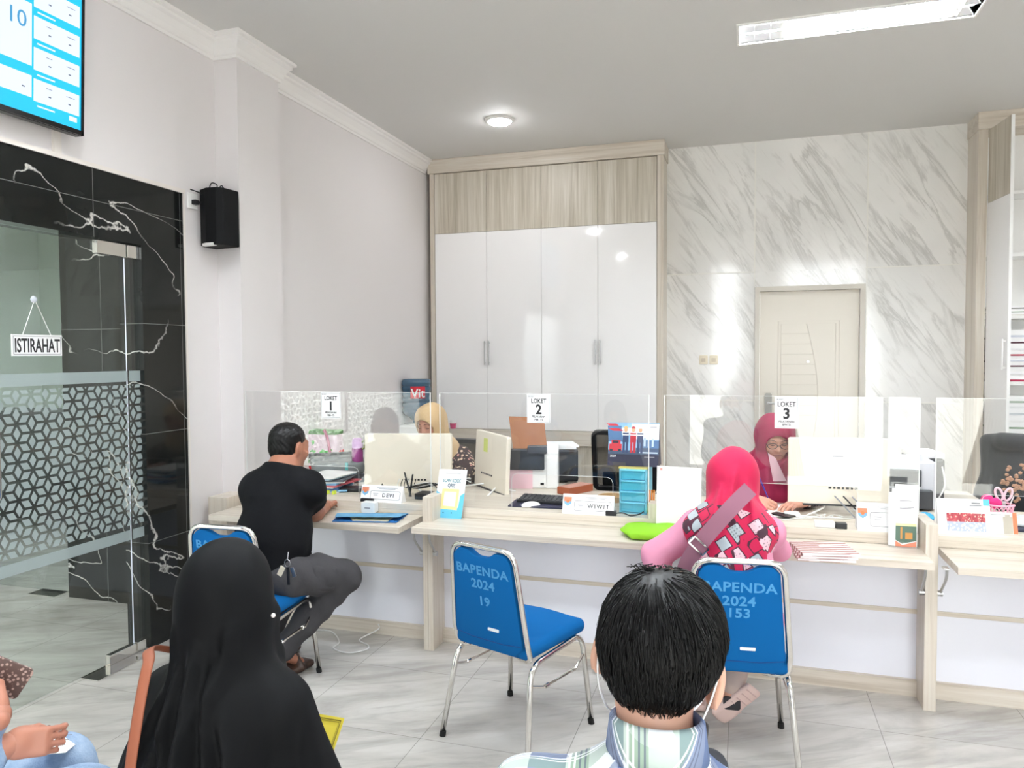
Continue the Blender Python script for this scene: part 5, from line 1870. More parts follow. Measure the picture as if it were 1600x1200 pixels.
# covered chair on the right
dcx = thing('draped_chair', 'chair under a black cover with gold embroidery, behind the right counter', 'chair', (1.62, 5.2, 0), None)
dc0 = Vector((1.5930, 5.1500, 0.7961))
S_ = SDF().rbox((dc0.x + 0.03, 5.18, 0.70), (0.25, 0.05, 0.40), 0.045, Matrix.Rotation(R(-6), 3, 'X'), 0.04)
S_.cap((dc0.x - 0.12, 5.15, 1.065), (dc0.x + 0.17, 5.15, 1.055), 0.045, 0.04, 0.04)
S_.ell((dc0.x + 0.03, 5.17, 0.62), (0.30, 0.09, 0.34), None, 0.06)
S_.disp(lambda P: crease(P, 24, (0.9, 0.2, 0.35), 0.006))
S_.cut((0, 0, 0.40), (0, 0, -1), 0.01)
S_.build('cover', mat('black_velvet', C(20, 24, 28), 0.75, sheen=0.2), dcx, h=0.011)
mgold = mat('gold_thread', C(196, 150, 120), 0.5, 0.2)
em = MB()
rnd = random.Random(2)
for k in range(60):
    a, rr = rnd.uniform(0, 6.28), rnd.uniform(0, 1) ** 0.6
    p = Vector((1.5462, 5.0200, 0.8273)) + Vector((0.085 * rr * math.cos(a), 0, 0.115 * rr * math.sin(a)))
    p.y = 5.088
    em.ball(p, (0.012, 0.005, 0.010), 6)
eo = em.build('embroidery', mgold, dcx)
eo['kind'] = 'stuff'
for sx_ in (-0.2, 0.24):
    for y in (5.12, 5.5):
        MB().cyl((dc0.x + sx_, y, 0), (dc0.x + sx_, y, 0.45), 0.014, n=10).build('leg', m_chrome, dcx)
MB().box(dc0.x - 0.21, dc0.x + 0.25, 5.10, 5.52, 0.44, 0.48).build('seat', m_black2, dcx, bevel=0.01)

# ------------------------------------------------------------------ water dispenser
wd = thing('water_dispenser', 'white water dispenser in the back left corner under the blue gallon bottle', 'water dispenser', (-2.72, 6.45, 0))
gx, gy = (-2.9501, 6.4500, 1.0279)[0], 6.45
zt = (-2.9053, 6.3500, 0.9535)[2]
MB().box(gx - 0.14, gx + 0.15, gy - 0.15, gy + 0.15, 0.02, zt).build('body', m_white, wd, bevel=0.02)
MB().box(gx - 0.10, gx + 0.10, gy - 0.165, gy - 0.148, zt - 0.30, zt - 0.10).build('tap_panel', mat('pale_grey_plastic'), wd, bevel=0.006)
for k, mm in ((-0.04, m_red), (0.04, m_bluep)):
    MB().cyl((gx + k, gy - 0.19, zt - 0.16), (gx + k, gy - 0.16, zt - 0.16), 0.012, n=10).build('tap', mm, wd)
MB().lathe([(0.06, 0), (0.11, 0), (0.115, 0.012), (0.06, 0.014)], (gx, gy, zt), 24).build('collar', m_white, wd, smooth='auto')
gb = thing('water_gallon', 'large blue water bottle with a red label, upside down on the dispenser', 'water bottle', (gx, gy, zt))
m_gal = mat('blue_bottle_plastic', C(76, 112, 140), 0.15, spec=0.6)
m_gal.node_tree.nodes['Principled BSDF'].inputs['Transmission Weight'].default_value = 0.25
prof = [(0.0, 0.0), (0.035, 0.0), (0.035, 0.02), (0.06, 0.045), (0.115, 0.08), (0.134, 0.105)]
z = 0.105
for k in range(5):
    prof += [(0.137, z + 0.012), (0.137, z + 0.034), (0.128, z + 0.042), (0.128, z + 0.050)]
    z += 0.054
prof += [(0.137, z + 0.01), (0.137, z + 0.04), (0.126, z + 0.06), (0.0, z + 0.06)]
gz = zt + 0.012
sc_g = ((-2.9459, 6.4500, 1.3775)[2] - gz) / (z + 0.06)
gal = MB().lathe([(r, zz * sc_g) for r, zz in prof], (gx, gy, gz), 32).build('shell', m_gal, gb, smooth=True)
lb = MB()
ztop = (-2.8874, 6.3200, 1.3112)[2]
zlo = (-2.8887, 6.3200, 1.1991)[2]
lbl = []
for k in range(9):
    a = R(-88 + k * 7.2)
    lbl.append((gx + 0.1395 * math.cos(a), gy + 0.1395 * math.sin(a)))
for (x_, y_), (x2, y2) in zip(lbl, lbl[1:]):
    lb.poly([(x_, y_, zlo), (x2, y2, zlo), (x2, y2, ztop), (x_, y_, ztop)])
lb.build('label', mat('red_label', C(214, 36, 56), 0.5), gb)
aa = R(-60)
dv = Vector((math.cos(aa), math.sin(aa), 0))
tv_ = Vector((-math.sin(aa), math.cos(aa), 0))
text('lettering', 'Vit', 0.115, Vector((gx, gy, zlo + 0.012)) + dv * 0.145, tv_, Z3, m_paper, gb, bold=0.002, sx=0.95)
cu = thing('paper_cup', 'pink and white cup on the tall cabinet ledge behind the beige headscarf', 'cup', (-2.7706, 6.9200, 0.8788))
b0 = Vector(((-2.7726, 6.9250, 0.8783)[0], 6.925, 0.868))
MB().lathe([(0.0, 0), (0.026, 0), (0.034, 0.055), (0.0, 0.055)], b0, 20).build('cup_body', mat('magenta_cup', C(206, 50, 110), 0.5), cu, smooth='auto')
MB().lathe([(0.0345, 0.055), (0.036, 0.06), (0.030, 0.085), (0.0, 0.088)], b0, 20).build('lid', m_white, cu, smooth='auto')

# ------------------------------------------------------------------ papers in the right cabinet
spines = [C(226, 226, 222), C(150, 172, 150), C(208, 210, 212), C(236, 236, 232), C(120, 146, 120), C(220, 224, 226), C(176, 190, 176), C(200, 206, 212)]


def stack(z, n, th, xa, xb, kind, labelfn, cols, group, tilt=2.0):
    rnd = random.Random(int(z * 100))
    zz = z + 0.0005
    for i in range(n):
        h = th * rnd.uniform(0.75, 1.25)
        c0 = ((xa + xb) / 2 + rnd.uniform(-.012, .012), YR + 0.165 + rnd.uniform(-.01, .01), zz + h / 2)
        o = thing(kind, labelfn(i, n), 'file' if kind == 'file_bundle' else 'paper', c0, group)
        Mz_ = rotz(R(rnd.uniform(-tilt, tilt)))
        MB().obox(c0, (xb - xa, 0.23, h), Mz_).build('pages', m_paper, o)
        MB().obox(Vector(c0) + Mz_ @ Vector((0, -0.0005, -h * 0.36)), (xb - xa + 0.002, 0.2325, h * 0.26), Mz_).build('cover', mat('spine_%s' % str(cols[i % len(cols)])[:20], cols[i % len(cols)], 0.6), o)
        zz += h + 0.0008


ordn = ['lowest', 'second lowest', 'third', 'fourth', 'fifth', 'sixth', 'seventh', 'eighth', 'ninth', 'tenth']


def lab(shelf_name):
    return lambda i, n: ('topmost' if i == n - 1 else ordn[i] + (' from below' if i > 1 else '')) + ' bundle of papers on ' + shelf_name


stack(0.845, 7, 0.052, 1.925, 2.17, 'file_bundle', lab('the lowest open cabinet shelf at right'), [C(130, 156, 128), C(226, 228, 226), C(110, 140, 108), C(232, 232, 230), C(190, 196, 200), C(222, 224, 224), C(150, 170, 150)], 'papers on the lowest open shelf', 5)
stack(SHZ[0], 9, 0.050, 1.925, 2.03, 'file_bundle', lab('the second open cabinet shelf, left pile'), [C(220, 220, 226), C(200, 204, 214), C(230, 230, 232), C(90, 92, 98)], 'papers in the left pile on the second shelf')
stack(SHZ[0], 8, 0.052, 2.04, 2.28, 'file_bundle', lab('the second open cabinet shelf, right pile'), [C(168, 30, 70), C(230, 226, 226), C(80, 30, 50), C(200, 60, 100)], 'papers in the right pile on the second shelf')
stack(SHZ[1], 3, 0.024, 1.93, 2.2, 'file_bundle', lab('the third open cabinet shelf at right'), [C(214, 208, 198), C(150, 40, 40), C(92, 92, 84)], 'papers on the third open shelf')

# sign on the glass door
sg_ = thing('hanging_sign', 'white sign reading ISTIRAHAT hung by a string on the glass door', 'sign', (-3.1100, 2.6393, 1.6542))
xs_ = -3.128
ya, yb2 = (-3.1280, 2.5343, 1.6533)[1], (-3.1280, 2.7904, 1.6558)[1]
zt_, zb_ = (-3.1280, 2.6563, 1.7047)[2], (-3.1280, 2.6530, 1.6073)[2]
yc_, zc_ = (ya + yb2) / 2, (zt_ + zb_) / 2
Ms2 = Matrix((Vector((0, 1, 0)), Vector((-1, 0, 0)), Vector((0, 0, 1)))).transposed()
MB().box(xs_ - 0.003, xs_ + 0.003, ya, yb2, zb_, zt_).build('board', m_paper, sg_)
MB().frame2((xs_ + 0.0034, yc_, zc_), (yb2 - ya) * 0.95, (zt_ - zb_) * 0.86, 0.001, 0.002, -0.0004, 0.0004, Ms2, k=1).build('border', m_greyink, sg_)
lt = text('lettering', 'ISTIRAHAT', 0.088, (xs_ + 0.0036, yc_, zc_ - 0.031), (0, 1, 0), (0, 0, 1), m_ink, sg_, bold=0.0016, sx=(yb2 - ya) * 0.86 / 0.40)
hk_ = Vector((-3.1280, 2.6553, 1.8666))
MB().tube([(xs_, ya + (yb2 - ya) * 0.22, zt_), hk_, (xs_, ya + (yb2 - ya) * 0.78, zt_)], 0.002, 6).build('string', m_white, sg_)
MB().lathe([(0.0, 0), (0.017, 0), (0.014, 0.006), (0.006, 0.012), (0.0, 0.012)], (-3.1335, hk_.y, hk_.z), 18, Matrix.Rotation(R(90), 3, 'Y')).build('suction_hook', mat('frosted_rubber', C(190, 196, 205), 0.3), sg_, smooth='auto')
# floor cable
cable('cable', 'white cable lying in a loop on the floor below the left counter', [(-2.4595, 3.7378, 0.0040), (-2.2927, 3.7763, 0.0040), (-2.1536, 3.6456, 0.0040), (-2.1366, 3.5556, 0.0040), (-2.0248, 3.5245, 0.0040), (-1.9566, 3.5902, 0.0040), (-1.9768, 3.6497, 0.0040), (-2.0622, 3.7117, 0.0040), (-2.00, 3.815, 0.03), (-2.00, 3.819, 0.06)], 0.004, m_cable_w)

# ------------------------------------------------------------------ blue banquet chairs
m_blue = mat('blue_fabric', C(5, 94, 158), 0.9, spec=0.2, bump=(600, 0.15, 0.001))
m_stencil = mat('faded_stencil_paint', C(74, 150, 204), 0.8)
m_tagp = mat('chair_tag', C(225, 228, 230), 0.4)


def banquet_chair(label, lines, cutoff=None):
    ch = thing('banquet_chair', label, 'chair', (0, 0, 0), 'blue banquet chairs')
    tl = 0.13

    def yb(z):
        return -0.178 - (z - 0.42) * tl
    # back frame: one bent tube
    pts = [(-0.10, -0.13, 0.385), (-0.185, -0.155, 0.385), (-0.188, yb(0.46), 0.46), (-0.158, yb(0.835), 0.835), (0.158, yb(0.835), 0.835), (0.188, yb(0.46), 0.46), (0.185, -0.155, 0.385), (0.10, -0.13, 0.385)]
    MB().tube(fillet(pts, 0.062, 7), 0.0115, 10).build('back_frame', m_chrome, ch, smooth=True)
    # backrest pad with dipped upper edge
    n = 18
    top = []
    for i in range(n + 1):
        x = -0.146 + 0.292 * i / n
        z = 0.822 - 0.026 * math.exp(-(x / 0.056) ** 4)
        if abs(x) > 0.105:
            z -= 0.030 * ((abs(x) - 0.105) / 0.041) ** 2
        top.append((x, z))
    bot = [(0.172, 0.47), (0.165, 0.435), (0.13, 0.405), (-0.13, 0.405), (-0.165, 0.435), (-0.172, 0.47)]
    outl = top + bot
    bk = MB()
    bk.rings([[(x * s, yb(0.62 + (z - 0.62) * s) + d, 0.62 + (z - 0.62) * s) for x, z in outl] for s, d in ((0.94, -0.016), (0.985, -0.012), (1.0, -0.002), (1.0, 0.012), (0.97, 0.024), (0.9, 0.032))])
    back = bk.build('backrest', m_blue, ch, smooth='auto')
    sm_ = MB().tube([(-0.166, yb(0.46) - 0.0155, 0.458), (-0.08, yb(0.45) - 0.0165, 0.448), (0.08, yb(0.45) - 0.0165, 0.448), (0.166, yb(0.46) - 0.0155, 0.458)], 0.0022, 6)
    sm_.build('seam', mat('dark_blue_seam', C(10, 70, 130), 0.9), back)
    for s, z, size in lines:
        text('lettering', s, size, (0, yb(z) - 0.0165, z), (1, 0, 0), (0, -tl, 1), m_stencil, back, bold=0.0012, sx=1.12, spacing=1.05)
    MB().rbox2((0.035, yb(0.50), 0.50), 0.056, 0.012, 0.003, -0.0185, -0.013).build('maker_tag', m_tagp, back)
    # seat cushion
    st = SDF().rbox((0, 0.03, 0.425), (0.195, 0.215, 0.032), 0.03)
    st.ell((0, 0.05, 0.452), (0.16, 0.17, 0.016), k=0.02)
    st.build('seat', m_blue, ch, h=0.009)
    for sg in (-1, 1):
        pts = [(sg * 0.222, -0.233, 0.012), (sg * 0.190, -0.165, 0.375), (sg * 0.190, 0.205, 0.398), (sg * 0.222, 0.233, 0.012)]
        MB().tube(fillet(pts, 0.07, 7), 0.0115, 10).build('leg_frame', m_chrome, ch, smooth=True)
        a, b = Vector((sg * 0.198, -0.176, 0.30)), Vector((sg * 0.198, 0.215, 0.315))
        m_ = MB().tube([a, (sg * 0.206, -0.1, 0.275), (sg * 0.207, 0.13, 0.275), b], 0.006, 8)
        m_.cyl((sg * 0.207, -0.09, 0.275), (sg * 0.207, -0.07, 0.275), 0.0095).cyl((sg * 0.207, 0.10, 0.275), (sg * 0.207, 0.12, 0.275), 0.0095)
        m_.build('stretcher', m_chrome, ch, smooth='auto')
        for y in (-0.233, 0.233):
            MB().cyl((sg * 0.2222, y * 1.002, 0.0), (sg * 0.2205, y * 0.985, 0.022), 0.0135, 0.0135, 14).build('foot_cap', m_rubber, ch, smooth='auto')
    return ch


def place(o, x, y, deg):
    o.location = (x, y, 0)
    o.rotation_euler = (0, 0, R(-deg))


ch2 = banquet_chair('empty blue chair stencilled 2024 and 19, standing before the middle counter', [('BAPENDA', 0.722, 0.052), ('2024', 0.665, 0.052), ('19', 0.595, 0.052)])
place(ch2, -0.917, 3.003, 20.3)
ch3 = banquet_chair('blue chair stencilled 153, under the woman in the crimson headscarf', [('BAPENDA', 0.722, 0.052), ('2024', 0.668, 0.052), ('153', 0.622, 0.05)])
place(ch3, -0.041, 3.084, -6)
ch1 = banquet_chair('blue chair under the man in the black T-shirt, its back half hidden', [('BAPENDA', 0.738, 0.05)])
place(ch1, -2.255, 3.024, -4)


def stool(label, x, y):
    o = thing('stool', label, 'stool', (x, y, 0), 'stools in the waiting row')
    SDF().rbox((x, y, 0.415), (0.19, 0.18, 0.025), 0.022).build('seat', m_blue, o, h=0.011)
    for sx in (-1, 1):
        for sy in (-1, 1):
            MB().cyl((x + sx * 0.19, y + sy * 0.18, 0.0), (x + sx * 0.15, y + sy * 0.14, 0.395), 0.0115, n=10).build('leg', m_chrome, o, smooth='auto')
    return o


stool('stool under the woman in the black veil', -1.06, 1.32)
stool('stool under the man in the plaid shirt', -0.09, 1.03)
stool('stool under the woman in pale denim', -1.88, 0.95)

# ------------------------------------------------------------------ people
m_skinA = mat('skin_brown', C(168, 112, 88), 0.5, sss=0.08)
m_skinB = mat('skin_tan', C(206, 160, 138), 0.5, sss=0.08)
m_skinC = mat('skin_light_tan', C(212, 158, 136), 0.5, sss=0.08)
m_skinD = mat('skin_warm_brown', C(186, 126, 104), 0.5, sss=0.08)
m_hair = mat('black_hair', C(9, 8, 8), 0.45, spec=0.25)
m_tee = mat('black_cotton', C(14, 15, 18), 0.9, spec=0.2, bump=(25, 0.25, 0.01))
m_lip = mat('lips', C(150, 84, 78), 0.5)
m_lash = mat('eyelash', C(30, 22, 20), 0.6)


def axes(fwd, up=(0, 0, 1)):
    f = Vector(fwd).normalized()
    r = f.cross(Vector(up)).normalized()
    u = r.cross(f)
    return r, f, u, Matrix((r, f, u)).transposed()


def P3(c, A, x, y, z, s=1.0):
    r, f, u, _ = A
    return Vector(c) + (r * x + f * y + u * z) * s


def head(S, c, A, s=1.0, ears=True, neck=None):
    M = A[3]

    def p(x, y, z):
        return P3(c, A, x, y, z, s)

    def e(x, y, z, a, b, d, k=0.02, sub=False):
        S.ell(p(x, y, z), (a * s, b * s, d * s), M, k, sub)
    e(0, -0.012, 0.03, 0.074, 0.092, 0.088)
    e(0, 0.024, -0.045, 0.058, 0.066, 0.076, 0.04)
    e(0, 0.056, -0.098, 0.028, 0.028, 0.02, 0.03)
    e(0, 0.078, 0.026, 0.05, 0.016, 0.014, 0.02)
    for sg in (-1, 1):
        e(sg * 0.031, 0.097, 0.008, 0.017, 0.013, 0.010, 0.012, True)
        e(sg * 0.031, 0.081, 0.006, 0.014, 0.011, 0.011, 0.004)
        e(sg * 0.038, 0.058, -0.03, 0.024, 0.026, 0.024, 0.03)
        if ears:
            e(sg * 0.083, -0.008, -0.004, 0.012, 0.023, 0.035, 0.008)
            e(sg * 0.094, -0.002, -0.002, 0.006, 0.010, 0.018, 0.006, True)
    S.cap(p(0, 0.088, 0.006), p(0, 0.103, -0.027), 0.009 * s, 0.0135 * s, 0.012)
    for sg in (-1, 1):
        e(sg * 0.013, 0.09, -0.031, 0.009, 0.010, 0.008, 0.008)
    e(0, 0.084, -0.061, 0.023, 0.011, 0.006, 0.006)
    e(0, 0.083, -0.073, 0.019, 0.011, 0.007, 0.006)
    if neck is not None:
        S.cap(p(0, -0.02, -0.05), neck, 0.053 * s, 0.06 * s, 0.03)


def face_parts(parent, c, A, s=1.0, brow=True):
    def p(x, y, z):
        return P3(c, A, x, y, z, s)
    for sg in (-1, 1):
        MB().tube([p(sg * x, 0.0925 - abs(x - 0.031) * 0.45, 0.001 - (0.0028 if 0.022 < x < 0.04 else 0)) for x in (0.016, 0.023, 0.031, 0.039, 0.046)], 0.0016 * s, 6).build('eyelid_line', m_lash, parent)
        MB().tube([p(sg * x, 0.0965 - (x - 0.014) * 0.42, 0.026 + (0.005 if 0.02 < x < 0.045 else 0)) for x in (0.014, 0.024, 0.034, 0.044, 0.053)], [0.0022 * s, 0.003 * s, 0.003 * s, 0.0024 * s, 0.0014 * s], 6, flat=0.6).build('eyebrow', mat('brow', C(58, 42, 38), 0.8), parent)
    MB().tube([p(x, 0.0935 - abs(x) * 0.35, -0.0645 - abs(x) * 0.06) for x in (-0.024, -0.014, -0.005, 0.0, 0.005, 0.014, 0.024)], [0.001, 0.0035, 0.0042, 0.0036, 0.0042, 0.0035, 0.001], 8).build('lips', m_lip, parent)


def hand(wrist, palm_dir, palm_nrm, curl=0.5, right=True, spread=0.06, thumb_out=0.6, s=1.0, grip=0.0):
    """palm_dir: wrist towards knuckles; palm_nrm: out of the palm. curl 0 straight .. 1 fist"""
    S = SDF()
    d = Vector(palm_dir).normalized()
    n = Vector(palm_nrm)
    n = (n - d * n.dot(d)).normalized()
    x = d.cross(n) * (1 if right else -1)      # towards the thumb side
    M = Matrix((x, d, n)).transposed()
    w = Vector(wrist)
    S.rbox(w + d * 0.052 * s, (0.040 * s, 0.048 * s, 0.0145 * s), 0.013 * s, M, 0.012)
    S.ell(w + d * 0.03 * s + x * 0.024 * s + n * 0.008 * s, (0.020 * s, 0.032 * s, 0.017 * s), M, 0.012)
    S.cap(w - d * 0.02 * s, w + d * 0.02 * s, 0.025 * s, 0.025 * s, 0.02)
    L = [0.040, 0.025, 0.020]
    for i, (off, ln) in enumerate(((0.030, 0.93), (0.010, 1.03), (-0.010, 0.97), (-0.029, 0.78))):
        q = w + d * (0.096 - (0.006 if i == 3 else 0)) * s + x * off * s
        ang = 0.0
        fd = (d + x * (1.3 - i) * spread * 0.5).normalized()
        rad = (0.0088, 0.0082, 0.0076, 0.0066)
        if i == 3:
            rad = (0.0076, 0.007, 0.0064, 0.0057)
        pts = [q]
        for j, l in enumerate(L):
            ang += curl * (0.75, 1.35, 0.9)[j] * (1 + 0.06 * i)
            q = q + (fd * math.cos(ang) + n * math.sin(ang)) * l * ln * s
            pts.append(q)
        for j in range(3):
            S.cap(pts[j], pts[j + 1], rad[j] * s, rad[j + 1] * s, 0.004)
    t0 = w + d * 0.028 * s + x * 0.032 * s + n * 0.008 * s
    td = (d * 0.75 + x * thumb_out + n * (0.35 + 0.5 * grip)).normalized()
    t1 = t0 + td * 0.040 * s
    td2 = (d * 0.9 + x * (thumb_out - 0.45) + n * (0.35 + 0.4 * grip)).normalized()
    t2 = t1 + td2 * 0.030 * s
    S.cap(t0, t1, 0.0115 * s, 0.0098 * s, 0.006).cap(t1, t2, 0.0098 * s, 0.0076 * s, 0.004)
    S.tip = t2
    return S


def arm(S, sh, el, wr, r=(0.05, 0.042, 0.04, 0.027), k=0.02):
    S.cap(sh, el, r[0], r[1], k).cap(el, wr, r[2], r[3], k)


# ---- man in black T-shirt on the left chair
pl = thing('person', 'man in black T-shirt and charcoal trousers, leaning his arms on the left counter', 'person', (-2.25, 3.2, 0), 'people in the hall')
hc = Vector((-2.262, 3.365, 1.128))
A = axes((0.30, 0.95, -0.12))
nb = Vector((-2.255, 3.29, 1.015))
B = SDF()
head(B, hc, A, 1.02, True, nb)
shL, shR = Vector((-2.405, 3.30, 0.918)), Vector((-2.095, 3.29, 0.93))
elL, elR = Vector((-2.50, 3.58, 0.752)), Vector((-2.215, 3.52, 0.757))
wrL, wrR = Vector((-2.39, 3.735, 0.738)), Vector((-2.285, 3.735, 0.738))
hipL, hipR = Vector((-2.30, 3.15, 0.53)), Vector((-2.12, 3.12, 0.53))
knL, knR = Vector((-2.34, 3.52, 0.50)), Vector((-1.985, 3.41, 0.455))
anL, anR = Vector((-2.38, 3.34, 0.09)), Vector((-2.185, 3.17, 0.115))
B.chain([nb, (-2.24, 3.24, 0.85), (-2.21, 3.16, 0.56)], [0.08, 0.12, 0.12], 0.05)
B.cap(shL, shR, 0.05, 0.05, 0.04)
arm(B, shL, elL, wrL)
arm(B, shR, elR, wrR, (0.055, 0.049, 0.05, 0.031))
B.chain([hipL, knL, anL], [0.075, 0.05, 0.03]).chain([hipR, knR, anR], [0.075, 0.05, 0.03])
B.cap(anL, anL + Vector((0.03, 0.12, -0.055)), 0.03, 0.022).cap(anR, anR + Vector((0.02, 0.11, -0.08)), 0.03, 0.022)
h1 = hand(wrR, (-0.15, 1, 0), (0.35, 0, -1), 0.5, True)
h2 = hand(wrL, (0.6, 0.85, 0.05), (0.3, -0.2, -1), 0.35, False)
B.build('body', m_skinA, pl, h=0.009, extra=((h1, 0.004), (h2, 0.004)))
T = SDF()
T.chain([nb + Vector((0, -0.015, -0.015)), (-2.245, 3.245, 0.88), (-2.235, 3.19, 0.70), (-2.225, 3.15, 0.585)], [0.085, 0.150, 0.160, 0.160], 0.07)
T.ell((-2.257, 3.275, 0.915), (0.20, 0.125, 0.11), rotz(R(-6)), 0.07)
T.cap(nb + Vector((0, 0, -0.02)), shL + Vector((0.03, 0, 0.0)), 0.07, 0.07, 0.06).cap(nb + Vector((0, 0, -0.02)), shR - Vector((0.03, 0, 0.0)), 0.07, 0.07, 0.06)
T.ell((-2.25, 3.18, 0.72), (0.185, 0.145, 0.16), rotz(R(-8)), 0.06)
T.cap(shL, shR, 0.066, 0.066, 0.05)
T.ell((-2.35, 3.255, 0.89), (0.10, 0.10, 0.11), None, 0.06)
T.cap(shL, shL + (elL - shL) * 0.62, 0.064, 0.062, 0.055).cap(shR, shR + (elR - shR) * 0.58, 0.070, 0.068, 0.055)
T.cut(nb + Vector((0, 0.01, 0.035)), (0.05, 0.18, 1), 0.004)
for s_, e_ in ((shL, elL), (shR, elR)):
    q = s_ + (e_ - s_) * 0.60
    dn = np.array((e_ - s_).normalized())
    qq = np.array(q)
    T.carve(lambda P, q=qq, dn=dn: np.minimum((P - q) @ dn, 0.14 - np.linalg.norm(P - q, axis=-1)), 0.004)
T.cut((-2.2, 3.2, 0.545), (0, 0, -1), 0.006)
T.disp(lambda P: crease(P, 38, (0.35, 0.2, 0.9), 0.0045) + crease(P, 22, (-0.6, 0.3, 0.7), 0.004, 1.0))
T.build('shirt', m_tee, pl, h=0.009)
m_trou = mat('charcoal_cotton', C(62, 61, 64), 0.85, bump=(40, 0.3, 0.006))
Q = SDF()
Q.ell((-2.215, 3.14, 0.55), (0.175, 0.14, 0.085), None, 0.05)
Q.chain([hipL, knL, anL + Vector((0, 0, 0.03))], [0.098, 0.078, 0.06], 0.03).chain([hipR, hipR * 0.5 + knR * 0.5 + Vector((0, 0, 0.01)), knR, anR + Vector((0, 0, 0.035))], [0.105, 0.098, 0.084, 0.062], 0.03)
Q.disp(lambda P: crease(P, 55, (0.6, 0.5, 0.4), 0.004) + crease(P, 30, (0.2, -0.5, 0.8), 0.004, 2))
tr_ = Q.build('trousers', m_trou, pl, h=0.009)
pk = SDF().rbox((-2.02, 3.235, 0.50), (0.055, 0.075, 0.062), 0.02, axes((0.45, 0.89, -0.2))[3])
pk.build('cargo_pocket', m_trou, tr_, h=0.007)
Hh = SDF()
Hh.ell(P3(hc, A, 0, -0.022, 0.046), (0.083, 0.097, 0.082), A[3])
Hh.ell(P3(hc, A, 0, -0.045, -0.02), (0.076, 0.062, 0.062), A[3], 0.04)
for sg in (-1, 1):
    Hh.ell(P3(hc, A, sg * 0.085, 0.0, -0.02), (0.016, 0.026, 0.040), A[3], 0.008, True)
fr_ = np.array(P3(hc, A, 0, 0.075, 0.05))
Hh.cut(fr_, A[1] - A[2] * 0.35, 0.01)
Hh.cut(P3(hc, A, 0, -0.05, -0.066), -A[2] * 1.0 + A[1] * 0.40, 0.01)
Hh.disp(lambda P: 0.0009 * np.sin(P[..., 0] * 300 + 5 * np.sin(60 * P[..., 2])) + 0.0007 * np.sin(P[..., 1] * 260 + P[..., 2] * 150))
Hh.build('hair', m_hair, pl, h=0.0045)
for an, dv in ((anL, (0.03, 0.12, -0.055)), (anR, (0.02, 0.11, -0.08))):
    f = Vector((dv[0], dv[1], 0)).normalized()
    ax = axes(f)
    c0 = Vector((an.x, an.y, 0.02)) + f * 0.05
    s_ = SDF().rbox(c0, (0.045, 0.125, 0.018), 0.015, ax[3])
    s_.cap(c0 + ax[0] * 0.045 + Vector((0, 0, 0.005)) + f * 0.03, c0 + Vector((0, 0, 0.06)) + f * 0.03, 0.014, 0.014, 0.02).cap(c0 - ax[0] * 0.045 + Vector((0, 0, 0.005)) + f * 0.03, c0 + Vector((0, 0, 0.06)) + f * 0.03, 0.014, 0.014, 0.02)
    s_.build('sandal', mat('dark_brown_leather', C(58, 38, 28), 0.5), pl, h=0.007)
ky = thing('key_ring', 'bunch of keys with white tag hanging at the black T-shirt man\'s hip', 'keys', (-2.0401, 3.0000, 0.6309))
kp = Vector((-2.0299, 2.9850, 0.6357))
MB().tube([kp + Vector((0.015 * math.cos(a), 0, 0.018 * math.sin(a))) for a in np.linspace(0, 2 * math.pi, 17)[:-1]], 0.0015, 6, closed=True).cyl(kp + Vector((0, 0, 0.015)), kp + Vector((0, 0.01, 0.05)), 0.003).build('ring', m_steel, ky)
MB().obox(kp + Vector((-0.035, 0, -0.04)), (0.026, 0.003, 0.05), Matrix.Rotation(R(28), 3, 'Y')).build('tag', mat('ivory_plastic'), ky, bevel=0.001)
MB().obox(kp + Vector((0.005, 0, -0.06)), (0.016, 0.008, 0.085), Matrix.Rotation(R(-3), 3, 'Y')).build('fob', m_black, ky, bevel=0.003)
MB().obox(kp + Vector((0.03, 0, -0.04)), (0.02, 0.002, 0.045), Matrix.Rotation(R(-22), 3, 'Y')).build('key', m_steel, ky, bevel=0.001)

# ---- woman in black veil, foreground
pv = thing('person', 'woman seen from behind in a long black veil, brown bag strap on her shoulder', 'person', (-1.05, 1.35, 0), 'people in the hall')
vc = Vector((-1.068, 1.365, 1.085))
A = axes((-0.1, 1, -0.12))
B = SDF()
head(B, vc, A, 0.94, False, (-1.06, 1.34, 0.94))
B.chain([(-1.06, 1.34, 0.94), (-1.055, 1.33, 0.75), (-1.05, 1.33, 0.54)], [0.07, 0.11, 0.13], 0.05)
B.cap((-1.20, 1.34, 0.85), (-0.94, 1.36, 0.85), 0.045, 0.045, 0.04)
arm(B, (-1.23, 1.35, 0.84), (-1.25, 1.40, 0.62), (-1.16, 1.54, 0.62))
arm(B, (-0.93, 1.37, 0.84), (-0.95, 1.44, 0.62), (-1.08, 1.49, 0.62))
for sx_ in (-0.09, 0.09):
    B.chain([(-1.07 + sx_, 1.34, 0.52), (-1.30 + sx_, 1.68, 0.52), (-1.30 + sx_, 1.67, 0.09)], [0.08, 0.055, 0.035])
    B.cap((-1.30 + sx_, 1.67, 0.05), (-1.37 + sx_, 1.79, 0.03), 0.035, 0.025)
hv1 = hand((-1.16, 1.54, 0.62), (0.6, 0.8, 0), (0, 0, -1), 0.4, False)
hv2 = hand((-1.08, 1.49, 0.62), (0.1, 1, 0.1), (-0.9, 0.2, 0.2), 0.5, True)
B.build('body', m_skinA, pv, h=0.011, extra=((hv1, 0.005), (hv2, 0.005)))
m_veil = mat('black_veil', C(7, 8, 10), 0.75, spec=0.18)
D = SDF()
D.ell(vc + Vector((-0.010, -0.012, 0.014)), (0.088, 0.112, 0.104), A[3], 0.03)
D.ell(vc + Vector((-0.006, -0.02, -0.07)), (0.080, 0.105, 0.115), None, 0.05)
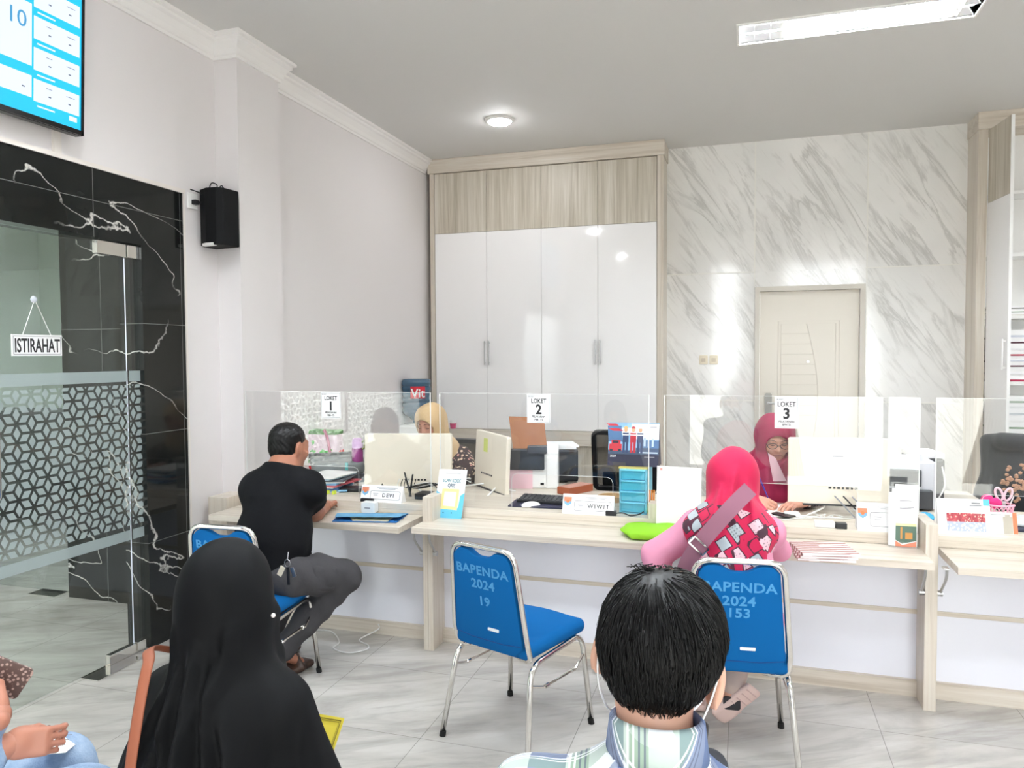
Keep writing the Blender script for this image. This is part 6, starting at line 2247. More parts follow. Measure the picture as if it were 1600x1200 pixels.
D.cap(vc + Vector((-0.002, -0.02, -0.08)), (-1.065, 1.325, 0.90), 0.078, 0.092, 0.06)
D.ell((-1.075, 1.33, 0.835), (0.178, 0.11, 0.10), None, 0.09)
D.chain([(-1.075, 1.325, 0.80), (-1.085, 1.32, 0.68), (-1.095, 1.31, 0.53)], [0.13, 0.17, 0.20], 0.06)
D.cap((-1.215, 1.34, 0.845), (-1.285, 1.35, 0.62), 0.06, 0.085, 0.06).cap((-0.945, 1.36, 0.845), (-0.905, 1.40, 0.62), 0.06, 0.085, 0.06)


def fold_line(P, x0, x1, z0, z1, w, amp):
    """one soft hanging fold on the back of a veil, from (x0, z0) to (x1, z1)"""
    s = np.clip((z0 - P[..., 2]) / (z0 - z1), 0, 1)
    x = x0 + (x1 - x0) * s
    return -amp * np.exp(-((P[..., 0] - x) / w) ** 2) * np.clip(s * 5, 0, 1) * np.clip((1.02 - (z0 - P[..., 2]) / (z0 - z1)) * 4, 0, 1)


VF = [(-1.06, -1.045, 1.03, 0.76, 0.013, 0.024), (-1.10, -1.085, 0.99, 0.70, 0.011, 0.020), (-1.02, -0.975, 1.01, 0.62, 0.012, 0.026), (-1.035, -1.06, 0.94, 0.55, 0.009, 0.020),
      (-1.085, -1.17, 0.93, 0.60, 0.013, 0.020), (-0.995, -0.90, 0.93, 0.60, 0.013, 0.020), (-1.13, -1.22, 0.93, 0.66, 0.011, 0.014), (-1.0, -1.0, 1.06, 0.90, 0.010, 0.014), (-1.125, -1.125, 1.05, 0.90, 0.010, 0.010),
      (-1.04, -1.01, 0.90, 0.50, 0.009, 0.018), (-0.96, -0.94, 0.86, 0.50, 0.009, 0.012)]
D.disp(lambda P: sum(fold_line(P, *q) for q in VF) + wav(P, (-1.06, 1.36), 11, 0.006, 0.95, 0.70, 0.7, 2.0) + crease(P, 26, (0.75, 0.1, 0.55), 0.0025))
D.carve(lambda P: np.minimum(0.062 - np.linalg.norm(P - np.array(vc + Vector((-0.01, 0.13, -0.02))), axis=-1), 1), 0.01)
D.cut((0, 0, 0.47), (0, 0, -1), 0.01)
D.build('veil', m_veil, pv, h=0.006)
K_ = SDF()
K_.ell((-1.05, 1.36, 0.5), (0.19, 0.15, 0.09), None, 0.05)
for sx_ in (-0.09, 0.09):
    K_.chain([(-1.07 + sx_, 1.36, 0.52), (-1.30 + sx_, 1.68, 0.53), (-1.30 + sx_, 1.68, 0.12)], [0.105, 0.085, 0.09], 0.06)
K_.build('skirt', m_veil, pv, h=0.012)
MB().ball((-0.962, 1.36, 1.045), 0.005).build('veil_pin', mat('pearl', C(235, 230, 225), 0.2), pv)
sb = thing('shoulder_bag', 'brown leather shoulder bag worn by the woman in the black veil', 'bag', (-1.3, 1.3, 0.5))
sp_ = [(-1.1909, 1.2700, 0.9832), (-1.1580, 1.2150, 0.9774), (-1.1470, 1.1850, 0.9322), (-1.1458, 1.1650, 0.8639), (-1.1528, 1.1550, 0.7843), (-1.1628, 1.1500, 0.6627)]
MB().tube(smooth_path([(-1.16, 1.42, 0.90)] + sp_), 0.0125, 8, flat=0.22, up=(0, -1, 0.2)).build('strap', mat('tan_leather', C(158, 92, 66), 0.55), sb, smooth=True)
SDF().rbox((-1.28, 1.20, 0.52), (0.05, 0.13, 0.10), 0.03).build('bag_body', mat('tan_leather'), sb, h=0.01)
yp = MB()
g = [Vector((-1.0551, 1.6200, 0.7011)), Vector((-0.9459, 1.6200, 0.7000)), Vector((-0.9466, 1.5500, 0.6267)), Vector((-1.0299, 1.5500, 0.6055))]
yp.prism(g, (0, 0, -0.004))
yo = thing('document', 'yellow certificate paper held before the woman in the black veil', 'paper', g[0])
yp.build('sheet', mat('yellow_paper', C(214, 196, 62), 0.7), yo)
cx_ = sum(g, Vector()) / 4
bd = [cx_ + (p - cx_) * 0.86 + Vector((0, 0, 0.0006)) for p in g]
MB().tube(bd, 0.0012, 4, closed=True).build('border', mat('olive_print', C(96, 84, 30), 0.7), yo)
MB().tube([cx_ + (p - cx_) * 0.78 + Vector((0, 0, 0.0006)) for p in g], 0.0006, 4, closed=True).build('border', mat('olive_print'), yo)
chv = ch2


# ---- man in the plaid shirt, foreground
pm = thing('person', 'dark-haired man in pale plaid shirt and face mask, seen from behind in front', 'person', (-0.1, 1.05, 0), 'people in the hall')
mc = Vector((-0.112, 1.085, 1.176))
A = axes((0.06, 1, -0.16), (0.15, 0, 1))
nbm = Vector((-0.113, 1.02, 1.075))
B = SDF()
head(B, mc, A, 0.96, False, None)
for sg in (-1, 1):
    Me = A[3] @ Matrix.Rotation(R(sg * 22), 3, 'Z')
    B.ell(P3(mc, A, sg * 0.083, -0.014, -0.026), (0.009, 0.024, 0.036), Me, 0.008)
    B.ell(P3(mc, A, sg * 0.081, 0.002, -0.044), (0.009, 0.013, 0.018), Me, 0.010)
B.cap(P3(mc, A, 0, -0.028, -0.06), nbm - Vector((0, 0, 0.03)), 0.051, 0.054, 0.03)
shLm, shRm = Vector((-0.275, 0.99, 0.955)), Vector((0.035, 1.08, 0.915))
B.chain([nbm - Vector((0, 0, 0.05)), (-0.10, 1.03, 0.82), (-0.09, 1.03, 0.54)], [0.05, 0.11, 0.12], 0.03)
B.cap(shLm, shRm, 0.045, 0.045, 0.04)
elLm, elRm = Vector((-0.30, 1.10, 0.72)), Vector((0.03, 1.18, 0.70))
wrLm, wrRm = Vector((-0.16, 1.30, 0.70)), Vector((-0.085, 1.30, 0.77))
arm(B, shLm, elLm, wrLm)
arm(B, shRm, elRm, wrRm)
B.chain([(-0.18, 1.04, 0.53), (-0.19, 1.44, 0.53), (-0.19, 1.42, 0.09)], [0.085, 0.06, 0.035]).chain([(0.0, 1.04, 0.53), (0.03, 1.44, 0.53), (0.03, 1.42, 0.09)], [0.085, 0.06, 0.035])
B.cap((-0.19, 1.42, 0.05), (-0.19, 1.58, 0.03), 0.035, 0.025).cap((0.03, 1.42, 0.05), (0.03, 1.58, 0.03), 0.035, 0.025)
hm1 = hand(wrLm, (0.4, 0.9, 0), (0, 0, -1), 0.3, False)
hm2 = hand(wrRm, (0.0, 0.55, 0.8), (-0.75, -0.5, 0.4), 0.6, True, grip=0.5)
B.build('body', m_skinB, pm, h=0.0065, extra=((hm1, 0.005), (hm2, 0.004)))

# plaid shirt
def plaid(name, ox, oz):
    m_p = mat(name, C(225, 230, 235), 0.85)
    t = NT(m_p)
    s3 = t.sep()


    def band(coord, period, off, width, soft=0.02):
        fr = t.math('FRACT', t.math('ADD', t.math('MULTIPLY', coord, 1 / period), off))
        return t.math('SUBTRACT', t.math('LESS_THAN', fr, width), 0.0)


    xx = t.math('ADD', t.math('ADD', s3[0], ox), t.math('MULTIPLY', s3[1], 0.15))
    zz = t.math('ADD', t.math('ADD', t.math('MULTIPLY', s3[1], 1.1), oz), t.math('MULTIPLY', s3[2], -0.75))
    c = t.mix(t.math('MULTIPLY', band(xx, 0.125, 0.10, 0.42), 0.75), C(226, 231, 236), C(62, 88, 140))
    c = t.mix(t.math('MULTIPLY', band(xx, 0.125, 0.62, 0.20), 0.6), c, C(120, 150, 122))
    c = t.mix(t.math('MULTIPLY', band(zz, 0.125, 0.15, 0.36), 0.6), c, C(70, 98, 150))
    c = t.mix(t.math('MULTIPLY', band(zz, 0.125, 0.65, 0.22), 0.5), c, C(126, 156, 126))
    for off in (0.0, 0.06, 0.12, 0.18):
        c = t.mix(t.math('MULTIPLY', band(xx, 0.125, off + 0.47, 0.022), 0.75), c, C(245, 247, 250) if off > 0.1 else C(92, 100, 122))
        c = t.mix(t.math('MULTIPLY', band(zz, 0.125, off + 0.30, 0.022), 0.75), c, C(245, 247, 250) if off > 0.1 else C(92, 100, 122))
    t.col(c)
    return m_p


m_plaid = plaid('plaid_cotton', 0.0, 0.0)
m_plaid2 = plaid('plaid_cotton_collar', 0.045, 0.06)
T = SDF()
T.chain([nbm + Vector((0, -0.01, -0.07)), (-0.10, 1.03, 0.85), (-0.09, 1.03, 0.66), (-0.09, 1.03, 0.52)], [0.075, 0.135, 0.145, 0.15], 0.06)
T.cap(shLm, shRm, 0.064, 0.064, 0.05)
T.cap(shLm, nbm + Vector((0, 0, -0.055)), 0.058, 0.062, 0.04).cap(shRm, nbm + Vector((0, 0, -0.06)), 0.058, 0.062, 0.04)
T.cap(shLm, elLm, 0.07, 0.062, 0.03).cap(elLm, elLm * 0.2 + wrLm * 0.8, 0.06, 0.045, 0.02)
T.cap(shRm, elRm, 0.07, 0.062, 0.03).cap(elRm, elRm * 0.2 + wrRm * 0.8, 0.06, 0.045, 0.02)
T.cap(nbm + Vector((0, 0, 0.03)), nbm + Vector((0, 0, -0.02)), 0.058, 0.058, 0.012, True)
T.disp(lambda P: crease(P, 30, (0.5, 0.3, 0.8), 0.004))
sh_ = T.build('shirt', m_plaid, pm, h=0.007)
# stand-up collar
cl = MB()
rg = []
for k in range(41):
    a = R(-90 + (k - 20) * 8.2)
    ca, sa = math.cos(a), math.sin(a)
    base = nbm + Vector((0.061 * ca, 0.061 * sa + 0.004, -0.004 - 0.008 * sa))
    rg.append([base + Vector((-ca * 0.006, -sa * 0.006, -0.02)), base + Vector((ca * 0.010, sa * 0.010, -0.022)), base + Vector((ca * 0.004, sa * 0.004, 0.028)), base + Vector((-ca * 0.002, -sa * 0.002, 0.034)), base + Vector((-ca * 0.006, -sa * 0.006, 0.028))])
cl.rings(rg)
cl.build('collar', m_plaid2, sh_, smooth=True)
Q = SDF()
Q.ell((-0.09, 1.05, 0.53), (0.18, 0.14, 0.09), None, 0.05)
Q.chain([(-0.18, 1.04, 0.53), (-0.19, 1.44, 0.53), (-0.19, 1.42, 0.12)], [0.10, 0.078, 0.06]).chain([(0.0, 1.04, 0.53), (0.03, 1.44, 0.53), (0.03, 1.42, 0.12)], [0.10, 0.078, 0.06])
Q.build('trousers', mat('dark_navy_cotton', C(30, 32, 40), 0.85), pm, h=0.012)

# hair: cap plus combed strands
Hh = SDF()
Hh.ell(P3(mc, A, 0, -0.024, 0.036), (0.083, 0.096, 0.078), A[3], 0.03)
Hh.ell(P3(mc, A, 0, -0.045, -0.004), (0.073, 0.067, 0.056), A[3], 0.04)
Hh.ell(P3(mc, A, 0, -0.054, -0.036), (0.050, 0.040, 0.043), A[3], 0.03)
for sg in (-1, 1):
    Hh.ell(P3(mc, A, sg * 0.096, 0.004, -0.036), (0.026, 0.036, 0.046), A[3], 0.008, True)
    Hh.ell(P3(mc, A, sg * 0.074, -0.04, -0.092), (0.028, 0.07, 0.042), A[3], 0.014, True)
Hh.cut(P3(mc, A, 0, 0.06, 0.05), A[1] - A[2] * 0.4, 0.012)
Hh.disp(lambda P: 0.0012 * np.sin(P[..., 0] * 420 + 6 * np.sin(45 * P[..., 2])))
hv, hf = Hh.mesh(0.005)
hair = npmesh('hair', hv, hf, m_hair, pm)
whorl = P3(mc, A, -0.016, -0.056, 0.103)
rnd = random.Random(5)
hn = SDF()
strands = MB()
cen = P3(mc, A, 0, -0.02, 0.02)
from mathutils.bvhtree import BVHTree
bvh = BVHTree.FromPolygons([Vector(v_) for v_ in hv], [tuple(f_) for f_ in hf])
for i in range(2600):
    v0 = Vector(hv[rnd.randrange(len(hv))])
    d_ = (v0 - whorl)
    if d_.length < 0.012:
        continue
    pts, rr = [], []
    q = v0.copy()
    L_ = rnd.uniform(0.030, 0.06) * (1.0 if v0.z > mc.z - 0.02 else 0.38)
    lift = rnd.uniform(0.0006, 0.0038)
    prevd = None
    for j in range(6):
        loc, nrm, _, _ = bvh.find_nearest(q)
        if loc is None:
            break
        out = (loc - cen).normalized()
        if nrm.dot(out) < 0:
            nrm = -nrm
        pts.append(loc + nrm * (lift + 0.0006 * j))
        rr.append(0.0011 * (1 - j / 6.5))
        away = (loc - whorl)
        tdir = away - nrm * away.dot(nrm)
        tdir = tdir.normalized() if tdir.length > 1e-6 else Vector((0, 0, -1))
        swirl = nrm.cross(tdir) * 0.25 * math.exp(-away.length * 14)
        tdir = (tdir + swirl + Vector((rnd.uniform(-.1, .1), rnd.uniform(-.1, .1), rnd.uniform(-.1, .1) - 0.35))).normalized()
        tdir = (tdir - nrm * tdir.dot(nrm)).normalized()
        q = loc + tdir * L_ / 5
    if len(pts) > 3:
        strands.tube(pts, rr, 4)
for i in range(14):
    a0 = whorl + Vector((rnd.uniform(-0.03, 0.0), 0.02, -0.003))
    strands.tube(smooth_path([a0, a0 + Vector((rnd.uniform(-0.02, 0.0), 0, 0.012)), a0 + Vector((rnd.uniform(-0.03, 0.0), 0, rnd.uniform(0.006, 0.02)))], 3), 0.0005, 4)
strands.build('hair_strands', m_hair, pm, smooth=True)
# mask and its ear loops
Mk = SDF().ell(P3(mc, A, 0, 0.058, -0.055), (0.068, 0.052, 0.062), A[3])
Mk.cut(P3(mc, A, 0, 0.03, 0), -A[1], 0.004).cut(P3(mc, A, 0, 0, -0.012), A[2], 0.01)
mk = Mk.build('face_mask', mat('white_mask_cloth', C(236, 236, 238), 0.8), pm, h=0.006)
for sg in (-1, 1):
    MB().tube(smooth_path([P3(mc, A, sg * 0.062, 0.04, -0.03), P3(mc, A, sg * 0.079, 0.015, 0.012), P3(mc, A, sg * 0.0845, -0.022, 0.006), P3(mc, A, sg * 0.0815, -0.036, -0.035), P3(mc, A, sg * 0.073, -0.028, -0.075), P3(mc, A, sg * 0.06, 0.01, -0.112), P3(mc, A, sg * 0.05, 0.04, -0.10)]), 0.0015, 6).build('ear_loop', mat('white_mask_cloth'), mk, smooth=True)
ph = thing('phone', 'dark phone in the hand of the plaid-shirted man', 'phone', (0.02, 1.35, 0.9))
phc = Vector((-0.1008, 1.3400, 0.8726))
Mp = axes((0.25, 0.9, -0.45))[3]
MB().rbox2(phc, 0.072, 0.15, 0.01, -0.0045, 0.0045, Mp).build('case', mat('phone_case', C(40, 36, 36), 0.4), ph, bevel=0.001)
MB().rbox2(phc, 0.066, 0.143, 0.008, -0.0052, -0.0044, Mp).build('screen', mat('phone_glass', C(12, 12, 14), 0.08), ph)

lb_ = thing('bag', 'dark bag on the lap of the plaid-shirted man, at the lower frame edge', 'bag', (-0.0634, 1.4200, 0.8055))
SDF().rbox(Vector((-0.0692, 1.4200, 0.7959)), (0.045, 0.06, 0.05), 0.035).build('bag_body', mat('dark_navy_cotton'), lb_, h=0.008)

# ---- woman in denim, left edge
pd = thing('person', 'woman in pale denim at the left edge, hands holding a phone and a slip', 'person', (-1.85, 0.95, 0), 'people in the hall')
m_denim = mat('pale_denim', C(150, 172, 200), 0.9, bump=(260, 0.5, 0.003))
t = NT(m_denim)
c = t.ramp(t.noise(t.mapping((1, 1, 1)), 9, 6, 0.7), [(0.3, C(118, 145, 184)), (0.5, C(152, 175, 204)), (0.75, C(190, 206, 224))])
t.col(c)
dc = Vector((-1.93, 0.98, 1.10))
A = axes((0.75, 0.66, -0.25))
B = SDF()
nbd = Vector((-1.95, 0.93, 0.97))
head(B, dc, A, 0.94, False, nbd)
B.chain([nbd, (-1.93, 0.92, 0.80), (-1.90, 0.92, 0.54)], [0.07, 0.11, 0.12], 0.05)
s1, s2 = Vector((-2.05, 1.05, 0.91)), Vector((-1.80, 0.80, 0.91))
B.cap(s1, s2, 0.045, 0.045, 0.04)
e1, w1 = Vector((-1.74, 1.10, 0.68)), Vector((-1.5171, 1.1700, 0.8380))
e2, w2 = Vector((-1.66, 0.95, 0.68)), Vector((-1.5252, 1.2000, 0.7574))
arm(B, s1, e1, w1)
arm(B, s2, e2, w2)
B.chain([(-1.94, 1.02, 0.54), (-1.62, 1.40, 0.54), (-1.62, 1.36, 0.1)], [0.085, 0.06, 0.035]).chain([(-1.82, 0.90, 0.54), (-1.37, 1.24, 0.60), (-1.42, 1.20, 0.1)], [0.085, 0.06, 0.035])
B.cap((-1.62, 1.36, 0.05), (-1.53, 1.46, 0.03), 0.035, 0.025).cap((-1.42, 1.20, 0.05), (-1.33, 1.30, 0.03), 0.035, 0.025)
pt = Vector((-1.5018, 1.2700, 0.7431))
hd2 = hand(w2, (0.72, 0.68, -0.10), (-0.60, 0.72, -0.30), 0.7, True, grip=0.1, thumb_out=0.1, s=0.78)
p1 = Vector((-1.6205, 1.2400, 0.8554))
hd1 = hand(w1, p1 - w1 + Vector((0, 0, 0.02)), (-0.75, -0.2, 0.35), 0.85, False, grip=0.6, s=0.88)
B.build('body', m_skinD, pd, h=0.008, extra=((hd1, 0.004), (hd2, 0.004)))
MB().ball(hd2.tip + Vector((0, 0, 0.004)), (0.006, 0.006, 0.004)).build('nail', mat('dark_red_nail', C(120, 30, 45), 0.2), pd, smooth=True)
T = SDF()
T.chain([nbd + Vector((0, 0, -0.04)), (-1.93, 0.92, 0.80), (-1.90, 0.92, 0.52)], [0.085, 0.14, 0.15], 0.05)
T.cap(s1, s2, 0.065, 0.065, 0.04)
T.cap(s1, e1, 0.066, 0.06, 0.03).cap(e1, e1 * 0.12 + w1 * 0.88, 0.06, 0.046, 0.02)
T.cap(s2, e2, 0.066, 0.06, 0.03).cap(e2, e2 * 0.15 + w2 * 0.85, 0.06, 0.046, 0.02)
T.cap(nbd, nbd + Vector((0, 0, -0.06)), 0.062, 0.062, 0.02, True)
T.disp(lambda P: crease(P, 50, (0.7, 0.5, 0.5), 0.004))
T.build('jacket', m_denim, pd, h=0.008)
Q = SDF()
Q.ell((-1.88, 0.96, 0.53), (0.16, 0.16, 0.09), None, 0.05)
Q.chain([(-1.94, 1.02, 0.54), (-1.62, 1.40, 0.56), (-1.62, 1.36, 0.12)], [0.105, 0.085, 0.08], 0.04).chain([(-1.82, 0.90, 0.54), (-1.37, 1.24, 0.615), (-1.42, 1.20, 0.12)], [0.105, 0.085, 0.08], 0.04)
Q.disp(lambda P: crease(P, 34, (0.4, 0.2, 0.8), 0.006) + crease(P, 60, (-0.3, 0.7, 0.4), 0.003))
Q.build('trousers', m_denim, pd, h=0.01)
K_ = SDF()
K_.ell(dc + Vector((0, 0, 0.03)), (0.09, 0.09, 0.1), None, 0.03).ell(dc + Vector((-0.03, -0.03, -0.06)), (0.085, 0.085, 0.12), None, 0.04)
K_.carve(lambda P: np.minimum(0.06 - np.linalg.norm(P - np.array(P3(dc, A, 0, 0.11, -0.02)), axis=-1), 1), 0.01)
K_.build('headscarf', mat('grey_blue_cloth', C(120, 130, 150), 0.85), pd, h=0.01)
tp = thing('phone', 'phone in a patterned brown case held at the left edge', 'phone', p1)
Mp = Matrix((Vector((0.62, 0.55, -0.55)).normalized(), Vector((-0.7, 0.7, 0)).normalized(), Vector((0.62, 0.55, -0.55)).normalized().cross(Vector((-0.7, 0.7, 0)).normalized()))).transposed()
mcase = mat('patterned_case', C(120, 92, 84), 0.4)
t = NT(mcase)
vo = t.n('ShaderNodeTexVoronoi', Scale=120.0)
t.l(t.tc.outputs['Object'], vo.inputs['Vector'])
t.col(t.ramp(vo.outputs['Distance'], [(0.25, C(190, 160, 150)), (0.45, C(96, 72, 66))]))
pc_ = p1 + Vector((0.005, 0.0, 0.035))
MB().rbox2(pc_, 0.145, 0.072, 0.01, -0.004, 0.005, Mp).build('case', mcase, tp, bevel=0.001)
MB().rbox2(pc_, 0.138, 0.066, 0.008, 0.005, 0.0056, Mp).build('screen', mat('lit_phone_screen', C(225, 215, 225), 0.2), tp)
sl = thing('document', 'white printed slip pinched between fingers at the left edge', 'paper', pt)
g = [Vector((-1.5358, 1.2700, 0.6965)), Vector((-1.5041, 1.3200, 0.6814)), Vector((-1.5620, 1.4000, 0.6517)), Vector((-1.6532, 1.4200, 0.6654))]
MB().prism(g, (0, 0, -0.0008)).build('sheet', m_paper, sl)
cx_ = sum(g, Vector()) / 4
for k in range(3):
    a = cx_ + (g[0] - cx_) * 0.5 + (g[3] - g[0]) * (0.15 + 0.2 * k) + Vector((0, 0, 0.0006))
    MB().tube([a, a + (g[1] - g[0]) * 0.55], 0.0008, 4).build('print_line', m_greyink, sl)

# ---- woman in crimson headscarf on the right chair
pp = thing('person', 'woman in pink tunic and crimson patterned headscarf, seated on the chair marked 153', 'person', (-0.04, 3.1, 0), 'people in the hall')
cc_ = Vector((-0.048, 3.27, 1.082))
A = axes((0.12, 1, -0.15))
nbp = Vector((-0.045, 3.20, 0.96))
B = SDF()
head(B, cc_, A, 0.95, False, nbp)
B.chain([nbp, (-0.04, 3.14, 0.78), (-0.04, 3.10, 0.54)], [0.07, 0.11, 0.13], 0.05)
pL, pR = Vector((-0.195, 3.16, 0.885)), Vector((0.095, 3.17, 0.885))
peL, pwL = Vector((-0.36, 3.20, 0.735)), Vector((-0.31, 3.20, 0.60))
peR, pwR = Vector((0.135, 3.38, 0.765)), Vector((0.09, 3.60, 0.735))
B.cap(pL, pR, 0.045, 0.045, 0.04)
arm(B, pL, peL, pwL)
arm(B, pR, peR, pwR)
akL, akR = Vector((-0.20, 3.42, 0.10)), Vector((-0.045, 3.24, 0.15))
B.chain([(-0.13, 3.12, 0.53), (-0.19, 3.50, 0.53), akL], [0.085, 0.06, 0.033]).chain([(0.05, 3.12, 0.53), (0.02, 3.50, 0.53), akR], [0.085, 0.06, 0.033])
B.cap(akL, akL + Vector((0, 0.14, -0.065)), 0.032, 0.022)
B.cap(akR, akR + Vector((-0.05, 0.06, -0.11)), 0.033, 0.024)
hp1 = hand(pwL, (0.5, 0.7, -0.3), (0.2, 0, -1), 0.4, False)
hp2 = hand(pwR, (0, 1, -0.05), (0, 0, -1), 0.3, True)
B.build('body', m_skinC, pp, h=0.010, extra=((hp1, 0.005), (hp2, 0.005)))
m_pinkc = mat('pink_cotton', C(226, 150, 178), 0.85, bump=(30, 0.25, 0.006))
T = SDF()
T.chain([nbp + Vector((0, 0, -0.04)), (-0.04, 3.14, 0.78), (-0.04, 3.10, 0.56)], [0.09, 0.145, 0.165], 0.05)
T.cap(pL, pR, 0.058, 0.058, 0.05)
T.cap(pL, peL, 0.062, 0.062, 0.05).cap(peL, pwL, 0.066, 0.048, 0.02)
T.cap(pR, peR, 0.058, 0.052, 0.04).cap(peR, pwR, 0.052, 0.044, 0.02)
T.ell((-0.04, 3.2, 0.53), (0.20, 0.2, 0.10), None, 0.05)
T.disp(lambda P: crease(P, 45, (0.5, 0.3, 0.7), 0.005) + crease(P, 70, (-0.4, 0.2, 0.5), 0.003, 1))
T.build('tunic', m_pinkc, pp, h=0.009)
Q = SDF()
Q.chain([(-0.13, 3.14, 0.53), (-0.19, 3.50, 0.53), akL + Vector((0, 0, 0.05))], [0.10, 0.08, 0.05]).chain([(0.05, 3.14, 0.53), (0.02, 3.50, 0.53), akR + Vector((0.005, 0.01, 0.05))], [0.10, 0.08, 0.048])
Q.build('trousers', mat('beige_pink_cotton', C(186, 166, 156), 0.85), pp, h=0.010)
# scarf with print on the lower part
m_scarf = mat('crimson_printed_scarf', C(205, 20, 78), 0.75, sheen=0.08)
t = NT(m_scarf)
s3 = t.sep()
mpv = t.mapping((17, 17, 17), rot=(R(20), R(35), R(10)))
vo = t.n('ShaderNodeTexVoronoi', Scale=1.0, Randomness=0.75, distance='CHEBYCHEV')
t.l(mpv, vo.inputs['Vector'])
sepc = t.t.nodes.new('ShaderNodeSeparateColor')
t.l(vo.outputs['Color'], sepc.inputs[0])
patch = t.ramp(sepc.outputs[0], [(0.0, C(205, 20, 78)), (0.10, C(176, 186, 192)), (0.42, C(238, 196, 206)), (0.68, C(70, 40, 54)), (0.84, C(205, 20, 78))], const=True)
small = t.n('ShaderNodeTexVoronoi', Scale=85.0, Randomness=0.15, distance='CHEBYCHEV')
t.l(t.mapping((1, 1, 1), rot=(R(20), R(35), R(10))), small.inputs['Vector'])
dots = t.math('MULTIPLY', t.math('LESS_THAN', small.outputs['Distance'], 0.24), 0.55)
patch = t.mix(t.math('MULTIPLY', dots, t.math('LESS_THAN', t.math('ABSOLUTE', t.math('SUBTRACT', sepc.outputs[0], 0.5)), 0.2)), patch, C(70, 62, 74))
inner = t.math('LESS_THAN', vo.outputs['Distance'], 0.36)
patch = t.mix(inner, t.mix(t.math('LESS_THAN', vo.outputs['Distance'], 0.43), C(205, 20, 78), C(74, 30, 50)), patch)
low = t.math('LESS_THAN', t.math('ADD', s3[2], t.math('MULTIPLY', t.math('SINE', t.math('MULTIPLY', s3[0], 16)), 0.015)), 0.985)
t.col(t.mix(low, C(205, 20, 78), patch))
D = SDF()
D.ell(cc_ + Vector((0, -0.015, 0.018)), (0.102, 0.116, 0.108), A[3], 0.03)
D.ell(cc_ + Vector((0, -0.025, -0.07)), (0.098, 0.105, 0.12), None, 0.05)
D.cap(cc_ + Vector((0, -0.02, -0.09)), (-0.045, 3.155, 0.93), 0.09, 0.10, 0.05)
D.ell((-0.045, 3.15, 0.89), (0.195, 0.125, 0.095), None, 0.07)
D.chain([(-0.045, 3.135, 0.88), (-0.045, 3.115, 0.745)], [0.135, 0.155], 0.05)
D.disp(lambda P: sum(fold_line(P, *q_) for q_ in ((-0.03, -0.07, 1.15, 0.93, 0.011, 0.013), (-0.09, -0.13, 1.08, 0.88, 0.012, 0.014), (0.005, 0.05, 1.10, 0.90, 0.011, 0.013), (-0.05, -0.01, 1.02, 0.84, 0.010, 0.012))))
D.disp(lambda P: wav(P, (-0.045, 3.2), 7, 0.008, 1.08, 0.85, 0.4, 5.0) + crease(P, 30, (0.6, 0.2, 0.6), 0.004))
D.carve(lambda P: np.minimum(0.06 - np.linalg.norm(P - np.array(P3(cc_, A, 0, 0.13, -0.01)), axis=-1), 1), 0.01)
ev = np.array((-0.045, 3.10, 0.70))
D.carve(lambda P: 0.70 + 0.42 * np.abs(P[..., 0] + 0.03) - P[..., 2], 0.006)
D.build('headscarf', m_scarf, pp, h=0.008)
an = Vector((-0.0283, 3.2200, 0.1378))
Ms_ = Matrix((Vector((0.88, -0.1, 0.45)).normalized(), Vector((0, 0, 0)), Vector((0, 0, 0)))).transposed()
ux = Vector((0.62, -0.05, 0.62)).normalized()       # toe to heel
un = Vector((0.25, -0.93, -0.25))
un = (un - ux * un.dot(ux)).normalized()
Mz = Matrix((un.cross(ux).normalized() * -1, ux, un)).transposed()
m_sand = mat('pale_pink_rubber', C(214, 186, 178), 0.6)
S_ = SDF().rbox(an, (0.040, 0.105, 0.014), 0.013, Mz).ell(an + ux * -0.055, (0.047, 0.055, 0.014), Mz, 0.02)
sd = S_.build('sandal', m_sand, pp, h=0.006)
tread = MB()
for k in range(7):
    q = an + ux * (-0.085 + k * 0.028) + un * 0.0145
    tread.tube([q - Mz.col[0] * 0.028, q + Mz.col[0] * 0.028], 0.0028, 5)
tread.build('tread', mat('pale_pink_tread', C(196, 166, 160), 0.7), sd)
MB().tube(smooth_path([an + Mz.col[0] * 0.043 - ux * 0.03, an + Mz.col[0] * 0.04 - ux * 0.035 - un * 0.05, an - ux * 0.04 - un * 0.075, an - Mz.col[0] * 0.04 - ux * 0.035 - un * 0.05, an - Mz.col[0] * 0.043 - ux * 0.03]), 0.016, 8, flat=0.3).build('strap', m_sand, sd, smooth=True)
MB().rbox2(akR + Vector((0.0, -0.035, -0.01)), 0.07, 0.055, 0.012, -0.006, 0.006, rotz(R(5))).build('sock', mat('dark_sock', C(44, 40, 44), 0.8), pp, bevel=0.003)
l_s = akL + Vector((0, 0.07, -0.08))
SDF().rbox(l_s, (0.042, 0.12, 0.014), 0.012).build('sandal', m_sand, pp, h=0.007)
cb_ = thing('crossbody_bag', 'mauve bag strap across the back of the woman in the crimson headscarf', 'bag', (-0.2, 3.0, 0.6))
q = [Vector((0.0212, 3.0700, 1.0671)), Vector((-0.0494, 2.9850, 1.0041)), Vector((-0.1124, 2.9600, 0.9311)), Vector((-0.1669, 2.9550, 0.8589)), Vector((-0.2112, 2.9700, 0.7814)), Vector((-0.2386, 3.0100, 0.6862))]
m_mauve = mat('mauve_webbing', C(146, 98, 116), 0.85)
ribbon(MB(), smooth_path(q + [(-0.26, 3.06, 0.60)], 6), (0, -1, 0.15), 0.062, 0.005).build('strap', m_mauve, cb_, smooth='auto')
MB().frame2(q[3] + Vector((0, -0.006, 0)), 0.075, 0.04, 0.005, 0.006, -0.004, 0.004, Matrix.Rotation(R(42), 3, 'Y')).build('buckle', m_chrome, cb_)
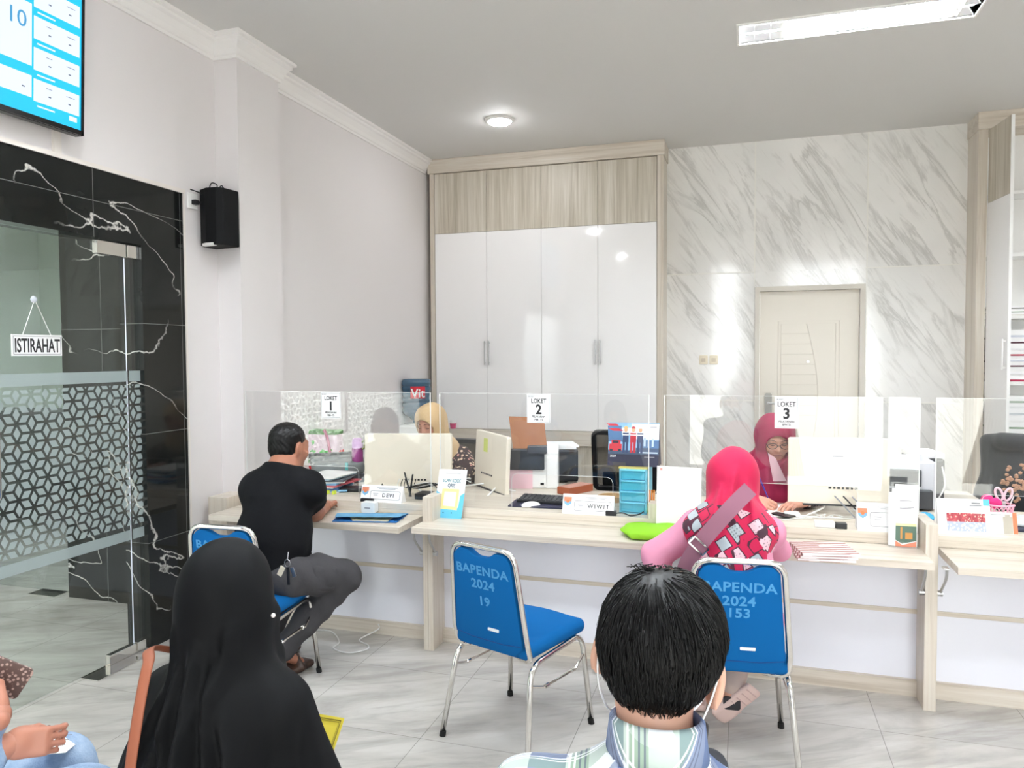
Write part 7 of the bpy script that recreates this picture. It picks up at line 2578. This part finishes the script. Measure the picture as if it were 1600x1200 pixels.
SDF().rbox((-0.25, 3.12, 0.56), (0.05, 0.09, 0.07), 0.025).build('pouch', m_mauve, cb_, h=0.01)

# ---- clerk in maroon headscarf
pk_ = thing('person', 'clerk in maroon headscarf and glasses, writing behind the screen numbered 3', 'person', (0.16, 4.7, 0), 'people in the hall')
kc = Vector((0.172, 4.505, 1.118))
A = axes((0.10, -1, -0.42))
nbk = Vector((0.165, 4.62, 0.985))
B = SDF()
head(B, kc, A, 0.98, False, nbk)
B.chain([nbk, (0.16, 4.70, 0.80), (0.16, 4.76, 0.54)], [0.07, 0.12, 0.13], 0.05)
kR, kL = Vector((-0.01, 4.66, 0.91)), Vector((0.34, 4.66, 0.91))
ker, kwr = Vector((-0.05, 4.46, 0.80)), Vector((0.03, 4.23, 0.805))
kel, kwl = Vector((0.38, 4.46, 0.80)), Vector((0.30, 4.26, 0.80))
B.cap(kR, kL, 0.045, 0.045, 0.04)
arm(B, kR, ker, kwr)
arm(B, kL, kel, kwl)
B.chain([(0.06, 4.74, 0.53), (0.04, 4.42, 0.50), (0.04, 4.46, 0.09)], [0.085, 0.06, 0.035]).chain([(0.26, 4.74, 0.53), (0.28, 4.42, 0.50), (0.28, 4.46, 0.09)], [0.085, 0.06, 0.035])
hk1 = hand(kwr, (0.75, -0.35, -0.1), (0.35, 0.5, -0.7), 0.75, True, grip=0.6, thumb_out=0.5)
hk2 = hand(kwl, (-0.5, -0.6, 0), (0, 0, -1), 0.3, False)
bo = B.build('body', m_skinC, pk_, h=0.0075, extra=((hk1, 0.004), (hk2, 0.004)))
face_parts(bo, kc, A, 0.98)
gl_ = MB()
for sg in (-1, 1):
    cen_ = P3(kc, A, sg * 0.034, 0.108, 0.004)
    gl_.tube([cen_ + A[0] * 0.026 * math.cos(a) + A[2] * 0.017 * math.sin(a) - A[1] * 0.004 * abs(math.cos(a)) for a in np.linspace(0, 2 * math.pi, 21)[:-1]], 0.0021, 6, closed=True)
    gl_.tube([P3(kc, A, sg * 0.06, 0.104, 0.008), P3(kc, A, sg * 0.076, 0.06, 0.008), P3(kc, A, sg * 0.078, 0.0, 0.0)], 0.0016, 6)
gl_.tube([P3(kc, A, -0.009, 0.108, 0.008), P3(kc, A, 0, 0.113, 0.01), P3(kc, A, 0.009, 0.108, 0.008)], 0.0018, 6)
gs = thing('glasses', 'dark-rimmed glasses on the clerk in the maroon headscarf', 'glasses', kc)
gl_.build('frame', mat('dark_rim', C(40, 26, 28), 0.3), gs, smooth=True)
m_prt = mat('black_white_print', C(30, 24, 28), 0.8)
t = NT(m_prt)
vo = t.n('ShaderNodeTexVoronoi', Scale=38.0)
t.l(t.tc.outputs['Object'], vo.inputs['Vector'])
t.col(t.ramp(t.noise(t.mapping((1, 1, 1)), 55, 2), [(0.5, C(34, 24, 30)), (0.54, C(228, 212, 206))], True))
T = SDF()
T.chain([nbk + Vector((0, 0, -0.05)), (0.16, 4.70, 0.80), (0.16, 4.76, 0.52)], [0.08, 0.145, 0.16], 0.05)
T.cap(kR, kL, 0.065, 0.065, 0.04)
T.cap(kR, ker, 0.07, 0.062, 0.03).cap(ker, ker * 0.25 + kwr * 0.75, 0.062, 0.042, 0.02)
T.cap(kL, kel, 0.07, 0.062, 0.03).cap(kel, kel * 0.2 + kwl * 0.8, 0.062, 0.042, 0.02)
T.build('blouse', m_prt, pk_, h=0.010)
SDF().chain([(0.06, 4.74, 0.53), (0.04, 4.42, 0.50), (0.04, 4.46, 0.09)], [0.1, 0.078, 0.07]).chain([(0.26, 4.74, 0.53), (0.28, 4.42, 0.50), (0.28, 4.46, 0.09)], [0.1, 0.078, 0.07]).build('skirt', mat('dark_cloth', C(40, 30, 36), 0.85), pk_, h=0.013)


def scarf(parent, c, A, m, drape, s=1.0, face=(0, 0.112, -0.020, 0.066, 0.078), h=0.008, folds=None, low=None):
    D = SDF()
    D.ell(P3(c, A, 0, -0.010, 0.026), (0.100 * s, 0.120 * s, 0.108 * s), A[3], 0.03)
    D.ell(P3(c, A, 0, -0.005, -0.06), (0.092 * s, 0.098 * s, 0.112 * s), A[3], 0.04)
    for op in drape:
        op(D)
    fx, fy, fz, fw_, fh_ = face
    r_, f_, u_, M_ = A
    Mn = np.array(M_)
    fc = np.array(P3(c, A, fx, 0, fz))

    def opening(P):
        L = (P - fc) @ Mn
        q = 1 - np.sqrt((L[..., 0] / (fw_ * s)) ** 2 + (L[..., 2] / (fh_ * s)) ** 2)
        return np.minimum(q * 0.06, L[..., 1] - 0.02)
    D.carve(opening, 0.006)
    if folds:
        D.disp(folds)
    if low is not None:
        D.carve(low, 0.008)
    return D.build('headscarf', m, parent, h=h)


m_maroon = mat('maroon_cloth', C(150, 16, 66), 0.75, sheen=0.08)
scarf(pk_, kc, A, m_maroon, [
    lambda D: D.ell(P3(kc, A, 0.01, -0.03, 0.01), (0.112, 0.118, 0.114), A[3], 0.03),
    lambda D: D.cap((0.165, 4.60, 0.98), (0.04, 4.62, 0.90), 0.09, 0.10, 0.06),
    lambda D: D.cap(P3(kc, A, 0, -0.02, -0.09), (0.165, 4.56, 0.97), 0.085, 0.11, 0.05),
    lambda D: D.ell((0.165, 4.63, 0.915), (0.205, 0.13, 0.10), None, 0.06),
    lambda D: D.chain([(0.165, 4.56, 0.93), (0.165, 4.56, 0.80)], [0.12, 0.14], 0.05)], 1.0,
    (0, 0.11, -0.022, 0.062, 0.082), 0.007,
    lambda P: wav(P, (0.165, 4.6), 8, 0.007, 1.08, 0.88, 0.4, 9.0) + crease(P, 40, (0.7, 0.2, 0.6), 0.003))
MB().prism([(0.1244, 4.4000, 1.0421), (0.1649, 4.3950, 1.0155), (0.2230, 4.4000, 0.8884), (0.1526, 4.4000, 0.8852)], (0, 0.006, 0)).build('collar_flap', mat('pale_pink_lining', C(216, 176, 186), 0.8), pk_)
pen = thing('pen', 'blue pen in the writing hand of the clerk in maroon', 'pen', (0.0871, 4.1700, 0.8756))
MB().tube([(0.0743, 4.2000, 0.9387), (0.1187, 4.1400, 0.8383)], [0.0045, 0.003], 8).build('barrel', mat('blue_pen', C(44, 40, 140), 0.3), pen)

# ---- clerk in beige headscarf
pb = thing('person', 'clerk in beige headscarf, looking down behind the left monitor', 'person', (-2.0, 4.85, 0), 'people in the hall')
bc = Vector((-2.055, 4.72, 1.135))
A = axes((-0.22, -1, -0.34))
nbb = Vector((-2.02, 4.83, 0.99))
B = SDF()
head(B, bc, A, 1.0, False, nbb)
B.chain([nbb, (-2.0, 4.90, 0.80), (-2.0, 4.93, 0.54)], [0.07, 0.12, 0.13], 0.05)
bR, bL = Vector((-2.20, 4.86, 0.89)), Vector((-1.89, 4.86, 0.89))
beR, bwR = Vector((-2.24, 4.66, 0.80)), Vector((-2.12, 4.50, 0.80))
beL, bwL = Vector((-1.78, 4.72, 0.80)), Vector((-1.88, 4.55, 0.80))
B.cap(bR, bL, 0.045, 0.045, 0.04)
arm(B, bR, beR, bwR)
arm(B, bL, beL, bwL)
hb1 = hand(bwR, (0.3, -1, 0), (0, 0, -1), 0.4, True, s=0.95)
hb2 = hand(bwL, (-0.3, -1, 0), (0, 0, -1), 0.4, False, s=0.95)
B.chain([(-2.1, 4.92, 0.53), (-2.1, 4.60, 0.52), (-2.1, 4.64, 0.09)], [0.085, 0.06, 0.035]).chain([(-1.9, 4.92, 0.53), (-1.9, 4.60, 0.52), (-1.9, 4.64, 0.09)], [0.085, 0.06, 0.035])
bo = B.build('body', m_skinC, pb, h=0.0075, extra=((hb1, 0.005), (hb2, 0.005)))
face_parts(bo, bc, A, 1.0)
m_flor = mat('floral_print', C(52, 30, 32), 0.85)
t = NT(m_flor)
vo = t.n('ShaderNodeTexVoronoi', Scale=42.0)
t.l(t.tc.outputs['Object'], vo.inputs['Vector'])
sepc = t.t.nodes.new('ShaderNodeSeparateColor')
t.l(vo.outputs['Color'], sepc.inputs[0])
pet = t.ramp(sepc.outputs[1], [(0.0, C(228, 205, 180)), (0.45, C(206, 150, 140)), (0.6, C(52, 30, 32))], True)
t.col(t.mix(t.math('LESS_THAN', vo.outputs['Distance'], 0.42), C(46, 28, 30), pet))
T = SDF()
T.chain([nbb + Vector((0, 0, -0.05)), (-2.0, 4.90, 0.80), (-2.0, 4.93, 0.52)], [0.08, 0.15, 0.165], 0.05)
T.cap(bR, bL, 0.066, 0.066, 0.04)
T.cap(bR, beR, 0.07, 0.064, 0.03).cap(beR, beR * 0.2 + bwR * 0.8, 0.06, 0.044, 0.02)
T.cap(bL, beL, 0.075, 0.066, 0.03).cap(beL, beL * 0.2 + bwL * 0.8, 0.06, 0.044, 0.02)
T.disp(lambda P: crease(P, 40, (0.5, 0.3, 0.7), 0.004))
T.build('blouse', m_flor, pb, h=0.009)
SDF().chain([(-2.1, 4.92, 0.53), (-2.1, 4.60, 0.52), (-2.1, 4.64, 0.09)], [0.1, 0.078, 0.07]).chain([(-1.9, 4.92, 0.53), (-1.9, 4.60, 0.52), (-1.9, 4.64, 0.09)], [0.1, 0.078, 0.07]).build('skirt', mat('dark_cloth', C(40, 30, 36), 0.85), pb, h=0.013)
scarf(pb, bc, A, mat('beige_cloth', C(206, 176, 134), 0.8, sheen=0.05), [
    lambda D: D.ell(P3(bc, A, 0.03, -0.05, 0.0), (0.105, 0.11, 0.11), A[3], 0.04),
    lambda D: D.cap(P3(bc, A, 0, -0.02, -0.09), (-2.02, 4.80, 0.96), 0.085, 0.11, 0.05),
    lambda D: D.ell((-2.035, 4.84, 0.925), (0.145, 0.13, 0.09), None, 0.06)], 1.0,
    (-0.004, 0.11, -0.018, 0.062, 0.082), 0.007,
    lambda P: wav(P, (-2.02, 4.78), 8, 0.006, 1.12, 0.9, 0.4, 9.0) + crease(P, 40, (0.7, 0.2, 0.6), 0.002))
